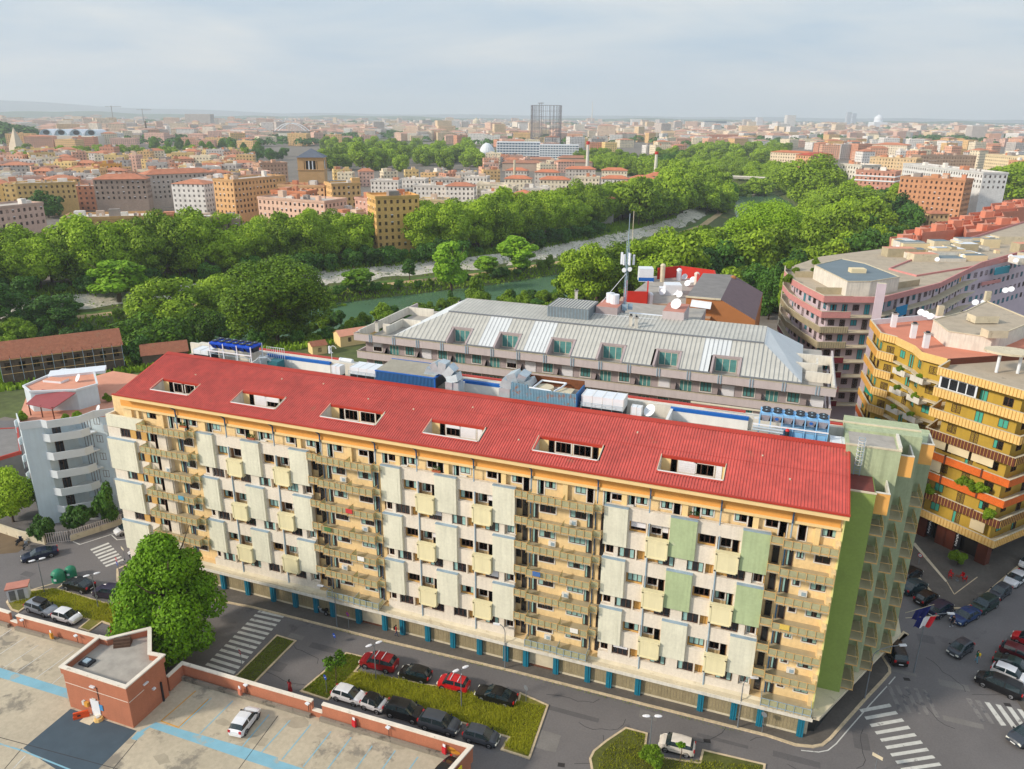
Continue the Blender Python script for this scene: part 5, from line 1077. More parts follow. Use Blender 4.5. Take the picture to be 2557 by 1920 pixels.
# mansard roof: lower slope with dormer cut-outs, upper slope
dor = [(19.9, 22.9), (27.9, 31), (36.3, 39.6), (44, 47.3), (52.3, 55.4), (60.3, 63.7)]
b = B(); zl, zk, zr_ = 28.0, 31.3, 31.9; yl, yk, yr = 34.2, 40, 47.5
xL = lambda t: 10.4+(17.6-10.4)*t; xR = lambda t: 72.1+(66.6-72.1)*t
L3 = lambda x, t, h=0: (x, yl+(yk-yl)*t, zl+(zk-zl)*t+h)
def strip(x0, x1, t0, t1, m, h=0): b.add([L3(x0, t0, h), L3(x1, t0, h), L3(x1, t1, h), L3(x0, t1, h)], [(0, 1, 2, 3)], m)
x = 17.6; i = 0; rz3 = random.Random(9); lm = m_zinc
while x < 66.6:
    x1 = min(66.6, x+.62); dm = next((d for d in dor if d[0]-.3 < (x+x1)/2 < d[1]+.3), None)
    if i % 6 == 0: lm = m_zincl if rz3.random() < .45 and not dm else m_zinc
    strip(x, x1, .50 if dm else 0, 1, lm)
    b.add([L3(x-.03, .5 if dm else 0, .09), L3(x+.03, .5 if dm else 0, .09), L3(x+.03, 1, .09), L3(x-.03, 1, .09)], [(0, 1, 2, 3)], m_seam)
    b.add([(x, yk, zk), (x1, yk, zk), (x1, yr, zr_), (x, yr, zr_)], [(0, 1, 2, 3)], m_zinc); b.add([(x-.03, yk, zk+.09), (x+.03, yk, zk+.09), (x+.03, yr, zr_+.09), (x-.03, yr, zr_+.09)], [(0, 1, 2, 3)], m_seam)
    x = x1; i += 1
for s, (f, xk) in enumerate(((xL, 17.6), (xR, 66.6))):
    n = 9
    for j in range(n):
        xa, xb = f(0)+(xk-f(0))*j/n, f(0)+(xk-f(0))*(j+1)/n; b.add([L3(xa, 0), L3(xb, 0), L3(xb, (j+1)/n), L3(xa, j/n)], [(0, 1, 2, 3)] if s == 0 else [(3, 2, 1, 0)], m_zinc); b.add([L3(xb-.03, 0, .08), L3(xb+.03, 0, .08), L3(xb+.03, (j+1)/n, .08), L3(xb-.03, (j+1)/n, .08)], [(0, 1, 2, 3)], m_seam)
    b.add([L3(f(0), 0), (xk, yk, zk), (xk, yr, zr_), (f(0), yr+6, zl)], [(0, 1, 2, 3)] if s else [(3, 2, 1, 0)], m_zincl)
b.box(17.6, 66.6, yk-.1, yk+.1, zk+.02, zk+.2, m_seam); b.box(17.6, 66.6, yr, yr+.1, 28, zr_+.05, m_zinc)
b.build('roof', GB)
for p, q in zip([10.4]+[d[1]+.3 for d in dor], [d[0]-.3 for d in dor]+[72.1]): b = B(); b.box(p, q, yl-.15, yl+.05, 27.3, 28.05, m_seam); b.build('roof_kerb', GB)
wd = Wins(GB)
for a, c in dor:
    b = B(); zc = zl+(zk-zl)*.5; yc = yl+(yk-yl)*.5
    for s in (a-.3, c+.0): b.add([(s, yl, 27.3), (s, yc, 27.3), (s, yc, zc+.1), (s, yl, zl+.15), (s+.3, yl, 27.3), (s+.3, yc, 27.3), (s+.3, yc, zc+.1), (s+.3, yl, zl+.15)], [(0, 1, 2, 3), (7, 6, 5, 4), (3, 2, 6, 7), (0, 3, 7, 4)], m_lil)
    b.box(a-.3, c+.3, yc-.15, yc+.05, zc-.25, zc+.12, m_lil); b.box(a, c, yc-.02, yc+.0, 27.3, zc-.2, m_lilb); b.build('dormer', GB)
    wd.add('dormer_window', 'a', (a+c)/2-.1, yc-.03, 27.4, (c-a)*.86, 1.95, curt='curtain_green', frame='frame_cream')
wd.done()
# terrace parapets, plant room, lift rooms, mast
for p in ([(xl+.3, 33), (xl+.3, 50), (10, 50)], [(8, 36.5), (8, 42), (11.5, 42)], [(6.5, 38), (8, 38)], [(xr-.3, 32.5), (xr-.3, 46), (68, 46)], [(72.5, 37.5), (75.8, 37.5)], [(70.5, 41.5), (74, 41.5), (74, 44.5)]): tubew(GB, p, 27.3, 28.7, .22, m_whited, 'terrace_wall', False)
b = B(); b.box(33.6, 40.3, 42.5, 48.5, 30, 33.2, M('cladding_grey', (120, 130, 136), .6, .08, .5, fine=(2, .08)), m_zinc)
for i in range(14): xx = 33.6+i*.5; b.box(xx, xx+.06, 42.5, 48.5, 33.2, 33.28, m_seam); b.box(xx, xx+.05, 42.46, 42.5, 30.5, 33.1, m_pipe)
b.build('plant_room', GB)
m_pav = M('tile_terracotta', (190, 128, 112), .9, .12, .6)
b = B(); b.box(40.5, 44, 46, 51, 30, 33, m_lil, m_pav); b.build('lift_room', GB); b = B(); b.box(51, 54.3, 46.5, 52.5, 29, 33.1, m_lilb, m_pav); b.build('lift_room', GB)
b = B(); b.box(40, 56, 50, 62, 26, 30.3, m_lil, m_tech); b.build('rear_wing', GB)
b = B(); b.box(45, 50.4, 48, 51, 31, 31.3, m_unit); b.build('roof_panel', GB)
b = B()
for i in range(24): xx = 40.3+i*.42; b.box(xx, xx+.04, 45.3, 45.34, 31.0, 32, m_unit)
b.box(40.3, 50.3, 45.3, 45.34, 31.95, 32.0, m_unit); b.build('guard_rail', GB)
for x, y, z in ((42, 49.5, 33), (42.9, 48.8, 33)): b = B(); b.cyl(x, y, .7, z, z+1.5, m_unit, 12); b.build('water_tank', GB)
for x, y, z in ((44.5, 49, 32), (45.2, 50, 32)): b = B(); b.obox(x, y, z, .8, .5, .9, .2, m_pipe); b.build('condenser', GB)
rdish(GB, 52.6, 49, 33.1, .9)
for x, y in ((6.8, 35.5), (47, 42), (48, 41.3), (34.5, 56)): chimney(GB, x, y, 28 if x < 20 else 31.3, 1.6, .5)
chimney(GB, 13, 55, 25, 4.2, .7)
MA = thing('antenna_mast', 'tall slim telecom mast with white antenna panels on the lilac grey block', 'antenna mast', (44.3, 50, 31))
b = B(); b.cyl(44.3, 50, .16, 31, 47.2, m_pipe, 6, .05)
for i in range(22):
    z = 32+i*.5; b.tube((44.05, 50, z), (44.55, 50, z+.25), .03, m_pipe, 4)
b.tube((44.05, 50, 32), (44.05, 50, 43), .04, m_pipe, 4); b.tube((44.55, 50, 32), (44.55, 50, 43), .04, m_pipe, 4); b.tube((44.4, 50, 38), (40.0, 48.5, 32), .05, m_unit, 4); b.tube((44.9, 50, 43), (44.9, 50, 47.6), .05, m_ledge, 5); b.build('pole', MA)
for dx, dy, h in ((-.9, 0, 1.9), (-.35, -.6, 1.7), (.5, -.5, 1.9), (1.0, .2, 1.6), (.1, .6, 1.8)): b = B(); b.obox(44.3+dx, 50+dy, 39.2, .35, .2, h, atan2(dy, dx), m_unit); b.build('panel', MA)
for dx, z in ((.6, 38.6), (-.3, 38.4)): b = B(); b.tube((44.3+dx, 49.6, z), (44.3+dx, 49.3, z), .35, m_unit, 12); b.build('drum', MA)
# ---- brown block with the red walled terrace ----
m_bro = M('wall_brown', (172, 112, 66), .9, .08, .4); m_redw = M('wall_red', (196, 44, 30), .85, .08, .6); m_slate = M('slate_grey', (128, 124, 122), .8, .14, .5); m_tanr = M('roof_tan', (186, 158, 134), .9, .12, .5)
BB = thing('apartment_block', 'brown sloping block with a bright red walled roof terrace, between grey block and river', 'apartment block', (50, 95, 0))
bz = lambda pts, z: [zat(1280, 640, x, y, z) for x, y in pts]
pw = bz([(1500, 420), (1590, 345), (1760, 350), (2095, 490), (2075, 645), (1500, 640)], 21)
b = B(); pA = [(45, 70), (50.4, 72), (50.4, 106), (61, 106), (58, 118), (48, 120), (34, 108), (34, 70)]; b.prism(pA, 0, 22, m_bro, m_tech); b.build('wall', BB)
b = B(); fp = [(50.5, 16), (50.5, 28.5), (57, 28.6), (63.7, 25.2), (63.7, 0), (50.5, 0)]; b.poly([(x, 78, z) for x, z in fp], m_bro); b.poly([(63.7, 78, 0), (63.7, 78, 25.2), (63.7, 104, 25.2), (63.7, 104, 0)], m_bro); b.poly([(50.5, 78, 28.5), (57, 78, 28.6), (57, 104, 28.6), (50.5, 104, 28.5)], m_slate); b.poly([(57, 78, 28.6), (63.7, 78, 25.2), (63.7, 104, 25.2), (57, 104, 28.6)], M('tile_violet', (112, 92, 96), .85, .12, 1)); b.poly([(50.5, 78, 16), (50.5, 78, 28.5), (50.5, 104, 28.5), (50.5, 104, 16)], m_bro); b.box(51.5, 55.5, 76, 78, 22, 25.2, m_bro, m_tanr); b.wall([(50.4, 77.9), (57, 77.9)], 28.5, 28.8, .3, m_ledge); b.build('sloping_wing', BB)
b = B(); b.prism([(36, 72), (49, 76), (46, 98), (34, 96)], 21.8, 23.4, m_bro, m_tanr); b.build('flat_wing', BB)
for p in (bz([(985, 205), (970, 300), (1165, 305)], 28.4), bz([(1165, 305), (1170, 212)], 28.4), bz([(1255, 100), (1450, 82), (1740, 120), (1770, 220), (1605, 225), (1600, 150)], 28.4)): tubew(BB, p, 25.7, 28.4, .3, m_redw, 'red_wall', False)
b = B(); b.prism([(37, 80), (50.3, 84), (50.4, 94), (54.5, 96), (52.5, 112), (38.5, 110)], 20, 25.8, m_tanr, m_tech); b.build('upper_storey', BB)
for (x, y, h, w) in ((1100, 205, 3.0, 3.2), (1330, 320, 2.2, 3.4), (1255, 310, 1.2, 1.8)):
    gx, gy = zat(1280, 640, x, y, 26); b = B(); b.obox(gx+1, gy+1, 25.8, w, w, h, .3, m_unit); b.build('roof_cabin', BB)
gx, gy = zat(1280, 640, 1165, 178, 28); b = B(); b.obox(gx-.1, gy-.9, 27.2, 3.4, .1, .8, .3, m_blue); b.build('blue_awning', BB)
for x, y, h, m in ((1290, 210, 4.2, m_ledge), (1433, 200, 2.6, m_unit), (1585, 235, 2.6, m_whited), (1185, 395, 1.8, m_unit), (1895, 280, 3, m_bro)):
    gx, gy = zat(1280, 640, x, y, 26); b = B(); b.cyl(gx, gy, .55, 22, 26+h*.8, m, 8); b.dome(gx, gy, 26+h*.8, .65, .6, m, 8, 3); b.build('chimney', BB)
for x, y in ((1485, 160), (1555, 185), (1510, 215), (1295, 290), (1405, 290), (1440, 310)): gx, gy = zat(1280, 640, x, y, 27); rdish(BB, gx, gy, 25.9, .75)
b = B(); b.poly([(51.6, 76.2, 27.2), (55.4, 76.2, 27.0), (55.4, 77.9, 28.0), (51.6, 77.9, 28.2)], m_unit); b.build('awning', BB)
# ---- right hand yellow block ----
m_yel = M('wall_yellow', (188, 156, 60), .9, .1, .4, streak=.1); m_yelb = M('band_yellow', (232, 194, 122), .85, .07, 1.0, fine=(3, .06)); m_obr = M('brick_orange', (216, 104, 36), .9, .12, 1.5, fine=(8, .1)); m_wood = M('wood_rail', (104, 54, 36), .8, .16, 2); m_ytcurt = M('shutter_green', (70, 170, 150), .7, .08, 2); m_awg = M('awning_green', (20, 134, 112), .8, .08); m_screed = M('roof_screed', (178, 164, 144), .92, .16, .3, spots=((130, 120, 108), .3, .58, .7)); m_terr = M('terrace_pink', (206, 130, 104), .85, .08, .3); m_crm = M('blind_cream', (226, 208, 170), .85, .05)
def ribs(b, pts, z0, z1, m, step=.45, out=.12, closed=False):
    n = len(pts)
    for i in range(n if closed else n-1):
        p, q = Vector(pts[i]), Vector(pts[(i+1) % n]); d = q-p; L_ = d.length; d.normalize(); k = int(L_/step); a = atan2(d.y, d.x)
        for j in range(k): c = p+d*(L_*(j+.5)/k); b.obox(c.x, c.y, z0, .05, out*2+.1, z1-z0, a, m)
m_yrib = M('band_yellow_joint', (212, 168, 92), .9, .1, 1)
def storeys(T, outer, front, z0, n, h, bands, wall, ins=1.4, top=None, seed=0, kinds='ddcCa', slabm=None, ribm=None, wkw={}, zb=0, step=2.6):
    """a block of flats: slabs, a band round each balcony, the wall set back behind with windows"""
    inner = inset(outer, ins); b = B(); b.prism(inner, zb, z0+n*h-.3, wall); b.build('wall', T); W_ = Wins(T, **wkw)
    for k in range(n+1):
        z = z0+k*h; b = B(); b.prism(outer, z-.22, z, slabm or m_ledge, (top or m_screed) if k == n else None); b.build('floor_slab', T); bm, bh, kind = bands[min(k, len(bands)-1)]
        b = B(); b.wall(front, z-.25, z+bh, .16, bm)
        if kind == 'r': ribs(b, front, z-.22, z+bh-.02, ribm or bm)
        b.wall(front, z+bh, z+bh+.06, .24, m_ledge); b.build('balcony_band' if k < n else 'roof_parapet', T)
        if k < n: wins_on(W_, inner, z, 1.25, step, 1.3, True, .85, kinds, seed=seed+k)
    W_.done(); return inner
YB = thing('apartment_block', 'yellow corner block with ribbed balconies and orange brick bands, at the right edge', 'apartment block', (96, 46, 0))
A_ = (90.6, 49.8); Bc = (100.4, 42.0); Cc = (128, 74)
fr = [(92.6, 54.0), A_, Bc, Cc]; ou = [(92.6, 54.0), A_, Bc, Cc, (118, 90), (96, 66)]
bd = [(m_yelb, .95, 'r'), (m_wood, 1.0, 'r'), (m_obr, .9, ''), (m_obr, .9, ''), (m_wood, 1.0, 'r'), (m_yelb, 1.0, 'r'), (m_yelb, 1.05, 'r'), (m_yelb, .9, 'r')]
inn = storeys(YB, ou, fr, 4.6, 7, 3.18, bd, m_yel, 1.5, m_screed, 11, 'dddaC', ribm=m_yrib, zb=4.4, step=4.0, wkw=dict(curt='shutter_green', frame='window_brown'))
d0 = (Vector(Bc)-Vector(A_)).normalized(); an0 = atan2(d0.y, d0.x); n0 = Vector((d0.y, -d0.x))
def onf(u, off, z0, z1, w, t, m, name, par=YB): p = Vector(A_)+d0*u+n0*off; b = B(); b.obox(p.x, p.y, z0, w, t, z1-z0, an0, m); return b.build(name, par)
zz0 = 4.6+3.18*6
onf(3.0, -.35, zz0+1.05, zz0+2.85, 5.4, .1, m_unit, 'glazed_loggia')
for i in range(4): onf(1.15+i*1.25, -.27, zz0+1.2, zz0+2.7, 1.05, .06, m_glass, 'pane')
for u in (1.6, 5.0, 8.4): onf(u, -.3, 4.6+3.18*3+1.6, 4.6+3.18*4-.25, 3.0, .08, m_crm, 'sun_blind')
onf(1.7, -.2, 4.6+3.18*2+1.1, 4.6+3.18*3-.3, 2.8, .06, m_crm, 'sun_blind'); onf(9.6, -.6, 5.6, 7.6, 2.0, .1, m_crm, 'sun_blind')
for k in range(1, 4):
    for u in (3.6, 8.9): onf(u, .1, 4.6+3.18*k-.3, 4.6+3.18*k+1.1, .22, .2, m_wood, 'bracket')
b = B(); b.prism(inset([(92.6, 54), A_, Bc, (106, 48.5), (104, 60)], 3.2), 0, 4.3, m_dark); b.build('shop', YB)
for u in (1.2, 4.3, 5.6, 10.4): onf(u, -2.6, 0, 4.4, 1.5, 1.2, M('tile_brown_red', (96, 44, 26), .7, .12, 1, fine=(10, .1)), 'column')
for u in (2.3, 6.6):                      # white lettering down the shop blinds, too small to read
    p = Vector(A_)+d0*u+n0*-2.3; q = thing('shop_banner', 'dark blind with a column of white script, %s shop bay under the yellow block' % ('left' if u < 4 else 'right'), 'banner', (p.x, p.y, 1)); b = B(); b.obox(p.x, p.y, .6, 1.0, .08, 3.2, an0, m_fan); b.build('blind', q)
    b = B(); p = p+n0*.06
    for j in range(9): zc = 1.0+j*.27; b.obox(p.x+(.04 if j % 2 else -.04)*d0.x, p.y, zc, (.28, .2, .3)[j % 3], .02, .16, an0, m_unit)
    b.build('lettering', q)
for u, k in ((6.5, 2), (8.0, 2), (9.3, 2), (11.2, 1), (2.0, 1)):
    p = Vector(A_)+d0*u+n0*.0; z = 4.6+3.18*k+.55; t = tree(p.x, p.y, 'bush', 'potted shrub spilling over the %s, %s of the yellow corner block' % ('orange brick band' if k == 2 else 'brown wooden railing', {6.5: 'left one', 8.0: 'middle one', 9.3: 'right one', 11.2: 'corner', 2.0: 'left end'}[u]), 'shrub', 'shrubs on the yellow block', .34, .36, 'shrub', z, 0)
# roof of the yellow corner block: canopy slab on white columns, cabins
b = B(); ce = zat(1917, 640, 2080, 830, 29.8); b.prism([(ce[0]+3.2*cos(a), ce[1]+2.2*sin(a)) for a in [2*pi*i/16 for i in range(16)]], 29.8, 30.1, m_ledge); b.build('canopy', YB)
for dx, dy in ((-1.2, -.9), (1.6, -.3)): b = B(); b.cyl(ce[0]+dx, ce[1]+dy, .22, 26.9, 29.8, m_unit, 10); b.build('canopy_column', YB)
# the stepped yellow wings behind it, down the lane
YC = thing('apartment_block', 'stepped yellow block with a terracotta roof terrace and planted white balconies, right of centre', 'apartment block', (90, 64, 0))
E1, E2, E3 = (92.4, 54.5), (86.5, 64.7), (83.2, 75.5)
ou2 = [E1, (89.2, 57.0), (88.6, 60.5), E2, (84.2, 66.5), E3, (94, 84), (108, 80), (104, 62)]
bd2 = [(m_yelb, 1, 'r'), (m_obr, .95, ''), (m_obr, .95, ''), (m_yelb, 1, 'r'), (m_yelb, 1, 'r'), (m_yelb, 1.05, 'r'), (m_yelb, 1.05, 'r'), (m_yelb, .95, 'r')]
storeys(YC, ou2, [E2, (84.2, 66.5), E3], 4.68, 7, 3.18, bd2, m_yel, .75, m_terr, 23, 'ddac', ribm=m_yrib, wkw=dict(curt='shutter_green', frame='window_brown'))
b = B(); b.wall([E1, (89.2, 57.0), (88.6, 60.5), E2], 26.6, 27.8, .2, m_yelb); b.wall([(83.4, 75.5), (94, 83.8), (107.8, 79.8)], 26.8, 27.9, .25, m_unit); b.wall([E1, (104, 62)], 26.8, 27.8, .2, m_wood); b.build('roof_parapet', YC)
for k in range(6):
    z = 7.6+3.18*k
    for (x, y), c in (((90.2, 56.6), m_whited), ((88.0, 59.6), m_whited)):
        b = B(); b.obox(x-.6, y-.6, z-.2, 2.6, 1.6, .2, -.95, m_whited); b.obox(x-1.2, y-1.05, z, 2.6, .14, .7, -.95, m_whited); b.build('white_balcony', YC)
        tree(x-1.0, y-.8, 'bush', 'tuft of plants on the %s white balcony from the ground, %s column, stepped yellow block' % (['first', 'second', 'third', 'fourth', 'fifth', 'sixth'][k], 'right' if x > 89 else 'left'), 'shrub', 'plants on the white balconies', .2, .22, 'shrub', z+.35, 0)
for k, w in ((1, 2.6), (0, 2.8)): b = B(); b.obox(88.9, 58.2, 5.0+3.18*k, w, .1, 1.6, -.95, m_awg); b.build('awning', YC)
b = B(); b.obox(84.4, 69.5, 15.8, 4.2, .1, 1.5, -1.25, m_awg); b.build('awning', YC)
for x, y in ((1080, 610), (1248, 705), (1357, 790)): gx, gy = zat(1917, 640, x, y, 26.9); chimney(YC, gx, gy, 26.9, 2.4, .8, m_unit)
cab = [zat(1917, 640, x, y, 29.4) for x, y in ((1430, 550), (1700, 480), (1890, 390), (2300, 560), (1940, 705), (1560, 650))]
cabin(YC, cab, 26.8, 2.6, m_whited, m_screed)
for x, y, w in ((1850, 560, 4), (1950, 690, 3.2), (1480, 510, 1), (1890, 380, 1)): gx, gy = zat(1917, 640, x, y, 29.6); b = B(); b.obox(gx, gy, 29.55, w, w*.6, 1.2 if w > 1 else 1.8, .4, m_ledge, m_screed); b.build('roof_box', YC)
for x, y in ((1320, 490), (1360, 505), (1400, 525), (1790, 405), (1865, 405), (2050, 300), (2100, 290)): gx, gy = zat(1917, 640, x, y, 28.5); rdish(YC, gx, gy, 28.0, .6)
# ---- pink block with the curved corner ----
m_pink = M('band_pink', (206, 142, 138), .85, .08, .8, fine=(4, .05)); m_pinkd = M('band_wine', (112, 28, 40), .85, .1, .8); m_lav = M('wall_lavender', (206, 190, 200), .9, .06, .4); m_tealsh = M('shutter_teal', (60, 150, 170), .7, .1, 2); m_slab2 = M('roof_slate_blue', (112, 126, 134), .8, .1, .3)
PB = thing('apartment_block', 'pink and lavender block with a curved corner and planted terraces, behind the grey block', 'apartment block', (76, 92, 0))
zt = 27.0; cv = [zat(1917, 640, x, y, zt) for x, y in ((150, 90), (145, 150), (200, 215), (320, 285), (485, 370), (985, 375))]
far_ = [zat(1917, 640, x, y, zt) for x, y in ((1480, 250), (1840, 70), (2300, -60))]
ou3 = cv+[cv[-1], far_[0], far_[1], far_[2], (120, 205), (76, 150)]
ou3 = [p for i, p in enumerate(ou3) if i == 0 or (Vector(p)-Vector(ou3[i-1])).length > .1]
bd3 = [(m_pinkd, 1, ''), (m_pink, 1, ''), (m_pinkd, 1.0, ''), (m_pinkd, 1, ''), (m_slab, 1.05, 'r'), (m_slab, 1.05, 'r'), (m_pink, 1.05, ''), (m_pink, 1.1, '')]
storeys(PB, ou3, cv[:-1]+[((cv[-1][0]+cv[-2][0])/2, (cv[-1][1]+cv[-2][1])/2)], 4.2, 7, 3.2, bd3, m_lav, 1.9, m_screed, 31, 'addcd', wkw=dict(curt='shutter_teal', frame='window_brown'))
b = B(); b.wall(cv[-2:]+far_, 26.4, 27.6, .3, m_pink); b.build('roof_parapet', PB)
pe = [zat(1917, 640, x, y, 29.8) for x, y in ((405, 75), (690, 215), (890, 215), (1140, 175), (840, 60), (640, 20))]
cabin(PB, pe, 26.6, 3.1, m_whited, m_slab2)
b = B(); b.wall([zat(1917, 640, x, y, 27.4) for x, y in ((415, 290), (930, 300), (1110, 250), (1310, 220))], 26.6, 28.0, .12, m_slab); b.build('bamboo_screen', PB)
b = B(); b.wall([zat(1917, 640, x, y, 27.4) for x, y in ((235, 150), (480, 155))], 26.6, 28.0, .12, m_slab); b.build('bamboo_screen', PB)
gx, gy = zat(1917, 640, 980, 215, 31); b = B(); b.obox(gx, gy-2, 0, 1.6, 1.2, 31, .0, m_lav, m_ledge); b.build('chimney', PB)
gx, gy = zat(1917, 640, 775, 110, 30.4); b = B(); b.obox(gx, gy, 29.7, 3.2, 2, .9, .3, m_crm); b.build('roof_box', PB)
q = Vector(far_[0])-Vector(cv[-1]); qa = atan2(q.y, q.x); qn = Vector((q.y, -q.x)).normalized()
for f0, zc, w, mm, nm in ((.3, 22.8, 4.5, M('awning_blue', (16, 134, 186), .7, .06), 'awning'), (.75, 21.3, 5, m_slab, 'balcony_band'), (.75, 17.8, 7, m_pink, 'balcony_band'), (.75, 14.4, 7, m_pink, 'balcony_band')):
    p = Vector(cv[-1])+q*f0+qn*.8; b = B(); b.obox(p.x, p.y, zc, w, .2, 2.1 if nm == 'awning' else 1.1, qa, mm); b.build(nm, PB)
for x, y, s, wd_ in ((180, 100, .5, 'largest'), (230, 130, .35, 'beside the bamboo screen'), (420, 60, .4, 'rearmost'), (400, 130, .3, 'against the white penthouse'), (165, 210, .45, 'lowest')): gx, gy = zat(1917, 640, x, y, 27.2); tree(gx, gy, 'bush', 'terrace shrub on the curved corner of the pink block, '+wd_, 'shrub', 'terrace shrubs on the pink block', s, s, 'shrub', 26.8, 0)
# roofs beyond it
def slabblock(name_label, pts, z, hgt, wallm, topm, z0=0, bandm=None, n=4, seed=1, cat='apartment block', wk=None, tile=(1917, 640)):
    P = [zat(*tile, x, y, z) for x, y in pts]; c = P[0]; T = thing('apartment_block', name_label, cat, (c[0], c[1], 0)); b = B(); b.prism(P, z0, z-.6, wallm, topm); b.build('wall', T); b = B(); b.wall(P, z-.9, z, .25, bandm or wallm, True); b.build('roof_parapet', T)
    W_ = Wins(T, **(wk or dict(curt='shutter_teal')))
    for k in range(n): wins_on(W_, P, z-.9-3.1*(k+1), 1.3, 3.2, 1.3, False, .8, 'ddaac', seed=seed+k)
    W_.done(); return T, P
m_tc = M('terracotta_wall', (206, 134, 108), .9, .07, .5); m_tcl = M('terracotta_roof', (214, 150, 124), .9, .08, .5)
T, P = slabblock('long pink banded block with yellow and striped awnings, behind the pink corner block', [(1050, 100), (1285, 160), (1840, 70), (2212, -20), (2700, -140), (2300, -330), (1600, -120)], 27, 0, m_lav, m_screed, 0, m_pink, 4, 41)
e = Vector(P[2])-Vector(P[1]); en = Vector((e.y, -e.x)).normalized(); ea = atan2(e.y, e.x)
for f0, dz, w, mm in ((.55, 3.3, 6, M('awning_yellow', (222, 170, 30), .7, .06)), (1.35, 3.2, 7, m_tealsh), (1.2, 5.4, 9, m_pink), (.5, 5.2, 12, m_pink)): p = Vector(P[1])+e*f0+en*.7; b = B(); b.obox(p.x, p.y, 27-dz, w, .2, 1.9 if dz < 5 else .9, ea, mm); b.build('awning' if dz < 5 else 'balcony_band', T)
rr = random.Random(12)
for i in range(46): gx, gy = zat(1917, 640, rr.uniform(950, 2350), rr.uniform(-150, 60), 27); b = B(); b.obox(gx, gy, 26.4, rr.uniform(1, 9), rr.uniform(1, 5), rr.uniform(1, 2.9), .4, rr.choice([m_whited, m_ledge, m_crm, m_slab]), rr.choice([m_screed, m_slab2, m_unit, m_tcl])); b.build('roof_box', T)
for i in range(7): gx, gy = zat(1917, 640, rr.uniform(1100, 2300), rr.uniform(-90, 60), 27); rdish(T, gx, gy, 27, .6)
# terracotta terrace houses stepping up to the right
TCs = [(1060, 1310, 240), (1180, 1250, 300), (1320, 1215, 300), (1450, 1180, 330), (1570, 1140, 280), (1740, 1100, 300), (1860, 1050, 300), (1930, 1020, 280), (2040, 995, 240), (1700, 1215, 330), (1880, 1160, 300)]
for i, (x, y, w) in enumerate(TCs):
    zt_ = 24+rr.uniform(-1.2, 1.2); P = [zat(1917, 220, a, c, zt_) for a, c in ((x, y-25), (x+20, y+30), (x+w, y+5), (x+w*.92, y-45))]
    T = thing('terrace_house', 'terracotta red walled roof terrace house, number %s from the left of the stepping row' % ['one', 'two', 'three', 'four', 'five', 'six', 'seven', 'eight', 'nine', 'ten', 'eleven'][i], 'house', (P[0][0], P[0][1], 0), group='terracotta terrace houses')
    b = B(); b.prism(P, 0, zt_-1.2, m_tc, m_tcl); b.build('wall', T); b = B(); b.wall(P, zt_-1.4, zt_, .3, m_tc, True); b.build('parapet', T); c = (Vector(P[0])+Vector(P[2]))/2; b = B(); b.obox(c.x, c.y, zt_-1.2, 3.4, 3, 2.6, .5, m_tc, m_tcl); b.build('roof_cabin', T); chimney(T, c.x+2.5, c.y, zt_-1.2, 2.8, .6, m_tc)
# ---- pale blue block on the left ----
m_pblue = M('wall_pale_blue', (200, 214, 222), .9, .06, .4, streak=.08); m_pwht = M('band_pale', (212, 218, 222), .9, .05, .5); m_vine = M('door_maroon', (84, 40, 38), .8, .15, 1)
PL = thing('apartment_block', 'pale blue block with angular wraparound balconies, left of the cream block', 'apartment block', (-35, 8, 0))
body = [(-40.4, 6.5), (-36.6, 4.0), (-34.6, 6.0), (-34.0, 11.0), (-29.0, 12.2), (-27.6, 14.6), (-20, 17), (-23, 30), (-46, 30), (-49, 15)]
b = B(); b.prism(body, -1, 16.4, m_pblue, m_tcl); b.build('wall', PL)
bl = [(-34.9, 5.8), (-33.4, 5.9), (-30.6, 9.0), (-30.4, 10.4)]
wp = Wins(PL, frame='window_brown')
for k in range(5):
    z = 1.9+3.05*k+.1
    b = B(); b.prism([(-34.9, 6.0), (-33.4, 6.1), (-30.6, 9.2), (-30.2, 11.4), (-34.2, 11.2)], z-.2, z, m_pwht); b.build('balcony_floor', PL)
    b = B(); b.wall(bl, z-.2, z+1.05, .12, m_pwht); b.build('balcony_band', PL)
    b = B(); b.wall([(-29.2, 11.9), (-27.2, 13.2), (-25.5, 15.2)], z-.2, z+1.0, .12, m_pwht); b.build('balcony_band', PL)
    b = B(); b.wall([(-41.4, 6.6), (-43.4, 8.0), (-45.6, 12.4)], z-.2, z+1.0, .12, m_pwht); b.build('balcony_band', PL)
    if k < 5: wp.add('balcony_door', 'd', -34.35, 7.9, z+.05, 1.3, 2.2, pi/2-.1); wp.add('balcony_door', rr.choice('da'), -32.2, 11.45, z+.05, 1.5, 2.2, .24, curt='door_maroon'); wp.add('window', 'C', -30.4, 11.9, z+.9, 1.0, 1.2, .24)
wp.done()
fd_ = Vector((-36.6, 4.0))-Vector((-40.4, 6.5)); fa = atan2(fd_.y, fd_.x); fn = Vector((fd_.y, -fd_.x)).normalized()
for k, c in enumerate((M('porthole_blue', (30, 50, 110), .5, .1), m_pblue, M('porthole_wine', (150, 30, 60), .5, .1), m_fan)):
    p = Vector((-40.4, 6.5))+fd_*.72+fn*.05; z = 14.2-3.05*k; u = fd_.normalized(); b = B(); b.add([(p.x+u.x*.42*cos(a), p.y+u.y*.42*cos(a), z+.62*sin(a)) for a in [2*pi*i/14 for i in range(14)]], [tuple(range(14))], c); b.build('porthole', PL)
b = B(); b.prism([(-44.5, 11.5), (-41.2, 10), (-35.2, 13.2), (-34.4, 16.5), (-40.6, 21.5), (-46, 20)], 16.4, 19.6, m_pblue, m_tcl); b.wall([(-44.5, 11.5), (-41.2, 10), (-35.2, 13.2), (-34.4, 16.5), (-40.6, 21.5), (-46, 20)], 19.6, 19.9, .3, m_pwht, True); b.build('penthouse', PL)
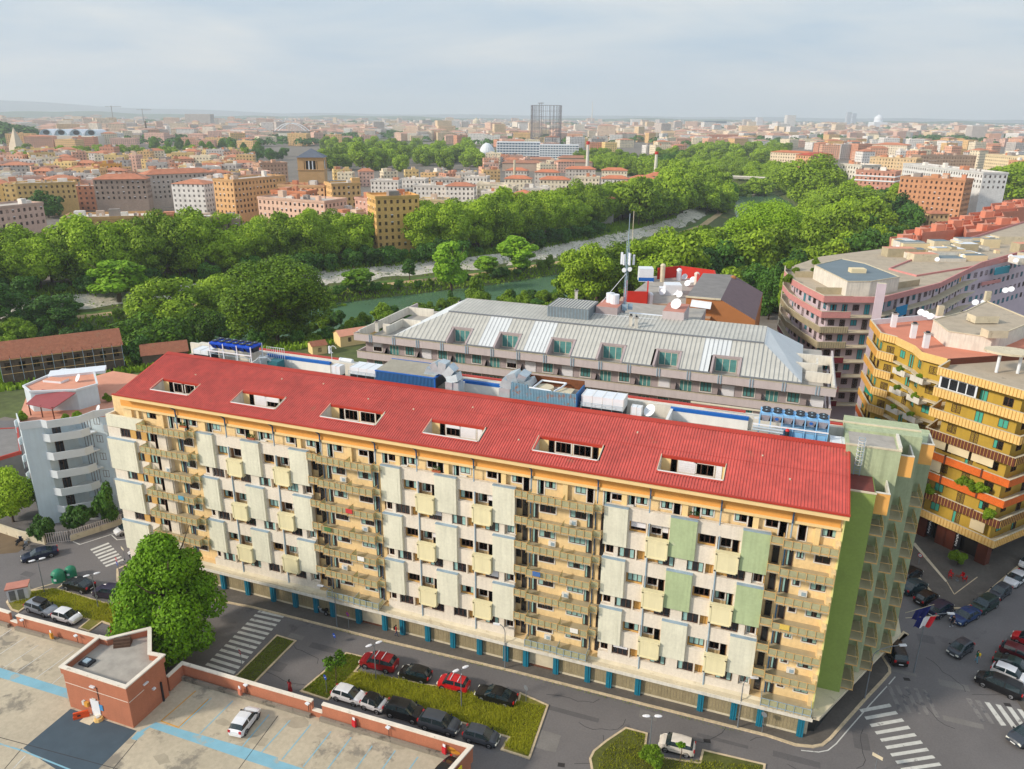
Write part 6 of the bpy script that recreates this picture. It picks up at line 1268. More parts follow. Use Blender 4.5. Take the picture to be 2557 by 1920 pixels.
b = B(); b.obox(-42.5, 20, 19.5, 8.5, 3.2, .5, .75, m_unit, m_unit); b.obox(-42.2, 15.5, 19.6, 3.4, 1.8, .35, .15, m_unit, m_tcl); b.build('roof_box', PL)
cp_ = [(-40.5, 8.4, 18.4), (-35.3, 8.6, 18.2), (-34.6, 12.6, 19.6), (-40.6, 11.6, 19.7)]
b = B(); b.add(cp_+[(x, y, z-.12) for x, y, z in cp_], [(0, 1, 2, 3), (7, 6, 5, 4), (0, 4, 5, 1), (1, 5, 6, 2), (3, 7, 4, 0)], M('canopy_wine', (150, 74, 78), .7, .08, .8, fine=(6, .06)))
for x, y in ((-40.2, 8.6), (-37.8, 8.7), (-35.5, 8.8)): b.cyl(x, y, .09, 16.4, 18.4, m_wood, 6)
b.build('terrace_canopy', PL)
b = B(); b.wall([(-40.4, 6.5), (-36.6, 4.0), (-34.6, 5.9), (-33.4, 5.9), (-30.6, 9.0), (-30.4, 11.6), (-27.6, 14.6), (-21, 17)], 16.3, 17.5, .16, m_pwht); b.build('roof_parapet', PL)
b = B(); b.obox(-24.5, 20.5, 16.4, 8.5, 6, 2.4, .3, m_pblue, m_unit); b.build('penthouse', PL); rdish(PL, -31.5, 13.4, 16.4, .6); rdish(PL, -38.6, 16.6, 19.6, .7)
b = B(); b.obox(-22.5, 27, 15, 8, 5, 5.2, .35, m_pblue, m_unit); b.build('penthouse', PL)
for x, y, wd_ in ((-39.5, 6.8, 'leftmost, by the canopy'), (-31.5, 9.6, 'at the front right corner'), (-32.6, 8.2, 'at the front edge'), (-34.0, 17.6, 'behind the penthouse'), (-29, 22, 'at the back'), (-26, 23, 'rightmost, by the white roof')): tree(x, y, 'bush', 'potted terrace plant on the pale blue block, '+wd_, 'shrub', 'terrace plants on the pale blue block', .26, .32, 'shrub', 16.5 if x < -33.9 or y < 10 else 17, 0)
# left edge: low sheds
for i, (pts, z, m, lb) in enumerate(((((-60, 40), (150, 30), (175, 230), (-60, 300)), 8, m_slate, 'low grey roofed shed with red trim at the far left edge'), (((-60, 270), (175, 245), (150, 330), (-60, 330)), 3.5, m_redd, 'red tiled low roof at the far left edge, below the shed'))):
    P = [zat(0, 1060, x, y, z) for x, y in pts]; T = thing('shed', lb, 'shed', (P[0][0], P[0][1], 0)); b = B(); b.prism(P, 0, z, m_slate, m if i else m_slate); b.wall(P, z-.5, z+.1, .3, m_redd, True); b.build('wall', T)
# scaffolded warehouse
m_tile = M('tile_old', (150, 94, 70), .92, .18, 1.2, fine=(7, .2), spots=((120, 108, 84), .6, .58, .6)); m_oldw = M('wall_old', (108, 92, 78), .95, .2, .8, streak=.3)
WH = thing('warehouse', 'long derelict warehouse with old tile roof wrapped in scaffolding, left', 'warehouse', (-95, 60, 0))
p0, p1 = Vector((-106.5, 51.5)), Vector((-90, 72)); d = (p1-p0).normalized(); nn = Vector((-d.y, d.x)); wq = [p0, p1, p1+nn*8.5, p0+nn*8.5]
b = B(); b.prism([(v.x, v.y) for v in wq], -1, 5.2, m_oldw); b.build('wall', WH)
b = B(); e_ = [v.to_3d() for v in wq]; r0, r1 = (p0-d*.5+nn*5.5).to_3d(), (p1+d*.5+nn*5.5).to_3d(); r0.z = r1.z = 8.2
f0, f1 = (p0-d*.5-nn*.5).to_3d(), (p1+d*.5-nn*.5).to_3d(); g0, g1 = (p0-d*.5+nn*9).to_3d(), (p1+d*.5+nn*9).to_3d()
for v in (f0, f1, g0, g1): v.z = 5.1
b.poly([f0, f1, r1, r0], m_tile); b.poly([r0, r1, g1, g0], m_tile); b.poly([f1, g1, r1], m_oldw); b.build('roof', WH)
b = B()
for i in range(13):
    p = p0+d*((p1-p0).length*i/12)-nn*.9; b.cyl(p.x, p.y, .06, 0, 6, m_wood, 5); b.cyl(p.x+nn.x*-.9, p.y+nn.y*-.9, .06, 0, 5.6, m_pipe, 5)
for z in (1.8, 3.6, 5.3): p, q = p0-nn*1.8, p1-nn*1.8; b.tube((p.x, p.y, z), (q.x, q.y, z), .06, m_rust, 4)
b.build('scaffolding', WH)
wh_ = Wins(WH)
for i in range(9): c = p0+d*((p1-p0).length*(i+.5)/9); wh_.add('window', 'd', c.x, c.y, 2.2, 1.4, 1.9, atan2(d.y, d.x))
wh_.done()
def gable(label, cx, cy, w, dp, h, rh, rot, wallm, roofm, name='house', wn_=2, z=None, cat='house', group=None):
    z = ground_z(cx, cy) if z is None else z; T = thing(name, label, cat, (cx, cy, z), rot, group); b = B(); b.box(-w/2, w/2, -dp/2, dp/2, 0, h, wallm); b.add([(-w/2, -dp/2, h), (-w/2, dp/2, h), (-w/2, 0, h+rh), (w/2, -dp/2, h), (w/2, dp/2, h), (w/2, 0, h+rh)], [(0, 2, 1), (3, 4, 5)], wallm); b.build('wall', T, local=True)
    b = B(); o = .3; b.add([(-w/2-o, -dp/2-o, h-.1), (w/2+o, -dp/2-o, h-.1), (w/2+o, 0, h+rh+.08), (-w/2-o, 0, h+rh+.08), (w/2+o, dp/2+o, h-.1), (-w/2-o, dp/2+o, h-.1)], [(0, 1, 2, 3), (3, 2, 4, 5)], roofm); b.build('roof', T, local=True)
    for i in range(wn_): inst('window', wmesh('d', .9, 1.2), T, (-w/2+w*(i+.5)/wn_, -dp/2, h-1.9), 0)
    return T
gable('tiled wing with a broken brown roof at the right end of the warehouse', -84, 80, 11, 7, 4, 2, .8, m_oldw, m_tile, 'warehouse', 0, cat='warehouse')
gable('long low cream house with a red roof beside the car park, by the river', -45.5, 112, 11, 5, 3.2, 1.1, .95, m_fascia, m_tcl)
gable('small cream hut with an orange roof beside the long cream house', -49.8, 99.5, 4, 4, 2.6, .8, .9, m_fascia, m_tile, wn_=1)
gable('tile roofed hut behind the rear parapet of the red block', -40, 74, 9, 6, 3, 1.4, .5, m_oldw, m_tile, wn_=0)
gable('red and orange gabled shed with a broken end wall, near the blue chiller', -60, 72, 14, 7, 5, 2.2, 1.15, m_bro, m_redd, 'shed', 0, cat='shed')
gable('grey corrugated shed roof between the warehouse and the gabled shed', -70, 72, 8, 5, 4, .8, .8, m_slate, m_slate, 'shed', 0, cat='shed')
b = B(); b.box(-14, -10.5, 22, 26, 18, 22.5, m_pwht, m_unit); tag(b.build('roof_hut', loc=(-12, 24, 18)), 'white corrugated roof hut behind the left end of the red roof', 'hut')
# ================= vegetation along the river =================
ORD = ['', 'first', 'second', 'third', 'fourth', 'fifth', 'sixth', 'seventh', 'eighth', 'ninth', 'tenth', 'eleventh', 'twelfth', 'thirteenth', 'fourteenth', 'fifteenth', 'sixteenth', 'seventeenth', 'eighteenth', 'nineteenth']
TENS = {2: ('twentieth', 'twenty'), 3: ('thirtieth', 'thirty'), 4: ('fortieth', 'forty'), 5: ('fiftieth', 'fifty'), 6: ('sixtieth', 'sixty'), 7: ('seventieth', 'seventy')}
def nth(n): return ORD[n] if n < 20 else (TENS[n//10][0] if n % 10 == 0 else TENS[n//10][1]+' '+ORD[n % 10])
KH = {'bigp': (9, 20), 'plane': (7.5, 14), 'planef': (7.5, 14), 'poplar': (4.6, 13), 'dark': (7, 12), 'darkf': (7, 12), 'umb': (7, 9), 'bush': (3.2, 4.2), 'bushd': (3.2, 4), 'flat': (6, 6), 'con': (2, 5)}
def ptree(x, yt, yb, w, kind, label, cat='tree', group=None, lift=.1):
    """a tree seen at photo column x, standing where the ground is at yb, as tall as its top yt shows and w wide"""
    z = 0
    for _ in range(4): gx, gy = oat(x, yb, z); z = ground_z(gx, gy)
    h = .5
    while topix(gx, gy, z+h)[1]*2212/2557 > yt and h < 40: h += .25
    dist = (Vector((gx, gy, z))-CAM).length; R_, H = KH[kind]; s = w*2557/2212*dist/CF/2/R_*1.06; return tree(gx, gy, kind, label, cat, group, s, h/(H*(1+lift)), None, z, lift)
ptree(600, 556, 738, 208, 'bigp', 'massive round dark green plane tree behind the bright blue chiller, tallest on this bank', lift=.02)
for a in ((265, 553, 690, 112, 'poplar', 'tall ragged bright green tree on the near bank left of the massive round tree'),
          (130, 633, 728, 86, 'dark', 'dark bushy tree above the warehouse roof on the left'), (8, 608, 735, 90, 'dark', 'dark tree cut by the left frame edge above the river'),
          (362, 597, 712, 134, 'plane', 'broad mid green tree left of the massive round plane tree'), (472, 597, 705, 112, 'plane', 'mid green tree touching the left side of the massive round plane tree'),
          (445, 672, 742, 92, 'flat', 'flat topped light green tree before the red gabled shed'), (325, 692, 770, 152, 'flat', 'wide flat topped light green tree behind the warehouse wing'),
          (780, 571, 655, 84, 'poplar', 'upright leafy tree on the bank path right of the massive round tree'), (886, 558, 632, 40, 'con', 'slender pointed tree on the far bank path'),
          (975, 510, 632, 78, 'poplar', 'tall bright green poplar on the far bank, left of the pair'), (1053, 545, 618, 58, 'poplar', 'short poplar between two taller ones on the far bank'),
          (1120, 500, 610, 92, 'poplar', 'tall bright poplar on the far bank, right of the short one'), (1290, 527, 650, 112, 'poplar', 'bright yellow green tree just left of the telecom mast'),
          (1228, 583, 652, 84, 'bush', 'round yellow green thicket on the near bank beside the bright tree'), (1030, 612, 664, 58, 'bush', 'small round yellow green tree by the water before the grey roof'),
          (973, 627, 664, 22, 'con', 'small silvery cypress like tree by the water'), (1510, 503, 588, 74, 'bush', 'drooping yellow green willow at the river bend'),
          (1640, 430, 580, 152, 'bigp', 'huge dark plane tree right of the river bend'), (1585, 470, 560, 60, 'plane', 'plane tree on the left flank of the huge one at the river bend'),
          (1708, 478, 560, 96, 'plane', 'plane tree right of the huge one at the river bend'), (1745, 335, 450, 120, 'plane', 'tall tree standing above the others on the right bank'),
          (1830, 405, 500, 130, 'plane', 'golden lit broad tree in the middle of the right bank'), (2180, 350, 440, 110, 'plane', 'big dark tree at the right edge beside the brick flats'),
          (1660, 575, 690, 60, 'dark', 'dark hedge tree at the left foot of the pink block'), (1700, 585, 700, 46, 'bush', 'flowering shrub climbing the curved pink corner'), (1600, 590, 640, 40, 'bush', 'bright green shrub beside the brown block terrace'),
          (525, 402, 470, 36, 'poplar', 'tall slim tree in the street between the ochre blocks'), (105, 412, 470, 60, 'darkf', 'dark courtyard tree between the two left blocks'),
          (235, 1060, 1140, 50, 'bushd', 'green shrub in the garden of the pale blue block'), (180, 1095, 1150, 60, 'bushd', 'low dark shrub behind the white gate'),
          (30, 1010, 1130, 85, 'plane', 'orange tinged tree at the left edge beside the scooters'), (95, 1125, 1175, 44, 'bushd', 'small dark shrub left of the white gate'),
          (1562, 384, 424, 46, 'planef', 'tree hiding the left end of the road bridge'), (1600, 396, 428, 40, 'planef', 'tree standing before the middle of the road bridge'), (1638, 378, 428, 56, 'planef', 'tree hiding the right end of the road bridge'), (300, 735, 790, 56, 'bushd', 'small tree beside the warehouse wing, behind the red roof')):
    ptree(*a)
for (u0, u1, v0, v1), n_, kd, lb, s_ in (((690, 940, 668, 700), 30, 'bush', 'light green shrub in the thicket right of the massive round tree, ', 1.1), ((700, 900, 690, 712), 12, 'bushd', 'dark shrub in the hedge right of the massive round tree, ', .9), ((0, 60, 735, 800), 8, 'bush', 'yellow green shrub at the left edge behind the warehouse, ', 1.3), ((1150, 1270, 610, 652), 12, 'bush', 'yellow green shrub left of the mast, ', 1.2), ((1590, 1650, 575, 640), 10, 'bush', 'shrub between the brown block and the pink block, ', 1.2), ((1620, 1690, 610, 680), 12, 'bushd', 'dark shrub in the garden below the pink curve, ', 1.4), ((60, 200, 700, 760), 12, 'bushd', 'dark shrub behind the warehouse roof, ', 1.3)):
    rr_ = random.Random(n_+int(u0))
    for _ in range(n_):
        u, v_ = rr_.uniform(u0, u1), rr_.uniform(v0, v1); x, y = oat(u, v_, -3); x, y = oat(u, v_, ground_z(x, y))
        if abs(riv(x, y)) > HW_-9: tree(x, y, kd, lb+'%s from the left', 'bush', lb.strip(', '), s_*rr_.uniform(.6, 1.2), None, 'bush', None, 0)
def row(kind, d0, i0, i1, step, label, s0, s1, jit, seed, group, alt=None, skip=None, sz=1.0):
    rn = random.Random(seed); P = offset_line(d0, 1.0); n = 0; k = i0; out = []
    while k < min(i1, len(P)-1):
        x, y = P[int(k)]; x += rn.uniform(-jit, jit); y += rn.uniform(-jit, jit); k += step*rn.uniform(.75, 1.25)
        px, py = topix(x, y, ground_z(x, y)+5)
        if px < -150 or px > 2700 or (skip and skip(px*2212/2557, py*2212/2557, x, y)): continue
        out.append((px, x, y, rn.uniform(s0, s1), kind if not alt or rn.random() < .6 else alt))
    out.sort()
    for j, (px, x, y, s, kd) in enumerate(out): tree(x, y, kd, label, 'tree' if 'bush' not in kd else 'bush', group, s, s*rn.uniform(.9, 1.12)*sz)
    return out
sk = lambda a, b, x, y: 772 < a < 880
row('plane', HW_+42, 150, 520, 10.5, 'plane tree, %s from the left in the riverside row on the far bank', 1.15, 1.4, 2, 1, 'plane trees along the far bank road', skip=sk, sz=1.06)
row('plane', HW_+53, 150, 560, 11, 'taller plane tree, %s from the left in the second row on the far bank', 1.2, 1.5, 2.5, 2, 'second row of plane trees on the far bank', 'planef', skip=sk, sz=1.05)
row('plane', HW_+64, 330, 640, 12, 'plane tree behind the riverside rows, %s from the left', 1.2, 1.5, 3, 3, 'third row of plane trees on the far bank', 'planef')
row('darkf', HW_+32, 150, 520, 8, 'dark low tree on the bank slope, %s from the left', .5, .75, 1.5, 4, 'dark trees on the far bank slope', 'bushd')
row('planef', HW_+34, 560, 1120, 9, 'round tree by the far bend of the river, %s from the left', 1.2, 1.6, 4, 5, 'trees at the far bend')
row('planef', HW_+50, 560, 1150, 9, 'tree behind the far bend of the river, %s from the left', 1.2, 1.6, 5, 6, 'trees at the far bend')
row('planef', -(HW_+12), 440, 1120, 10, 'tree at the waterside of the right bank, %s from the left', 1.0, 1.4, 3, 7, 'trees on the right bank', 'plane')
row('plane', -(HW_+26), 380, 1120, 10, 'tree on the slope of the right bank, %s from the left', 1.0, 1.5, 4, 8, 'trees on the right bank', 'planef')
row('planef', -(HW_+42), 400, 1120, 11, 'tree on the crest of the right bank, %s from the left', 1.1, 1.5, 5, 9, 'trees on the right bank', 'darkf')
row('darkf', -(HW_+60), 400, 860, 13, 'dark tree inland of the right bank, %s from the left', .9, 1.3, 6, 10, 'trees inland of the right bank', 'planef', skip=lambda a, b, x, y: x > 150)
row('bush', -(HW_-8), 150, 470, 4.6, 'waterside thicket on the near bank, %s from the left', .7, 1.25, 1.5, 11, 'thickets along the near water edge', 'bushd')
row('bush', -(HW_+1), 140, 450, 6.5, 'light green shrub on the near bank, %s from the left', .5, 1.1, 2, 12, 'shrubs on the near bank')
row('bushd', -(HW_+17), 120, 430, 7.5, 'dark shrub higher on the near bank, %s from the left', .5, 1.1, 2.5, 13, 'dark shrubs on the near bank')
row('bushd', HW_+5, 140, 560, 7.5, 'shrub between the path and the water, %s from the left', .5, 1.0, 1.5, 14, 'shrubs by the far bank path', 'bush')
row('planef', -(HW_+36), 330, 430, 12, 'tree between the river and the brown block, %s from the left', .6, .8, 3, 15, 'trees on the near bank by the brown block', skip=lambda a, b, x, y: a < 1560)
row('planef', HW_+12, 700, 1100, 9, 'tree where the bank vanishes at the far bend, %s from the left', 1.0, 1.5, 4, 21, 'trees at the far bend', 'darkf')
row('planef', HW_+24, 690, 1100, 9, 'tree behind the vanishing bank at the far bend, %s from the left', 1.0, 1.5, 4, 22, 'trees at the far bend')
rn = random.Random(77); v = []; f = []
for (d0, d1, n, h) in ((HW_+1, HW_+10, 9000, .9), (HW_+31, HW_+46, 14000, 1.4), (-(HW_+1), -(HW_+30), 24000, 1.2), (HW_+19, HW_+31, 1500, .5)):
    Ls = [offset_line(d0+(d1-d0)*k/6, 1.0) for k in range(7)]
    for _ in range(n):
        P = Ls[rn.randrange(7)]; k = rn.randrange(100, min(620, len(P))); x, y = P[k]; x += rn.uniform(-1.5, 1.5); y += rn.uniform(-1.5, 1.5); z = ground_z(x, y); a = rn.uniform(0, pi); hh = h*rn.uniform(.4, 1.3); w = .35; o = len(v); lx, ly = rn.gauss(0, .3), rn.gauss(0, .3)
        v += [(x-cos(a)*w, y-sin(a)*w, z), (x+cos(a)*w, y+sin(a)*w, z), (x+cos(a)*w*.6+lx, y+sin(a)*w*.6+ly, z+hh), (x-cos(a)*w*.6+lx, y-sin(a)*w*.6+ly, z+hh)]; f.append((o, o+1, o+2, o+3))
me = bpy.data.meshes.new('undergrowth'); me.from_pydata(v, [], f); me.materials.append(f_bush); o = bpy.data.objects.new('undergrowth', me); COL.objects.link(o); tag(o, 'rough undergrowth and reeds along both river banks', 'undergrowth', kind='stuff')
# ================= the city beyond =================
def city_wall():
    m = bpy.data.materials.new('city_wall'); m.use_nodes = True; t = m.node_tree; n = t.nodes; l = t.links; b = n['Principled BSDF']; b.inputs['Roughness'].default_value = .85
    at_ = n.new('ShaderNodeAttribute'); at_.attribute_name = 'col'; uv = n.new('ShaderNodeUVMap'); uv.uv_map = 'UVMap'; sp = n.new('ShaderNodeSeparateXYZ'); l.new(uv.outputs[0], sp.inputs[0])
    def rng(src, per, a, c):
        d = n.new('ShaderNodeMath'); d.operation = 'DIVIDE'; d.inputs[1].default_value = per; l.new(src, d.inputs[0]); fr_ = n.new('ShaderNodeMath'); fr_.operation = 'FRACT'; l.new(d.outputs[0], fr_.inputs[0])
        g = n.new('ShaderNodeMath'); g.operation = 'GREATER_THAN'; g.inputs[1].default_value = a; l.new(fr_.outputs[0], g.inputs[0]); s = n.new('ShaderNodeMath'); s.operation = 'LESS_THAN'; s.inputs[1].default_value = c; l.new(fr_.outputs[0], s.inputs[0])
        p = n.new('ShaderNodeMath'); p.operation = 'MULTIPLY'; l.new(g.outputs[0], p.inputs[0]); l.new(s.outputs[0], p.inputs[1]); return p.outputs[0]
    a = rng(sp.outputs[0], 3.3, .3, .68); c = rng(sp.outputs[1], 3.15, .28, .74); p = n.new('ShaderNodeMath'); p.operation = 'MULTIPLY'; l.new(a, p.inputs[0]); l.new(c, p.inputs[1])
    z = n.new('ShaderNodeTexNoise'); z.inputs['Scale'].default_value = .3; tc = n.new('ShaderNodeTexCoord'); l.new(tc.outputs['Object'], z.inputs[0]); mr = n.new('ShaderNodeMapRange'); mr.inputs[1].default_value = .3; mr.inputs[2].default_value = .7; mr.inputs[3].default_value = .85; mr.inputs[4].default_value = 1.1; l.new(z.outputs[0], mr.inputs[0])
    sc = n.new('ShaderNodeVectorMath'); sc.operation = 'SCALE'; l.new(at_.outputs['Color'], sc.inputs[0]); l.new(mr.outputs[0], sc.inputs['Scale'])
    x = n.new('ShaderNodeMix'); x.data_type = 'RGBA'; q = n.new('ShaderNodeMath'); q.operation = 'MULTIPLY'; q.inputs[1].default_value = .85; l.new(p.outputs[0], q.inputs[0]); l.new(q.outputs[0], x.inputs['Factor']); l.new(sc.outputs[0], x.inputs['A']); x.inputs['B'].default_value = (.05, .045, .045, 1); l.new(x.outputs['Result'], b.inputs['Base Color']); return m
m_city_w = city_wall()
class CB:
    """buildings with window grids laid out in metres on their walls"""
    def __init__(s): s.v = []; s.f = []; s.uv = []; s.c = []
    def face(s, P, uv, col): o = len(s.v); s.v += P; s.f.append(tuple(range(o, o+len(P)))); s.uv += uv; s.c += [(*lin(col), 1)]*len(P)
    def block(s, cx, cy, z, w, d, h, rot, wc, rc, hip=0, par=.8, u0=0):
        c, n = cos(rot), sin(rot); P = [(cx+x*c-y*n, cy+x*n+y*c) for x, y in ((-w/2, -d/2), (w/2, -d/2), (w/2, d/2), (-w/2, d/2))]; u = u0
        for i in range(4):
            a, b = P[i], P[(i+1) % 4]; L_ = w if i % 2 == 0 else d; s.face([(*a, z), (*b, z), (*b, z+h), (*a, z+h)], [(u, 0), (u+L_, 0), (u+L_, h), (u, h)], wc); u += L_
        if hip:
            e = .5; Q = [(cx+x*c-y*n, cy+x*n+y*c) for x, y in ((-w/2-e, -d/2-e), (w/2+e, -d/2-e), (w/2+e, d/2+e), (-w/2-e, d/2+e))]; r = max(0, w-d)/2; R1, R2 = (cx-r*c, cy-r*n, z+h+hip), (cx+r*c, cy+r*n, z+h+hip); q = [(*p, z+h) for p in Q]
            for F in ([q[0], q[1], R2, R1], [q[1], q[2], R2], [q[2], q[3], R1, R2], [q[3], q[0], R1]): s.face(F, [(0, 0)]*len(F), rc)
        else:
            s.face([(*p, z+h) for p in P], [(0, 0)]*4, rc)
            t = .35; I = [(cx+x*c-y*n, cy+x*n+y*c) for x, y in ((-w/2+t, -d/2+t), (w/2-t, -d/2+t), (w/2-t, d/2-t), (-w/2+t, d/2-t))]
            for i in range(4):
                a, b, e, g = P[i], P[(i+1) % 4], I[(i+1) % 4], I[i]; s.face([(*a, z+h), (*b, z+h), (*b, z+h+par), (*a, z+h+par)], [(0, 0)]*4, wc); s.face([(*a, z+h+par), (*b, z+h+par), (*e, z+h+par), (*g, z+h+par)], [(0, 0)]*4, wc); s.face([(*e, z+h), (*g, z+h), (*g, z+h+par), (*e, z+h+par)], [(0, 0)]*4, wc)
    def box(s, cx, cy, z, w, d, h, rot, col):
        c, n = cos(rot), sin(rot); P = [(cx+x*c-y*n, cy+x*n+y*c) for x, y in ((-w/2, -d/2), (w/2, -d/2), (w/2, d/2), (-w/2, d/2))]
        for i in range(4): a, b = P[i], P[(i+1) % 4]; s.face([(*a, z), (*b, z), (*b, z+h), (*a, z+h)], [(0, 0)]*4, col)
        s.face([(*p, z+h) for p in P], [(0, 0)]*4, col)
    def build(s, name, loc=(0, 0, 0), parent=None):
        me = bpy.data.meshes.new(name); me.from_pydata([(x-loc[0], y-loc[1], z-loc[2]) for x, y, z in s.v], [], s.f); me.materials.append(m_city_w); uv = me.uv_layers.new(name='UVMap'); uv.data.foreach_set('uv', [k for p in s.uv for k in p])
        ca = me.color_attributes.new('col', 'FLOAT_COLOR', 'CORNER'); ca.data.foreach_set('color', [k for p in s.c for k in p]); me.update(); o = bpy.data.objects.new(name, me); COL.objects.link(o)
        if parent: o.parent = parent
        else: o.location = loc
        return o
WC = {'ochre': (228, 188, 132), 'pale cream': (234, 220, 192), 'pink': (228, 186, 168), 'white': (230, 226, 222), 'yellow': (234, 204, 140), 'terracotta': (210, 150, 122), 'grey': (190, 184, 180), 'brown': (170, 140, 126), 'salmon': (226, 174, 146)}
RC = [(206, 196, 184), (186, 176, 166), (196, 132, 100), (180, 104, 76), (200, 186, 170), (168, 160, 156)]
def clutter(cb, rn, cx, cy, z, w, d, rot, wc, n):
    for _ in range(n):
        x, y = rn.uniform(-.4, .4)*w, rn.uniform(-.4, .4)*d; c, q = cos(rot), sin(rot); k = rn.random(); s = rn.uniform(2, 5) if k < .6 else rn.uniform(.5, 1)
        cb.box(cx+x*c-y*q, cy+x*q+y*c, z, s, s*rn.uniform(.6, 1.1), rn.uniform(1.8, 3.4) if k < .6 else rn.uniform(1.2, 2.2), rot, rn.choice([wc, (226, 220, 212), (206, 180, 160), (196, 132, 100), (150, 140, 134)]))
FOOT = []
def mid(label, x0, y0, x1, y1, z, depth, wc, rc, hip=0, n=None, name='apartment_block', cat='apartment block', z0=0, wins=True, clut=6, side=None, group=None, bandc=None):
    """a block whose front roof edge runs from x0,y0 to x1,y1 in the overview, at height z"""
    a, b = Vector(oat(x0, y0, z)), Vector(oat(x1, y1, z)); d = b-a; w = d.length; rot = atan2(d.y, d.x); nn = Vector((-sin(rot), cos(rot))); c = (a+b)/2+nn*depth/2
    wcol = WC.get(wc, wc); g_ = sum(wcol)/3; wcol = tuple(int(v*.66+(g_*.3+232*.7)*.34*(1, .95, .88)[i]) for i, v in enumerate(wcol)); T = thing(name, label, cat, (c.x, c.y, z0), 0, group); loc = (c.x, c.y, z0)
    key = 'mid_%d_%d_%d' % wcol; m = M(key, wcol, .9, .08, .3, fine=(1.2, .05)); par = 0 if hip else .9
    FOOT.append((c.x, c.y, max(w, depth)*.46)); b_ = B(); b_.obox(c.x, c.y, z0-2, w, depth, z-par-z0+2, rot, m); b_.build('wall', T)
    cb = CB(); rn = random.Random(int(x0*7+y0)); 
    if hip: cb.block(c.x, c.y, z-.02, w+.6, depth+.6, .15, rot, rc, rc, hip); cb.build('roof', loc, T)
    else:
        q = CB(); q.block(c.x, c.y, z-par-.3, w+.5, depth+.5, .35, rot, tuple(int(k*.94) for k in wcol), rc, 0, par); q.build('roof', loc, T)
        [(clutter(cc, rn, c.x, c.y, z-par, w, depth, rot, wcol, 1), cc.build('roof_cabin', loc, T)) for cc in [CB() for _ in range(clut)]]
    if wins:
        W_ = Wins(T); P = [(c.x+sx*w/2*cos(rot)-sy*depth/2*sin(rot), c.y+sx*w/2*sin(rot)+sy*depth/2*cos(rot)) for sx, sy in ((-1, -1), (1, -1), (1, 1), (-1, 1))]
        for k in range(n or 4): wins_on(W_, P, z-par-3.2*(k+1), 1.55, 3.0, 1.1, False, .7, 'ddddddq', seed=k+int(x0))
        W_.done()
        for k in range(1, min(n or 4, 3)):
            if bandc: q = B(); q.obox(c.x, c.y, z-par-3.2*k-.3, w+.8, depth+.8, .9, rot, bandc); q.build('balcony_band', T)
    return T
tc_ = (190, 122, 92); fl = (200, 188, 176); pale = (222, 212, 200)
mid('ochre block with a pale roof terrace full of cabins, behind the left riverside trees', 131, 470, 330, 465, 22, 16, (222, 158, 88), pale, n=4, clut=12)
mid('brown violet block with cluttered terraces, right of the ochre block by the riverside trees', 334, 478, 518, 472, 20, 16, (164, 128, 118), fl, n=4, clut=14)
mid('pinkish block with a red roofed penthouse at the left frame edge', -60, 452, 92, 436, 20, 16, (206, 164, 148), fl, n=3, clut=8)
mid('long yellow ochre block with rows of dark windows, far left', 33, 396, 162, 392, 20, 16, (230, 174, 84), pale, n=3, clut=8)
mid('brown green balconied block under a terracotta roof, centre left', 200, 388, 314, 387, 21, 14, (150, 124, 110), tc_, 3, 4)
mid('pale block with dark green balconies and a terracotta roof, right of the brown one', 315, 378, 462, 372, 22, 14, (178, 164, 156), tc_, 3, 5)
mid('bright orange yellow block with a glazed penthouse, upper left', 199, 354, 262, 353, 22, 14, (238, 172, 48), fl, n=3)
mid('long low white block left of the bright orange yellow one', 144, 353, 198, 352, 17, 12, (230, 222, 206), pale, n=2)
mid('white and yellow striped block near the left edge below the tree belt', 62, 330, 118, 329, 22, 14, (224, 190, 110), pale, n=4)
mid('tall orange ochre block with a corner balcony, left of the pink one', 503, 388, 616, 378, 25, 16, (226, 160, 88), fl, n=6, clut=8)
mid('pink block with a rounded terrace, behind the middle riverside trees', 556, 424, 700, 434, 20, 18, (230, 178, 152), fl, n=5, clut=9)
mid('pink side wing with a plain wall, right of the pink rounded block', 700, 452, 752, 458, 14, 14, (222, 172, 156), fl, n=3)
mid('tall plain yellow tower block with small dark windows, beside the street gap', 811, 424, 905, 421, 26.5, 17, (236, 172, 74), (222, 160, 90), n=8, clut=5)
mid('narrow balconied pink block on the street, left of the yellow tower', 766, 425, 808, 430, 22, 24, (214, 150, 130), fl, n=6, clut=4)
mid('lavender pink block at the street corner among the riverside trees', 752, 462, 790, 458, 18, 12, (216, 180, 178), fl, n=5, clut=2)
mid('yellow block with a white awning penthouse, right of the bell tower', 716, 396, 778, 394, 24, 15, (234, 176, 92), fl, n=4)
mid('ochre roofscape block before the bell tower', 600, 398, 700, 400, 22, 16, (222, 164, 104), tc_, n=3, clut=10)
mid('orange walled terrace block below the bell tower', 585, 410, 660, 413, 22, 12, (222, 112, 60), fl, n=2, clut=5)
mid('low brick block left of the bell tower', 560, 352, 620, 350, 22, 14, (196, 140, 108), fl, n=4)
for i, (x, y, w, z, hp, c) in enumerate(((800, 388, 60, 14, 0, 'white'), (868, 385, 50, 14, 0, 'white'), (930, 384, 66, 13, 0, 'grey'), (892, 399, 70, 14, 0, 'white'), (962, 402, 62, 14, 2.4, 'white'), (1030, 396, 60, 15, 0, 'pale cream'), (1006, 380, 46, 15, 0, 'white'), (905, 430, 60, 16, 0, 'yellow'), (1068, 402, 40, 17, 0, 'pale cream'), (985, 372, 40, 14, 0, 'grey'), (1040, 412, 34, 13, 0, 'white'))):
    mid('small %s villa %s, %s from the left beyond the yellow tower' % (c, 'under a terracotta hip roof' if hp else 'with a flat terrace', nth(i+1)), x, y, x+w, y+1, z, 12, c, tc_ if hp else pale, hp, 3, 'villa', 'villa', clut=3, group='white villas beyond the yellow tower')
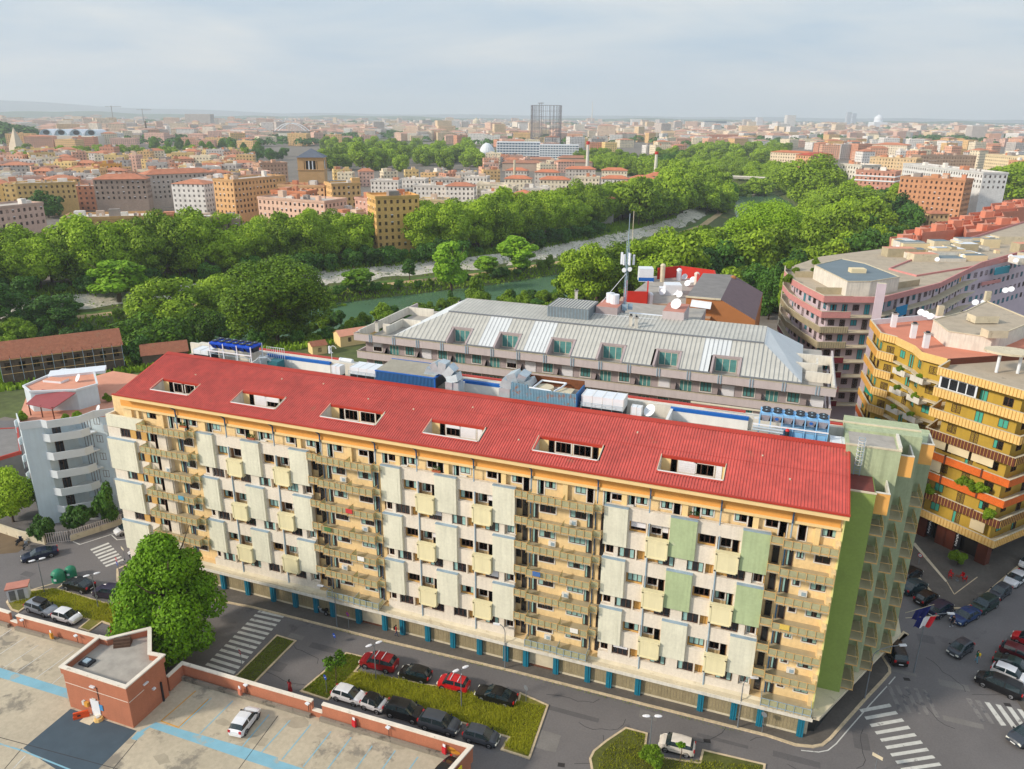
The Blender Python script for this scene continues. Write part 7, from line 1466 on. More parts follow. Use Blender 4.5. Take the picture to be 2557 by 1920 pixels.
vv = [(1072, 428, 70, 2.2), (1140, 422, 50, 2.2), (1192, 433, 50, 2.0), (1090, 386, 62, 2.4), (1166, 388, 70, 2.4), (1240, 381, 60, 0), (1300, 386, 64, 2.4), (1250, 430, 36, 2.0), (1200, 409, 52, 0), (1262, 412, 44, 0), (1330, 398, 62, 2.2), (1362, 386, 60, 2.6), (1130, 405, 60, 0), (1072, 404, 44, 0), (1300, 368, 60, 2.4), (1222, 365, 70, 2.4), (1400, 380, 72, 2.8), (1410, 398, 80, 2.2), (1440, 372, 40, 2.0), (1155, 372, 56, 2.4), (1092, 368, 50, 2.4), (1290, 428, 40, 2.0), (1470, 395, 44, 0), (1110, 418, 40, 2)]
for i, (x, y, w, hp) in enumerate(sorted(vv)):
    c = ['pale cream', 'white', 'pale cream', 'grey'][i % 4]; mid('%s villa, %s, %s from the left below the gas holder' % (c, 'orange hip roof' if hp else 'flat roof', nth(i+1)), x, y, x+w*.92, y+1, 15, 11, c, (204, 124, 90) if hp else pale, hp, 3, 'villa', 'villa', clut=3, group='villas below the gas holder')
# industrial sheds below the gas holder
for i, (x, y, w) in enumerate(((1085, 352, 90), (1180, 350, 100), (1290, 349, 60), (1090, 344, 110), (1205, 341, 100))): mid('long low shed with a brown tiled roof, %s from the left below the office' % nth(i+1), x, y, x+w, y+1, 9, 14, (176, 150, 134), (170, 118, 94), 3, 1, 'shed', 'shed', wins=False, group='sheds below the office')
# right bank
mid('big brick orange apartment block with deep dark slots, upper right', 1946, 380, 2086, 388, 27, 16, (206, 124, 74), fl, n=7, clut=9)
mid('long white block behind the brick orange one', 1952, 352, 2125, 372, 30, 16, (216, 220, 226), pale, n=3, clut=8)
mid('red and white striped apartment block left of the brick orange one', 1850, 366, 1935, 370, 26, 16, (206, 124, 104), pale, n=7, clut=5, bandc=m_unit)
mid('white balconied block behind the red and white striped one', 1815, 352, 1862, 356, 28, 18, (226, 220, 212), pale, n=7, clut=5)
mid('orange tower block with red roof above the right bank trees', 1752, 336, 1800, 334, 28, 16, (226, 150, 100), (190, 80, 60), 2, 7)
mid('cream block with an orange roof left of the orange tower', 1665, 328, 1752, 332, 26, 16, (232, 206, 178), (200, 120, 84), 2, 6)
mid('cream block at the right frame edge beyond the big dark tree', 2130, 332, 2235, 340, 28, 18, (232, 208, 160), pale, n=6, clut=5)
mid('orange brown block at the right frame edge', 2180, 345, 2290, 352, 26, 16, (216, 140, 90), pale, n=6, clut=5)
mid('brown roofed block between the white and cream ones, upper right', 1990, 335, 2110, 336, 26, 18, (160, 130, 110), (170, 150, 130), n=3, clut=8)
mid('yellow brown block behind the striped one, upper right', 1880, 338, 1980, 342, 24, 18, (224, 186, 130), pale, n=4, clut=8)
mid('cream hall with a terracotta roof, upper right', 1885, 312, 1960, 314, 26, 30, (236, 222, 196), (204, 130, 96), 3, 4)
mid('small ochre house under the brick orange block', 2010, 462, 2050, 462, 9, 8, (220, 172, 104), tc_, 1.5, 2, 'house', 'house')
for i, (x, y) in enumerate(((1835, 480), (1900, 493), (1960, 478), (1780, 540), (1850, 548), (1590, 560), (1480, 565))): mid('low riverside hut with a %s roof, %s' % (('grey sheet', 'rusty')[i % 2], ('above the terracotta houses', 'left of the terracotta houses', 'under the big trees', 'behind the pink block', 'right behind the pink block', 'near the brown block', 'by the river bend')[i]), x, y, x+38, y-2, 5, 8, (170, 130, 110), [(150, 148, 146), (168, 104, 80)][i % 2], 1, 1, 'hut', 'hut', wins=False, z0=0, group='huts on the near bank')
# ---- infill blocks, trees and the far city ----
rn = random.Random(2024)
def dist(x, y): return hypot(x-CAM.x, y-CAM.y)
def clear(x, y, r): return all((x-a)**2+(y-b)**2 > (r+c)**2 for a, b, c in FOOT) and abs(riv(x, y)) > 85+r
ANG = [.55, .62, .30, .95]
cnt = {}
def inpark(u, v):     # places that are green in the photograph
    return (0 < u < 560 and 322 < v < 352) or (540 < u < 1040 and 318 < v < 398) or (1240 < u < 1500 and 335 < v < 372) or (u < 90 and 283 < v < 312) or (1480 < u < 1760 and 322 < v < 440) or (820 < u < 1000 and 292 < v < 300) or (1960 < u < 2100 and 300 < v < 318)
zones = [((0, 560, 352, 458), 130, (14, 20), (14, 24)), ((1040, 1480, 345, 372), 14, (8, 13), (12, 24)), ((560, 1060, 372, 405), 14, (11, 14), (10, 16)), ((1800, 2260, 335, 372), 26, (20, 26), (16, 26)), ((0, 2260, 300, 336), 150, (13, 24), (18, 44)), ((1700, 2260, 300, 345), 30, (18, 28), (18, 34))]
items = []
for (u0, u1, v0, v1), n, hr, wr in zones:
    t = 0; k = 0
    while k < n and t < n*30:
        t += 1; u, v_ = rn.uniform(u0, u1), rn.uniform(v0, v1); x, y = oat(u, v_, 0)
        if inpark(u, v_): continue
        w = rn.uniform(*wr); d = w*rn.uniform(.5, .9)
        if not clear(x, y, w*.42): continue
        FOOT.append((x, y, w*.43)); items.append((u, x, y, w, d, rn.uniform(*hr))); k += 1
nA = sum(1 for o in bpy.data.objects if o.name.startswith('apartment_block')); items.sort(key=lambda q: dist(q[1], q[2])); over = items[285-nA:]; items = sorted(items[:285-nA]); RB_ = CB()
for u, x, y, w, d, h in over: RB_.block(x, y, 0, w, d, h, rn.choice(ANG), WC[rn.choice(['pale cream', 'white', 'pink', 'ochre', 'salmon'])], (196, 152, 132), rn.choice([0, 2.5]))
for i, (u, x, y, w, d, h) in enumerate(items):
    right = u > 1500; cn = rn.choice(['ochre', 'pale cream', 'pink', 'white', 'yellow', 'salmon', 'terracotta', 'pale cream', 'grey'] if not right else ['pale cream', 'salmon', 'white', 'ochre', 'pale cream', 'grey', 'terracotta']); hip = rn.choice([0, 0, 0, 2.5]); rc = (196, 128, 96) if hip else rn.choice([(206, 196, 184), (186, 176, 166), (200, 186, 170)])
    cb = CB(); rot = rn.choice(ANG)+rn.gauss(0, .04); cb.block(x, y, 0, w, d, h, rot, WC[cn], rc, hip)
    if not hip: clutter(cb, rn, x, y, h, w, d, rot, WC[cn], 4)
    fl_ = max(3, int(h/3.1)); cnt[cn] = cnt.get(cn, 0)+1; far = dist(x, y) > 800
    o = cb.build('apartment_block', (x, y, 0)); tag(o, '%s %s block, %s %s one from the left in the city' % ('tile roofed' if hip else 'flat roofed', cn, nth(cnt[cn]), cn), 'apartment block', 'city blocks beyond the river')
# tree belts and parks, each tree near enough to be told from the next
belts = [((0, 250, 340, 349), 16, 'planef', 'tree belt left of the orange yellow block', 1.15), ((140, 570, 336, 350), 34, 'planef', 'tree belt behind the ochre blocks', 1.1), ((330, 560, 318, 334), 14, 'umb', 'dark pine grove behind the tree belt', 1.2), ((690, 1030, 340, 372), 46, 'planef', 'big park right of the bell tower', 1.5), ((700, 1020, 322, 342), 30, 'planef', 'back of the big park', 1.4), ((0, 60, 355, 372), 6, 'planef', 'clump at the left edge', 1.2), ((1250, 1480, 340, 366), 34, 'planef', 'green strip right of the office', 1.1), ((1390, 1480, 355, 372), 5, 'darkf', 'dark clump by the second chimney', 1.2), ((1480, 1700, 325, 362), 44, 'planef', 'green strip before the bridge', 1.4), ((545, 700, 335, 350), 8, 'darkf', 'trees round the bell tower', 1.0), ((2100, 2220, 395, 440), 7, 'plane', 'street trees at the right edge', 1.2), ((1900, 2100, 430, 465), 14, 'darkf', 'trees under the brick orange block', .8), ((1880, 2110, 340, 352), 6, 'darkf', 'trees among the right hand blocks', 1.0), ((60, 560, 385, 460), 9, 'darkf', 'courtyards of the left quarter', .7)]
for (u0, u1, v0, v1), n, kind, where, s in belts:
    P = sorted((rn.uniform(u0, u1), rn.uniform(v0, v1)) for _ in range(n)); j = 0
    for u, v_ in P:
        x, y = oat(u, v_, 0)
        if 'courtyard' in where and not clear(x, y, 3): continue
        j += 1; q = s*rn.uniform(.85, 1.25); tree(x, y, kind, '%s tree in the %s, ' % ('umbrella' if kind == 'umb' else ('dark' if kind == 'darkf' else 'round green'), where)+'%s from the left', 'tree', where, q, q*rn.uniform(.95, 1.2), None, 0)
# far blocks too many to count: one mesh
cb = RB_; n = 0; t = 0
while n < 3600 and t < 30000:
    t += 1; v_ = 258+(304-258)*rn.random()**.8; u = rn.uniform(-60, 2270); x, y = oat(u, v_, 0)
    if inpark(u, v_) or (v_ > 296 and not clear(x, y, 8)): continue
    D = dist(x, y)
    if D > 9000 or D < 1300: continue
    gr = math.sin(u*.013+v_*.2)+math.sin(u*.031-v_*.35+2)
    if gr > .9+(.25 if u > 1000 else 0): continue
    w = rn.uniform(14, 38)*(1+D/9000); d = w*rn.uniform(.5, .9); h = rn.uniform(11, 25)+(rn.random() < .04)*18; wc = rn.choice([(232, 214, 190), (232, 206, 184), (230, 226, 222), (230, 204, 168), (222, 188, 168), (232, 222, 208), (200, 190, 184)]) 
    hp = 3 if rn.random() < .3 else 0; cb.block(x, y, 0, w, d, h, rn.choice(ANG)+rn.gauss(0, .05), wc, (198, 152, 132) if hp else (206, 196, 186), hp); n += 1
tag(cb.build('city_blocks'), 'countless pale and salmon blocks of the far city up to the horizon', 'city', kind='stuff')
# far greenery
v = []; f = []
def clump(x, y, z, r, h, n, leaf):
    for _ in range(n):
        a, b_ = rn.uniform(0, 2*pi), rn.random()**.5; ee = math.sqrt(max(0, 1-b_*b_)); px, py, pz = x+cos(a)*b_*r, y+sin(a)*b_*r, z+h*(.25+.75*ee*rn.uniform(.6, 1)); s = leaf*rn.uniform(.6, 1.3); n_ = Vector((cos(a)*b_+rn.gauss(0, .3), sin(a)*b_+rn.gauss(0, .3), ee+.2)).normalized(); q = n_.orthogonal().normalized(); w = n_.cross(q); o = len(v)
        p = Vector((px, py, pz)); v.extend([tuple(p-q*s), tuple(p+w*s), tuple(p+q*s), tuple(p-w*s)]); f.append((o, o+1, o+2, o+3))
k = 0
while k < 1500:
    v_ = rn.uniform(259, 318); u = rn.uniform(-60, 2270); x, y = oat(u, v_, 0); D = dist(x, y)
    if D > 9000: continue
    gr = math.sin(u*.013+v_*.2)+math.sin(u*.031-v_*.35+2); pk = inpark(u, v_)
    if not pk and gr < .7 and rn.random() < .85: continue
    if not pk and v_ > 300 and not clear(x, y, 5): continue
    r = rn.uniform(6, 11)*(1+D/3500); clump(x, y, 0, r, rn.uniform(10, 16)*(1+D/14000), 70, r*.2); k += 1
for _ in range(60):       # wooded rise at the far left
    u = rn.uniform(-60, 78); x, y = oat(u, 302+rn.uniform(-3, 6), 0); clump(x, y, 14*max(0, 1-u/80), 14, 26, 130, 3)
me = bpy.data.meshes.new('distant_trees'); me.from_pydata(v, [], f); me.materials.append(f_dark); o = bpy.data.objects.new('distant_trees', me); COL.objects.link(o); tag(o, 'hazy clumps of trees scattered through the far city', 'trees', kind='stuff')
# hills on the horizon
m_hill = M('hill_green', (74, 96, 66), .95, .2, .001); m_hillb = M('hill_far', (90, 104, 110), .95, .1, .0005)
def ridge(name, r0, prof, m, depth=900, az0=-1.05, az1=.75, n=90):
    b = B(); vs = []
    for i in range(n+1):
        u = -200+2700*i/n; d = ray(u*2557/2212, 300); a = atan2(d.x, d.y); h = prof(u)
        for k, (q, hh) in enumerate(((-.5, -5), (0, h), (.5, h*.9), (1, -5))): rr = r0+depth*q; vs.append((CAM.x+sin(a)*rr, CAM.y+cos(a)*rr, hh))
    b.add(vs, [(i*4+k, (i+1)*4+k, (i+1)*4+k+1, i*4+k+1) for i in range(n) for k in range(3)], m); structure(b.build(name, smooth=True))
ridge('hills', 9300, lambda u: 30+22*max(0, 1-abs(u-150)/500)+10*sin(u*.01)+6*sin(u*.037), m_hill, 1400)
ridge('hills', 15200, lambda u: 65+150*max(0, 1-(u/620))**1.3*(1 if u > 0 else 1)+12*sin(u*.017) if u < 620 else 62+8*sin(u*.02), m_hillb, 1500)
# ---- landmarks ----
def place(u, D, z=0): d = ray(u*2557/2212, 340); l = hypot(d.x, d.y); return CAM.x+d.x/l*D, CAM.y+d.y/l*D
m_iron = M('gas_iron', (120, 116, 124), .7, .12, .1); gx, gy = place(1179, 1500)
GH = thing('gas_holder', 'huge open iron lattice cylinder of an old gas holder standing on the skyline', 'gas holder', (gx, gy, 0)); R_ = 27.5; Hh = 79; nC = 24; nl = 8
P = [(gx+R_*cos(2*pi*i/nC), gy+R_*sin(2*pi*i/nC)) for i in range(nC)]
for i in range(nC):
    b = B(); x, y = P[i]; rx, ry = (x-gx)/R_, (y-gy)/R_
    b.tube((x-rx, y-ry, 0), (x-rx, y-ry, Hh), .26, m_iron, 4); b.tube((x+rx, y+ry, 0), (x+rx, y+ry, Hh), .26, m_iron, 4)
    for k in range(nl*2): b.tube((x-rx*(1 if k % 2 else -1), y-ry*(1 if k % 2 else -1), Hh*k/(nl*2)), (x+rx*(1 if k % 2 else -1), y+ry*(1 if k % 2 else -1), Hh*(k+1)/(nl*2)), .12, m_iron, 4)
    b.build('column', GH)
for k in range(1, 9):
    b = B(); z = Hh*k/8
    for i in range(nC): b.tube((*P[i], z), (*P[(i+1) % nC], z), .3 if k in (2, 4, 6, 8) else .16, m_iron, 4)
    b.build('ring', GH)
b = B()
for i in range(nC):
    for k in range(3): z0, z1 = Hh*k/8, Hh*(k+1)/8; b.tube((*P[i], z0), (*P[(i+1) % nC], z1), .2, m_iron, 4); b.tube((*P[(i+1) % nC], z0), (*P[i], z1), .2, m_iron, 4)
b.build('bracing', GH)
b = B(); x, y = gx-2, gy-R_-1
for s in (-2.2, 2.2): b.tube((x+s, y, 0), (x+s, y, Hh+4), .45, m_iron, 4)
for k in range(22): b.tube((x-2.2, y, k*3.8), (x+2.2, y, k*3.8+3.8), .25, m_iron, 4)
b.box(x-5, x+6, y-.5, y+.5, Hh+3, Hh+4, m_iron); b.build('lift_tower', GH)
for i, (u0, u1, vt, D) in enumerate(((1070, 1162, 306, 1130), (1163, 1246, 312, 1110))):
    a, c = Vector(place(u0, D)), Vector(place(u1, D)); rot = atan2((c-a).y, (c-a).x); w = (c-a).length; m_ = (a+c)/2; T = thing('office_building', 'white and blue glazed office building, %s of the two below the gas holder' % ('left' if not i else 'right curved one'), 'office building', (m_.x, m_.y, 0)); H = 2
    while topix(m_.x, m_.y, H)[1]*2212/2557 > vt: H += .5
    b = B(); b.obox(m_.x, m_.y+9, 0, w, 18, H-1, rot, M('office_glass', (70, 96, 128), .3, .2, .1), m_unit); b.build('glazing', T); n = 6
    for k in range(n+1): b = B(); b.obox(m_.x, m_.y+9, H-1-(H-6)*k/n-1.0, w+1.5, 19.5, 1.5, rot, m_unit); b.build('floor_band', T)
    for k in range(14): p = a.lerp(c, (k+.5)/14); b = B(); b.obox(p.x, p.y-.2, 2, 1.0, 1.2, H-3, rot, m_unit); b.build('fin', T)
# bell tower church
m_bt = M('tower_brick', (196, 158, 112), .9, .08, .2, fine=(2, .05)); tx, ty = place(670, 560); T = thing('bell_tower', 'square tan brick bell tower with arched openings and a grey pyramid roof', 'bell tower', (tx, ty, 0)); rot = YAW+.12; c, n = cos(rot), sin(rot); w = 8.6
z1 = 10
while topix(tx, ty, z1)[1]*2212/2557 > 339: z1 += .25
def bt(x, y): return tx+x*c-y*n, ty+x*n+y*c
b = B(); b.obox(tx, ty, -2, 2*w, 2*w, z1-8+2, rot, m_bt); b.obox(tx, ty, z1-8.3, 2*w+.8, 2*w+.8, .5, rot, m_bt); b.obox(tx, ty, z1-2.2, 2*w, 2*w, 2.2, rot, m_bt); b.obox(tx, ty, z1-8, 2*w-2.4, 2*w-2.4, 6, rot, m_dark)
for s in (-1, 1):
    for t in (-1, 1): x, y = bt(s*(w-2.1), t*(w-2.1)); b.obox(x, y, z1-8, 4.2, 4.2, 6, rot, m_bt)
for k in range(4):
    for s, t in ((0, -1), (0, 1), (1, 0), (-1, 0)): q = -3.6+2.4*k; x, y = bt(q if s == 0 else s*(w-.5), q if t == 0 else t*(w-.5)); b.obox(x, y, z1-8, .7, .9, 6, rot, m_unit if k in (1, 2) else m_bt)
b.build('wall', T); b = B(); q = [(*bt(s*(w+1), t*(w+1)), z1) for s, t in ((-1, -1), (1, -1), (1, 1), (-1, 1))]; ap = (tx, ty, z1+5.5)
for i in range(4): b.poly([q[i], q[(i+1) % 4], ap], M('slate_roof', (96, 104, 118), .7, .1, .3))
b.poly(q[::-1], m_bt); b.build('roof', T)
x, y = bt(11, 10); b = B(); b.obox(x, y, 0, 30, 14, z1*.5, rot, m_bt, MATS['slate_roof']); b.build('nave', T)
# chimneys
def tallch(u, vt, vb, D, r, label, red=False, m=None):
    x, y = place(u, D); T = thing('factory_chimney', label, 'chimney', (x, y, 0)); H = 5
    while topix(x, y, H)[1]*2212/2557 > vt and H < 150: H += .5
    b = B(); b.tube((x, y, 0), (x, y, H), r, m or m_whited, 10, r*.72); b.build('shaft', T)
    if red: b = B(); b.tube((x, y, H*.92), (x, y, H+.3), r*.95, m_redw, 10); b.build('rim', T)
tallch(1271, 306, 358, 830, 1.9, 'white factory chimney with a red rim below the gas holder', True)
tallch(1421, 328, 360, 800, 1.9, 'white factory chimney with a red lattice head, right of the taller one', True)
tallch(1112, 346, 366, 640, 1.2, 'short cream factory chimney over the brown sheds', False, m_ledge); tallch(318, 262, 300, 2100, 2.5, 'dark brick factory chimney in the far left city', False, m_oldw)
# barrel vaults, pyramid, arch, domes, towers
x, y = place(145, 1650); T = thing('vaulted_hall', 'row of pale barrel vaults with round windows, upper left', 'hall', (x, y, 0)); d = Vector((cos(YAW), sin(YAW))); nn = Vector((-d.y, d.x))
for k in range(4):
    c0_ = Vector((x, y))+d*(-38+27*k); b = B(); n_ = 12; R2 = 12; q = []
    for j in range(n_+1): a = pi*j/n_; q.append((c0_+d*(R2*cos(a)), 20+R2*.9*sin(a)))
    for (p, z), (p2, zz_) in zip(q, q[1:]): b.poly([(p.x, p.y, z), (p2.x, p2.y, zz_), (p2.x+nn.x*40, p2.y+nn.y*40, zz_), (p.x+nn.x*40, p.y+nn.y*40, z)], m_unit)
    b.poly([(p.x+nn.x*3, p.y+nn.y*3, z) for p, z in q], m_pipe); b.add([(c0_.x+d.x*6*cos(a)+nn.x*2.8, c0_.y+d.y*6*cos(a)+nn.y*2.8, 25+4*sin(a)) for a in [2*pi*i/14 for i in range(14)]], [tuple(range(14))], m_fan); b.build('vault', T)
b = B(); p = Vector((x, y)); b.obox(p.x, p.y, 0, 118, 30, 20, YAW, m_whited); b.build('wall', T)
for k in range(18): b = B(); q = p+d*(-52+6*k)-nn*15.2; b.obox(q.x, q.y, 5, 3, .6, 9, YAW, m_fan); b.build('window', T)
x, y = place(32, 1500); b = B(); q = [(x+14*cos(a), y+14*sin(a), 0) for a in (pi/4, 3*pi/4, 5*pi/4, 7*pi/4)]; hz_ = 37
for i in range(4): b.poly([q[i], q[(i+1) % 4], (x, y, hz_)], M('pyramid_stone', (212, 196, 172), .9, .1, .1))
tag(b.build('pyramid', loc=(x, y, 0)), 'steep pale stone pyramid at the upper left edge', 'pyramid')
x, y = place(628, 1900); T = thing('arched_bridge', 'white steel arch rising over the roofs, upper left of centre', 'arch bridge', (x, y, 20)); d2 = Vector((cos(YAW-.1), sin(YAW-.1)))
for s in (0, 14):
    b = B(); pr = None
    for k in range(21):
        t = k/20*2-1; p = Vector((x, y))+d2*(t*37)+Vector((0, s)); z = 23+17*(1-t*t)
        if pr: b.tube(pr, (p.x, p.y, z), .9, m_unit, 5)
        if 0 < k < 20: b.tube((p.x, p.y, z), (p.x, p.y, 23), .25, m_unit, 4)
        pr = (p.x, p.y, z)
    b.build('arch', T)
b = B(); b.obox(x, y+7, 20, 84, 18, 3, YAW-.1, m_slate); b.obox(x, y+7, 0, 60, 16, 20, YAW-.1, m_whited); b.build('deck', T)
def farbox(u, D, w, dp, vt, col, name, label, cat, rc=(206, 200, 196), hip=0):
    x, y = place(u, D); H = 8
    while topix(x, y, H)[1]*2212/2557 > vt and H < 300: H += 1
    cb = CB(); cb.block(x, y, 0, w, dp, H, YAW, col, rc, hip); o = cb.build(name, (x, y, 0)); tag(o, label, cat); return x, y, H
farbox(436, 3200, 92, 40, 247, (196, 190, 184), 'office_building', 'big grey slab office on the left skyline', 'office building')
farbox(1702, 5200, 52, 52, 249, (226, 222, 218), 'office_building', 'square white cube building on the right skyline', 'office building')
farbox(1827, 6800, 34, 30, 242, (190, 200, 212), 'tower_block', 'pale blue glass tower, left one of the skyline pair', 'tower')
farbox(1838, 6900, 30, 30, 245, (186, 198, 212), 'tower_block', 'slimmer pale tower, right one of the skyline pair', 'tower')
farbox(1371, 4600, 52, 40, 258, (232, 230, 228), 'gas_tank', 'round looking white tank building on the skyline', 'tank')
farbox(1542, 4700, 120, 40, 262, (108, 124, 140), 'office_building', 'long low dark office on the skyline right of the gas holder', 'office building')
farbox(1548, 4500, 150, 30, 267, (236, 234, 230), 'exhibition_hall', 'long white flat hall before the dark skyline office', 'hall')
farbox(1610, 4600, 42, 36, 258, (200, 190, 182), 'tower_block', 'pair like grey tower left of the white slab on the skyline', 'tower')
farbox(1636, 4600, 30, 36, 254, (222, 222, 226), 'tower_block', 'white upright slab on the skyline before the cube building', 'tower')
farbox(1440, 4300, 160, 30, 269, (230, 226, 222), 'exhibition_hall', 'white low hall beside the round white tank', 'hall')
farbox(870, 2600, 60, 30, 274, (226, 212, 190), 'apartment_block', 'tall cream slab above the big park on the skyline', 'apartment block')
farbox(1020, 2200, 90, 26, 287, (226, 224, 222), 'apartment_block', 'long white slab with grey bands right of the big park', 'apartment block')
farbox(1560, 2000, 70, 22, 292, (198, 140, 120), 'apartment_block', 'brick red slab in the far right city left of the river', 'apartment block')
def domed(u, D, r, vt, label, m):
    x, y = place(u, D); H = 20
    while topix(x, y, H)[1]*2212/2557 > vt: H += 1
    T = thing('domed_church', label, 'church', (x, y, 0)); b = B(); b.obox(x, y, 0, r*3.2, r*3.2, H*.45, YAW, m); b.build('wall', T); b = B(); b.cyl(x, y, r, H*.4, H*.62, m, 20); b.dome(x, y, H*.62, r*1.02, H*.30, m, 20, 6); b.cyl(x, y, r*.15, H*.9, H, m, 8); b.build('dome', T)
domed(1892, 5600, 26, 246, 'white domed basilica on the right skyline', m_unit); domed(1029, 3600, 16, 254, 'small pale domed church on the centre skyline', m_ledge)
x, y = place(1277, 5200); b = B(); b.tube((x, y, 0), (x, y, 150), 4, m_whited, 8, 1); tag(b.build('television_tower', loc=(x, y, 0)), 'needle thin tower on the skyline right of the gas holder', 'tower')
for u, D, vt, lb in ((250, 3600, 228, 'left'), (315, 3900, 235, 'right')):
    x, y = place(u, D); H = 30
    while topix(x, y, H)[1]*2212/2557 > vt and H < 160: H += 1
    b = B(); b.box(x-1, x+1, y-1, y+1, 0, H, m_slate); b.obox(x+10, y, H-5, 70, 1.6, 1.6, .2, m_slate); tag(b.build('crane', loc=(x, y, 0)), 'thin tower crane, the %s one on the left skyline' % lb, 'crane')
x, y = place(1052, 1200); b = B(); b.dome(x, y, 0, 13, 22, m_unit, 18, 6); tag(b.build('dome_tank', loc=(x, y, 0)), 'white half round tank left of the blue and white office', 'tank')
# road bridge over the river bend
a, c = Vector(oat(1555, 380, 7)), Vector(oat(1640, 384, 7)); d = (c-a).normalized(); T = thing('road_bridge', 'grey concrete road bridge crossing the river between the trees', 'bridge', (a.x, a.y, 6)); b = B(); b.wall([tuple(a-d*4), tuple(c+d*6)], 5.6, 7.2, 12, m_tech); b.build('deck', T)
for k in (0.1, .95): p = a.lerp(c, k); b = B(); b.obox(p.x, p.y, -10, 3, 10, 15.6, atan2(d.y, d.x), m_tech); b.build('pier', T)
b = B(); b.wall([tuple(a-d*4), tuple(c+d*6)], 7.2, 8.1, .3, m_whited); b.build('guard_rail', T)
# ---- the trees that were put off: the 300 that show largest stand alone, the rest are one wood ----
def tsz(q): return KH.get(q[2], (6, 10))[1]*q[7]/dist(q[0], q[1])
TR = sorted([q for q in LATER if q[4] != 'bush'], key=tsz, reverse=True); nT = sum(1 for o in bpy.data.objects if o.get('category') == 'tree'); lone, wood = TR[:296-nT], TR[296-nT:]
by = {}
for q in lone+[q for q in LATER if q[4] == 'bush']: by.setdefault(q[3], []).append(q)
for lb, Q in by.items():
    Q.sort(key=lambda q: topix(q[0], q[1], q[9])[0])
    for i, q in enumerate(Q): tree_(q[0], q[1], q[2], lb % nth(i+1), *q[4:])
me = bpy.data.meshes.new('distant_wood'); me.from_pydata([(q[0], q[1], q[9]) for q in wood], [], [])
for nm, ty in (('sc', 'FLOAT_VECTOR'), ('rt', 'FLOAT'), ('kd', 'INT')): me.attributes.new(nm, ty, 'POINT')
kinds_ = ['plane', 'planef', 'darkf', 'umb']
for i, q in enumerate(wood): me.attributes['sc'].data[i].vector = (q[6], q[6], q[7]); me.attributes['rt'].data[i].value = (i*2.4) % 6.28; me.attributes['kd'].data[i].value = kinds_.index(q[2]) if q[2] in kinds_ else 1
wo = bpy.data.objects.new('distant_wood', me); COL.objects.link(wo); tag(wo, 'further trees of the parks and river bends, reading as one wood', 'trees', kind='stuff')
ng = bpy.data.node_groups.new('wood', 'GeometryNodeTree'); ng.interface.new_socket('Geometry', in_out='INPUT', socket_type='NodeSocketGeometry'); ng.interface.new_socket('Geometry', in_out='OUTPUT', socket_type='NodeSocketGeometry'); A = ng.nodes.new; K_ = ng.links.new
gi, go_, jn = A('NodeGroupInput'), A('NodeGroupOutput'), A('GeometryNodeJoinGeometry')
def attr(nm, ty): a = A('GeometryNodeInputNamedAttribute'); a.data_type = ty; a.inputs[0].default_value = nm; return a.outputs['Attribute']
sc_a, rt_a, kd_a = attr('sc', 'FLOAT_VECTOR'), attr('rt', 'FLOAT'), attr('kd', 'INT')
cx_ = A('ShaderNodeCombineXYZ'); K_(rt_a, cx_.inputs[2])
for i, kd in enumerate(kinds_):
    src = next((o for o in bpy.data.objects if o.name.startswith('crown') and o.data == prot(kd, 0)[0]), None) or next(o for o in bpy.data.objects if o.name.startswith('crown') and o.data.name.startswith('crown'))
    oi = A('GeometryNodeObjectInfo'); oi.inputs['Object'].default_value = src; oi.transform_space = 'ORIGINAL'; eq = A('FunctionNodeCompare'); eq.data_type = 'INT'; eq.operation = 'EQUAL'; K_(kd_a, eq.inputs[2]); eq.inputs[3].default_value = i
    ip = A('GeometryNodeInstanceOnPoints'); K_(gi.outputs[0], ip.inputs['Points']); K_(eq.outputs[0], ip.inputs['Selection']); K_(oi.outputs['Geometry'], ip.inputs['Instance']); K_(cx_.outputs[0], ip.inputs['Rotation']); K_(sc_a, ip.inputs['Scale']); K_(ip.outputs[0], jn.inputs[0])
K_(jn.outputs[0], go_.inputs[0]); wo.modifiers.new('wood', 'NODES').node_group = ng
# ================= haze =================
hb = B(); hb.box(-15500, 13500, -395, 17800, -12, 470, m_unit); hz = hb.build('haze'); tag(hz, kind='stuff')
hm = bpy.data.materials.new('haze_air'); hm.use_nodes = True; t = hm.node_tree; t.nodes.clear(); o = t.nodes.new('ShaderNodeOutputMaterial'); v_ = t.nodes.new('ShaderNodeVolumePrincipled'); v_.inputs['Color'].default_value = (.84, .92, 1, 1); v_.inputs['Density'].default_value = 1.1e-4; v_.inputs['Anisotropy'].default_value = .1; t.links.new(v_.outputs[0], o.inputs['Volume']); hz.data.materials.clear(); hz.data.materials.append(hm); hm.cycles.homogeneous_volume = True if hasattr(hm, 'cycles') else None
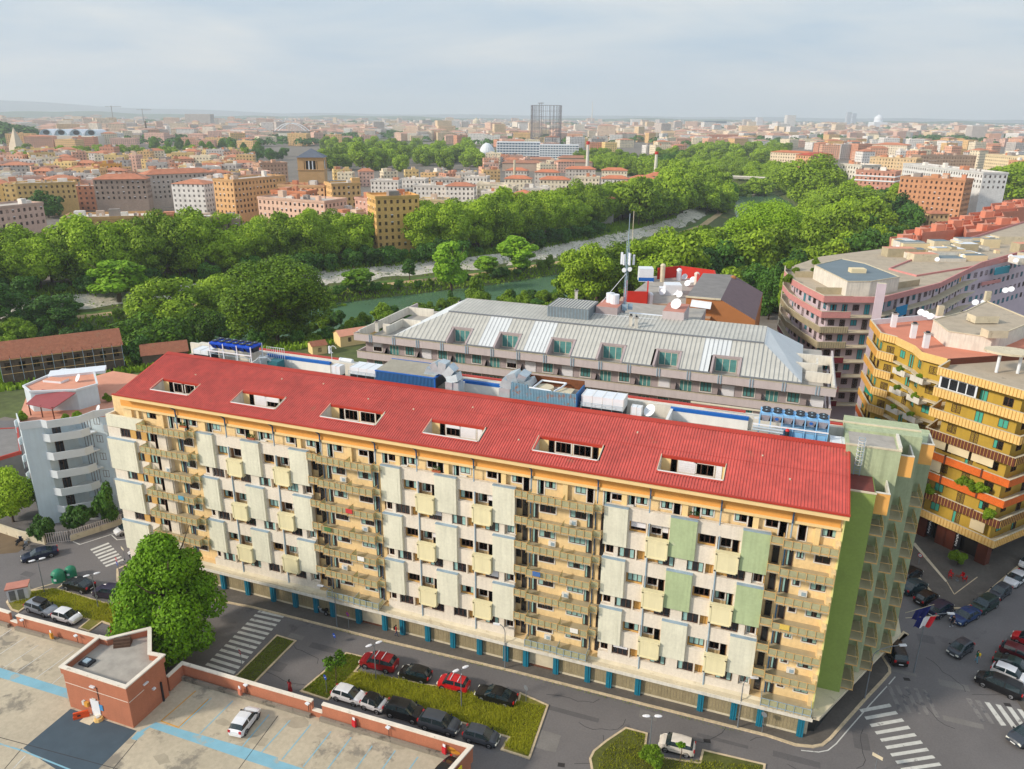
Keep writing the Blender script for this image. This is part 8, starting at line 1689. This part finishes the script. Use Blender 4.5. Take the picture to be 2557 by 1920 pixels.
# ================= lamps, signs, people, small things =================
m_lamp = M('lamp_white', (232, 232, 236), .4, .04, 2); m_steel = M('steel_grey', (128, 134, 140), .5, .1, 2, metal=.3)
def lamp2(x, y, h, label, ang=.9, z=.1, one=False):
    t = thing('street_lamp', label, 'street lamp', (x, y, z), ang, 'street lamps'); b = B(); b.tube((0, 0, 0), (0, 0, h), .07, m_steel, 8, .045); b.build('pole', t, local=True)
    for s in ((1,) if one else (-1, 1)):
        b = B(); b.tube((0, 0, h-.1), (s*.25, 0, h+.08), .03, m_steel, 5); v = []; f = []; n = 8
        for i, (u, r) in enumerate(((0, .05), (.12, .17), (.4, .2), (.7, .13), (.8, .03))):
            v += [(s*(.2+u), cos(2*pi*k/n)*r, h+.12+sin(2*pi*k/n)*r*.55) for k in range(n)]
        f = [(i*n+k, i*n+(k+1) % n, (i+1)*n+(k+1) % n, (i+1)*n+k) for i in range(4) for k in range(n)]; b.add(v, f, m_lamp); b.build('lamp_head', t, local=True, smooth=False)
    return t
for (ox, oy, a, b_), lb in (((640, 1440, 1035, 905), 'twin headed lamp standing in the weeds before the dark red off roader'), ((640, 1440, 1770, 1130), 'twin headed lamp before the bright red boxy car'), ((0, 1440, 850, 270), 'twin headed lamp on the left lawn beside the dark plum car'), ((0, 1440, 385, 135), 'twin headed lamp near the bottle bank on the left lawn'), ((1280, 1440, 1175, 1555), 'twin headed lamp beside the white city car on the lower lawn')):
    x, y = zat(ox, oy, a, b_); lamp2(x, y, 5.0 if ox else 4.9, lb, .9 if ox < 1000 else .35)
def arm_lamp(x, y, h, ax, ay, label, z=.11):
    t = thing('street_lamp', label, 'street lamp', (x, y, z), 0, 'street lamps'); b = B(); b.tube((0, 0, 0), (0, 0, h*.82), .08, m_steel, 8, .05); pr = (0, 0, h*.82)
    for k in range(1, 7): a = k/6*pi/2; q = (ax*(1-cos(a)), ay*(1-cos(a)), h*.82+h*.18*sin(a)); b.tube(pr, q, .045, m_steel, 6); pr = q
    b.build('pole', t, local=True); b = B(); l = hypot(ax, ay); b.obox(ax+ax/l*.3, ay+ay/l*.3, h-.06, .8, .28, .14, atan2(ay, ax), m_lamp); b.build('lamp_head', t, local=True)
x, y = zat(1280, 1440, 1940, 1308); arm_lamp(x, y, 6.6, .7, .2, 'single grey curved lamp on the kerb below the right panels')
x, y = zat(640, 1440, 2145, 795); arm_lamp(x, y, 6.0, -.7, -.1, 'single grey curved lamp on the kerb at the middle of the arcade')
x, y = zat(640, 1440, 697, 438); arm_lamp(x, y, 5.8, -1.5, -.2, 'single curved lamp on the kerb near the motorcycle')
x, y = zat(1917, 1440, 835, 1055); arm_lamp(x, y, 7.0, 2.6, 1.2, 'curved lamp over the corner pavement beside the zebra crossing')
x, y = 88.2, 15.5; arm_lamp(x, y, 8.4, 2.2, .6, 'curved lamp reaching over the road beside the green balconies')
def disc_sign(x, y, h, label, faces, ang=-2.0, z=.1, m=None):
    t = thing('road_sign', label, 'road sign', (x, y, z), 0); b = B(); b.tube((0, 0, 0), (0, 0, h), .035, m_steel, 6); b.build('post', t, local=True); d = Vector((cos(ang), sin(ang), 0)); u = Vector((-d.y, d.x, 0))
    for i, (kind, zc) in enumerate(faces):
        b = B(); c = d*.06+Vector((0, 0, zc))
        def disc(r, off, mm, n=18): b.add([tuple(c+d*off+u*r*cos(2*pi*k/n)+Vector((0, 0, r*sin(2*pi*k/n)))) for k in range(n)], [tuple(range(n))], mm)
        def bar(w, hh, off, mm, rot=0): b.add([tuple(c+d*off+u*(sx*w*cos(rot)-sz*hh*sin(rot))+Vector((0, 0, sx*w*sin(rot)+sz*hh*cos(rot)))) for sx, sz in ((-1, -1), (1, -1), (1, 1), (-1, 1))], [(0, 1, 2, 3)], mm)
        rd = M('sign_red', (196, 20, 34), .4, .03); bl_ = M('sign_blue', (20, 70, 170), .4, .03)
        if kind == 'noentry': disc(.34, 0, rd); bar(.22, .055, .01, m_unit)
        if kind == 'nopark': disc(.34, 0, rd); disc(.26, .008, bl_); bar(.3, .04, .014, rd, pi/4)
        if kind == 'blue': disc(.32, 0, bl_); bar(.18, .03, .01, m_unit, .6)
        if kind == 'ring': disc(.34, 0, rd); disc(.24, .008, m_unit); bar(.14, .03, .014, m_fan)
        if kind == 'plate': bar(.5, .2, 0, m_ledge)
        if kind == 'back': disc(.32, 0, m_steel)
        b.build('sign_face', t, local=True)
for (ox, oy, a, b_), h, lb, fc in (((0, 1440, 2090, 775), 2.2, 'round no entry sign beside the small dark lawn', [('noentry', 2.0)]), ((640, 1440, 800, 448), 2.3, 'round no parking sign before the arcade near the motorcycle', [('nopark', 2.1)]), ((0, 1060, 1030, 1290), 2.4, 'red and blue disc signs on one post at the left kerb corner', [('noentry', 2.3), ('blue', 1.65)]), ((0, 1060, 1085, 1210), 2.9, 'pale rectangular sign plate on a post at the left kerb', [('plate', 2.6)]), ((640, 1440, 610, 1010), 2.4, 'thin post with a dark blue disc at the edge of the young tree lawn', [('blue', 2.2)]), ((640, 1440, 680, 570), 1.2, 'low post with a teal disc in the roadway by the young tree', [('blue', 1.0)]), ((1280, 1440, 115, 1095), 2.3, 'bare grey post at the corner of the long lawn', [('back', 2.1)]), ((1280, 1440, 2150, 1350), 2.6, 'bare grey post on the kerb near the right corner', [('back', 2.4)]), ((1917, 1060, 1300, 1210), 1.6, 'round red ringed sign before the yellow block', [('ring', 1.5)]), ((1917, 1440, 920, 1690), 2.4, 'white sign seen edge on at the bottom right', [('plate', 2.0)])):
    x, y = zat(ox, oy, a, b_); disc_sign(x, y, h, lb, fc)
# fence, gate and low wall on the left
m_fence = M('fence_white', (214, 204, 200), .7, .06, 2)
def fence(pts, base, h, label, name='fence', cat='fence', step=.3):
    T = thing(name, label, cat, (*pts[0], 0)); b = B(); b.wall(pts, 0, base, .25, m_ledge); b.build('base_wall', T) if base else None; b = B()
    for p, q in zip(pts, pts[1:]):
        p, q = Vector(p), Vector(q); n = int((q-p).length/step)
        for k in range(n+1): c = p.lerp(q, k/max(1, n)); b.box(c.x-.04, c.x+.04, c.y-.04, c.y+.04, base, base+h, m_fence)
        for z in (base+.1, base+h-.08): b.tube((*p, z), (*q, z), .04, m_fence, 4)
    b.build('railing', T)
g = [zat(0, 1060, a, b_) for a, b_ in ((395, 1030), (610, 1005), (1068, 855), (1110, 845))]
fence(g[1:], .9, .9, 'white railing fence on a low wall before the pale blue block'); fence(g[:2], 0, 1.8, 'white vertical barred gate at the left end of the railing', 'gate', 'gate')
g = [zat(0, 1060, a, b_) for a, b_ in ((-150, 900), (0, 925), (180, 985), (395, 1035))]; b = B(); b.wall(g, 0, 1.4, .3, m_ledge); tag(b.build('garden_wall', loc=(*g[1], 0)), 'low pale garden wall behind the parked scooters', 'wall')
x, y = zat(0, 1060, 790, 790, 1.5); T = thing('banner', 'white banner with dark script hung behind the fence', 'banner', (x, y, .8)); b = B(); b.obox(x, y, .9, 3.2, .05, 1.2, .45, m_unit); b.build('sheet', T); b = B()
for k, (dx, w) in enumerate(((-1.0, .7), (-.2, .6), (.6, .9))): b.obox(x+dx*cos(.45)+.02, y+dx*sin(.45)-.04, 1.35, w, .02, .22, .45, m_fan)
b.build('lettering', T)
# bottle banks, cabinet
m_bin = M('bottle_green', (30, 128, 96), .5, .08, 1)
for i, (a, b_, s) in enumerate(((510, 1350, 1.0), (552, 1345, .85))):
    x, y = zat(0, 1060, a, b_); T = thing('bottle_bank', 'green domed bottle bank with round openings, %s' % ('nearer the camera' if not i else 'half hidden behind the other'), 'recycling bin', (x, y+i*1.2, .01)); b = B(); b.cyl(x, y+i*1.2, .85*s, 0, 1.1*s, m_bin, 16); b.dome(x, y+i*1.2, 1.1*s, .85*s, .75*s, m_bin, 16, 5); b.build('shell', T); b = B(); b.obox(x-.1, y+i*1.2-.86*s, 1.0*s, .3, .06, .3, 0, m_fan); b.build('opening', T); b = B(); b.obox(x+.35, y+i*1.2-.8*s, .5, .35, .05, .3, .4, m_unit); b.build('label_plate', T)
x, y = zat(0, 1060, 175, 1500); T = thing('substation', 'small white electrical cabinet with a brown flat roof on the left lawn tip', 'electrical cabinet', (x, y, .1)); b = B(); b.obox(x, y, .1, 2.4, 1.5, 1.9, .75, m_unit); b.build('wall', T); b = B(); b.obox(x, y, 2.0, 2.7, 1.8, .15, .75, m_pav); b.build('roof', T)
for k in (-.6, .4): b = B(); b.obox(x+k*cos(.75)+.55*sin(.75)*1.4, y+k*sin(.75)-.55*cos(.75)*1.4, .35, .7, .05, 1.4, .75, m_steel); b.build('door', T)
# motorcycle and scooters
def bike(x, y, rot, m, label, cat, scooter=False):
    t = thing('scooter' if scooter else 'motorcycle', label, cat, (x, y, .11), rot); R = .24 if scooter else .31; L_ = .62 if scooter else .72
    for s in (-1, 1): b = B(); b.tube((s*L_, -.06, R), (s*L_, .06, R), R, m_tyre, 14); b.tube((s*L_, -.065, R), (s*L_, .065, R), R*.55, m_rim, 8); b.build('wheel', t, local=True)
    b = B(); b.box(-.45, .35, -.13, .13, R+.02, R+.3, m_steel if not scooter else m); b.add([(-.1, -.14, .62), (.35, -.16, .68), (.4, 0, .8), (.35, .16, .68), (-.1, .14, .62), (.1, 0, .86)], [(0, 1, 2, 5), (5, 2, 3, 4), (0, 5, 4), (0, 4, 3, 2, 1)], m); b.tube((L_, 0, R), (.42, 0, .95), .04, m_steel, 6)
    if scooter: b.box(.3, .42, -.22, .22, .3, .95, m)
    b.build('frame', t, local=True); b = B(); b.box(-.7, .0, -.13, .13, .66, .76, m_trim); b.build('seat', t, local=True); b = B(); b.tube((.4, -.36, .98), (.4, .36, .98), .025, m_steel, 6); b.build('handlebar', t, local=True); b = B(); b.tube((.5, 0, .86), (.58, 0, .86), .1, m_hl, 10); b.build('headlight', t, local=True)
    if not scooter: b = B(); b.box(-.98, -.62, -.18, .18, .8, 1.08, m_trim); b.build('top_box', t, local=True)
x, y = zat(640, 1060, 570, 1640); bike(x, y, pi-.2, p_silver, 'silver black motorcycle with a top box parked at the arcade', 'motorcycle')
x, y = zat(0, 1060, 172, 1030); bike(x, y, 1.9, p_navy, 'dark blue scooter by the garden wall, left one of the pair', 'scooter', True)
x, y = zat(0, 1060, 225, 1070); bike(x, y, 2.1, p_silver, 'white and black scooter by the garden wall, right one of the pair', 'scooter', True)
x, y = zat(0, 1060, 1090, 1215); t = thing('bicycle', 'thin dark bicycle leaning at the left kerb corner', 'bicycle', (x, y, .12), .5)
for s in (-1, 1):
    b = B()
    for k in range(14): a0, a1 = 2*pi*k/14, 2*pi*(k+1)/14; b.tube((s*.52+.33*cos(a0), 0, .34+.33*sin(a0)), (s*.52+.33*cos(a1), 0, .34+.33*sin(a1)), .02, m_trim, 4)
    b.build('wheel', t, local=True)
b = B()
for p, q in (((-.52, 0, .34), (-.15, 0, .85)), ((-.15, 0, .85), (.4, 0, .85)), ((.4, 0, .85), (.52, 0, .34)), ((-.52, 0, .34), (0, 0, .3)), ((0, 0, .3), (-.15, 0, .85)), ((0, 0, .3), (.4, 0, .85))): b.tube(p, q, .022, m_steel, 5)
b.build('frame', t, local=True); b = B(); b.box(-.25, -.05, -.06, .06, .88, .93, m_trim); b.build('saddle', t, local=True); b = B(); b.tube((.42, -.25, 1.0), (.42, .25, 1.0), .02, m_steel, 5); b.build('handlebar', t, local=True)
# people: one skinned body each
m_skin = M('skin', (206, 150, 120), .6, .04, 5); m_hair = M('hair_dark', (34, 26, 22), .8, .1, 5)
def person(x, y, rz, label, top, bottom, stride=.22, shoe=None, dress=False, arms=(.12, -.12), hair_long=False, hgt=1.72):
    t = thing('person', label, 'person', (x, y, .115), rz, None); v = []; e = []; r = []
    def P(p, rad, par=None): v.append(p); r.append(rad); i = len(v)-1; (e.append((par, i)) if par is not None else None); return i
    s = stride; pel = P((0, 0, .92), .135); wa = P((0, 0, 1.08), .125, pel); ch = P((0, 0, 1.28), .15, wa); nk = P((0, 0, 1.46), .06, ch); hb_ = P((0, .01, 1.55), .078, nk); ht = P((0, .02, 1.66), .085, hb_)
    for sd in (-1, 1):
        k = s*sd; a = P((.09*sd, 0, .86), .095, pel); kn = P((.09*sd, k*.45+.04, .48), .062, a); an = P((.09*sd, k-.02, .09), .042, kn); P((.09*sd, k+.15, .04), .036, an)
        q = arms[0] if sd < 0 else arms[1]; sh = P((.19*sd, 0, 1.40), .062, ch); el = P((.23*sd, -q*.4-.03, 1.13), .043, sh); wr = P((.24*sd, q+.06, .90), .028, el); hd = P((.24*sd, q+.09, .83), .030, wr)
        for fi, (dx, L_) in enumerate(((-.03, .07), (-.012, .085), (.008, .08), (.026, .065))): f1 = P((.24*sd+dx*.4, q+.10+dx, .79), .0095, hd); P((.24*sd+dx*.4-.01*sd, q+.115+dx, .79-L_*.75), .008, f1)
        th = P((.24*sd-.02*sd, q+.13, .82), .0095, hd); P((.24*sd-.025*sd, q+.15, .785), .009, th)
    me = bpy.data.meshes.new('body'); me.from_pydata(v, e, []); o = bpy.data.objects.new('body', me); COL.objects.link(o); sk_ = o.modifiers.new('s', 'SKIN'); me.skin_vertices or None
    if not me.skin_vertices: bpy.context.view_layer.update()
    if not me.skin_vertices: me.attributes.new('skin', 'FLOAT', 'POINT') if False else None
    try:
        for i, sv in enumerate(me.skin_vertices[0].data): sv.radius = (r[i], r[i]*.85); sv.use_root = i == 0
    except Exception: pass
    sb = o.modifiers.new('u', 'SUBSURF'); sb.levels = 1; sb.render_levels = 1; dg = bpy.context.evaluated_depsgraph_get(); m2 = bpy.data.meshes.new_from_object(o.evaluated_get(dg)); o.modifiers.clear(); o.data = m2; m2.name = 'body'
    for mm in (m_skin, top, bottom, shoe or m_trim): m2.materials.append(mm)
    for p in m2.polygons:
        z = p.center.z; arm = abs(p.center.x) > .2; p.material_index = 3 if z < .1 else (2 if z < .9 and not arm else (1 if z < 1.45 and not (arm and z < 1.1) else 0)); p.use_smooth = True
    sc_ = hgt/1.74; o.parent = t; t.scale = (sc_,)*3
    b = B(); b.dome(0, -.005, 1.64, .1, .12, m_hair, 12, 5); b.box(-.085, .085, -.1, -.02, 1.5 if not hair_long else 1.36, 1.68, m_hair); b.build('hair', t, local=True)
    b = B(); b.box(-.012, .012, .1, .13, 1.6, 1.635, m_skin); b.box(-.04, -.02, .095, .108, 1.645, 1.66, m_hair); b.box(.02, .04, .095, .108, 1.645, 1.66, m_hair); b.box(-.025, .025, .092, .104, 1.565, 1.575, m_redw); b.build('face', t, local=True)
    if dress: b = B(); b.cyl(0, 0, .26, .12, .95, top, 16, .17); b.build('skirt', t, local=True)
    return t
x, y = zat(640, 1440, 1210, 522); t = person(x, y, -pi/2+.3, 'person in a red jacket and blue jeans with a dark backpack, walking by the arcade', M('cloth_red', (200, 34, 38), .8, .06), M('cloth_denim', (36, 54, 92), .85, .08)); b = B(); b.box(-.15, .15, -.3, -.13, 1.05, 1.42, m_trim); b.build('backpack', t, local=True)
x, y = zat(1917, 1440, 1585, 435); t = person(x, y, 2.6, 'person in a black shirt and dark shorts walking past the bright blue saloon', M('cloth_black', (24, 24, 28), .85, .1), M('cloth_navy', (28, 34, 52), .85, .1), shoe=m_unit); b = B(); b.box(-.16, .16, -.28, -.12, 1.08, 1.4, M('bag_brown', (120, 60, 40), .8, .1)); b.build('shoulder_bag', t, local=True)
x, y = zat(1917, 1440, 1795, 745); t = person(x, y, -2.4, 'person in a green top and light blue trousers carrying a yellow bag', M('cloth_green', (34, 96, 66), .85, .08), M('cloth_lightblue', (84, 150, 176), .85, .06), hair_long=True); b = B(); b.box(-.46, -.2, -.16, .12, .86, 1.18, M('bag_yellow', (240, 200, 20), .6, .05)); b.build('bag', t, local=True)
x, y = zat(640, 1440, 285, 1010, 0); person(x, y+.2, 0, 'person in a long dark red dress standing behind the brick parapet', M('cloth_darkred', (150, 14, 30), .8, .06), MATS['cloth_darkred'], 0.04, dress=True, hair_long=True)
# flags
for (bx, by, bz), (tx_, ty_, tz_), lb, cols in (((85.6, 13.2, 9.3), (87.9, 12.0, 11.8), 'dark blue flag drooping from a slanted pole on the green balconies', [(24, 34, 110)]), ((85.8, 13.6, 8.4), (88.9, 13.2, 9.8), 'green white and red flag drooping from a slanted pole beside the blue flag', [(24, 120, 70), (230, 230, 232), (206, 24, 40)])):
    T = thing('flag', lb, 'flag', (bx, by, bz)); b = B(); b.tube((bx, by, bz), (tx_, ty_, tz_), .035, m_ledge, 6); b.build('pole', T); p, q = Vector((bx, by, bz)), Vector((tx_, ty_, tz_)); b = B(); n = len(cols)
    for k in range(12):
        s0, s1 = .38+.55*k/12, .38+.55*(k+1)/12; a, c = p.lerp(q, s0), p.lerp(q, s1); w0, w1 = .22*sin(k*1.1), .22*sin((k+1)*1.1); m_ = M('flag_%d' % cols[min(n-1, k*n//12)][0], cols[min(n-1, k*n//12)], .8, .08); dr = 1.5
        b.add([tuple(a), tuple(c), (c.x-.3, c.y+w1, c.z-dr), (a.x-.3, a.y+w0, a.z-dr)], [(0, 1, 2, 3)], m_)
    b.build('cloth', T)
# red cafe table and chairs with a shrub before the yellow block
x, y = zat(1917, 1060, 1645, 1250, .11)
tree(x, y+1.2, 'bush', 'green and ochre shrub in a planter before the shop of the yellow block', 'shrub', None, .42, .42, 'shrub', .11, .1)
m_rp = M('plastic_red', (186, 20, 34), .4, .05)
x, y = zat(1917, 1060, 1635, 1345, .11); T = thing('cafe_table', 'small round dark cafe table between the red chairs', 'table', (x, y, .11)); b = B(); b.cyl(0, 0, .35, .7, .74, m_wood, 14); b.build('table_top', T, local=True); b = B(); b.cyl(0, 0, .04, .0, .7, m_steel, 6); b.cyl(0, 0, .25, 0, .03, m_steel, 10); b.build('leg', T, local=True)
for i, (dx, dy, r_) in enumerate(((-.9, .3, 0), (.9, .1, pi), (-.6, 1.0, -.8), (.7, .9, -2.2))):
    T = thing('cafe_chair', 'red plastic chair, %s of the cafe table' % ['left', 'right', 'behind and left', 'behind and right'][i], 'chair', (x+dx, y+dy, .11), r_, 'red cafe chairs'); b = B(); b.box(-.22, .22, -.22, .22, .42, .46, m_rp); b.build('seat', T, local=True); b = B(); b.box(-.24, -.2, -.22, .22, .46, .88, m_rp); b.build('backrest', T, local=True)
    for sx in (-.2, .2):
        for sy in (-.2, .2): b = B(); b.box(sx-.02, sx+.02, sy-.02, sy+.02, 0, .42, m_rp); b.build('leg', T, local=True)
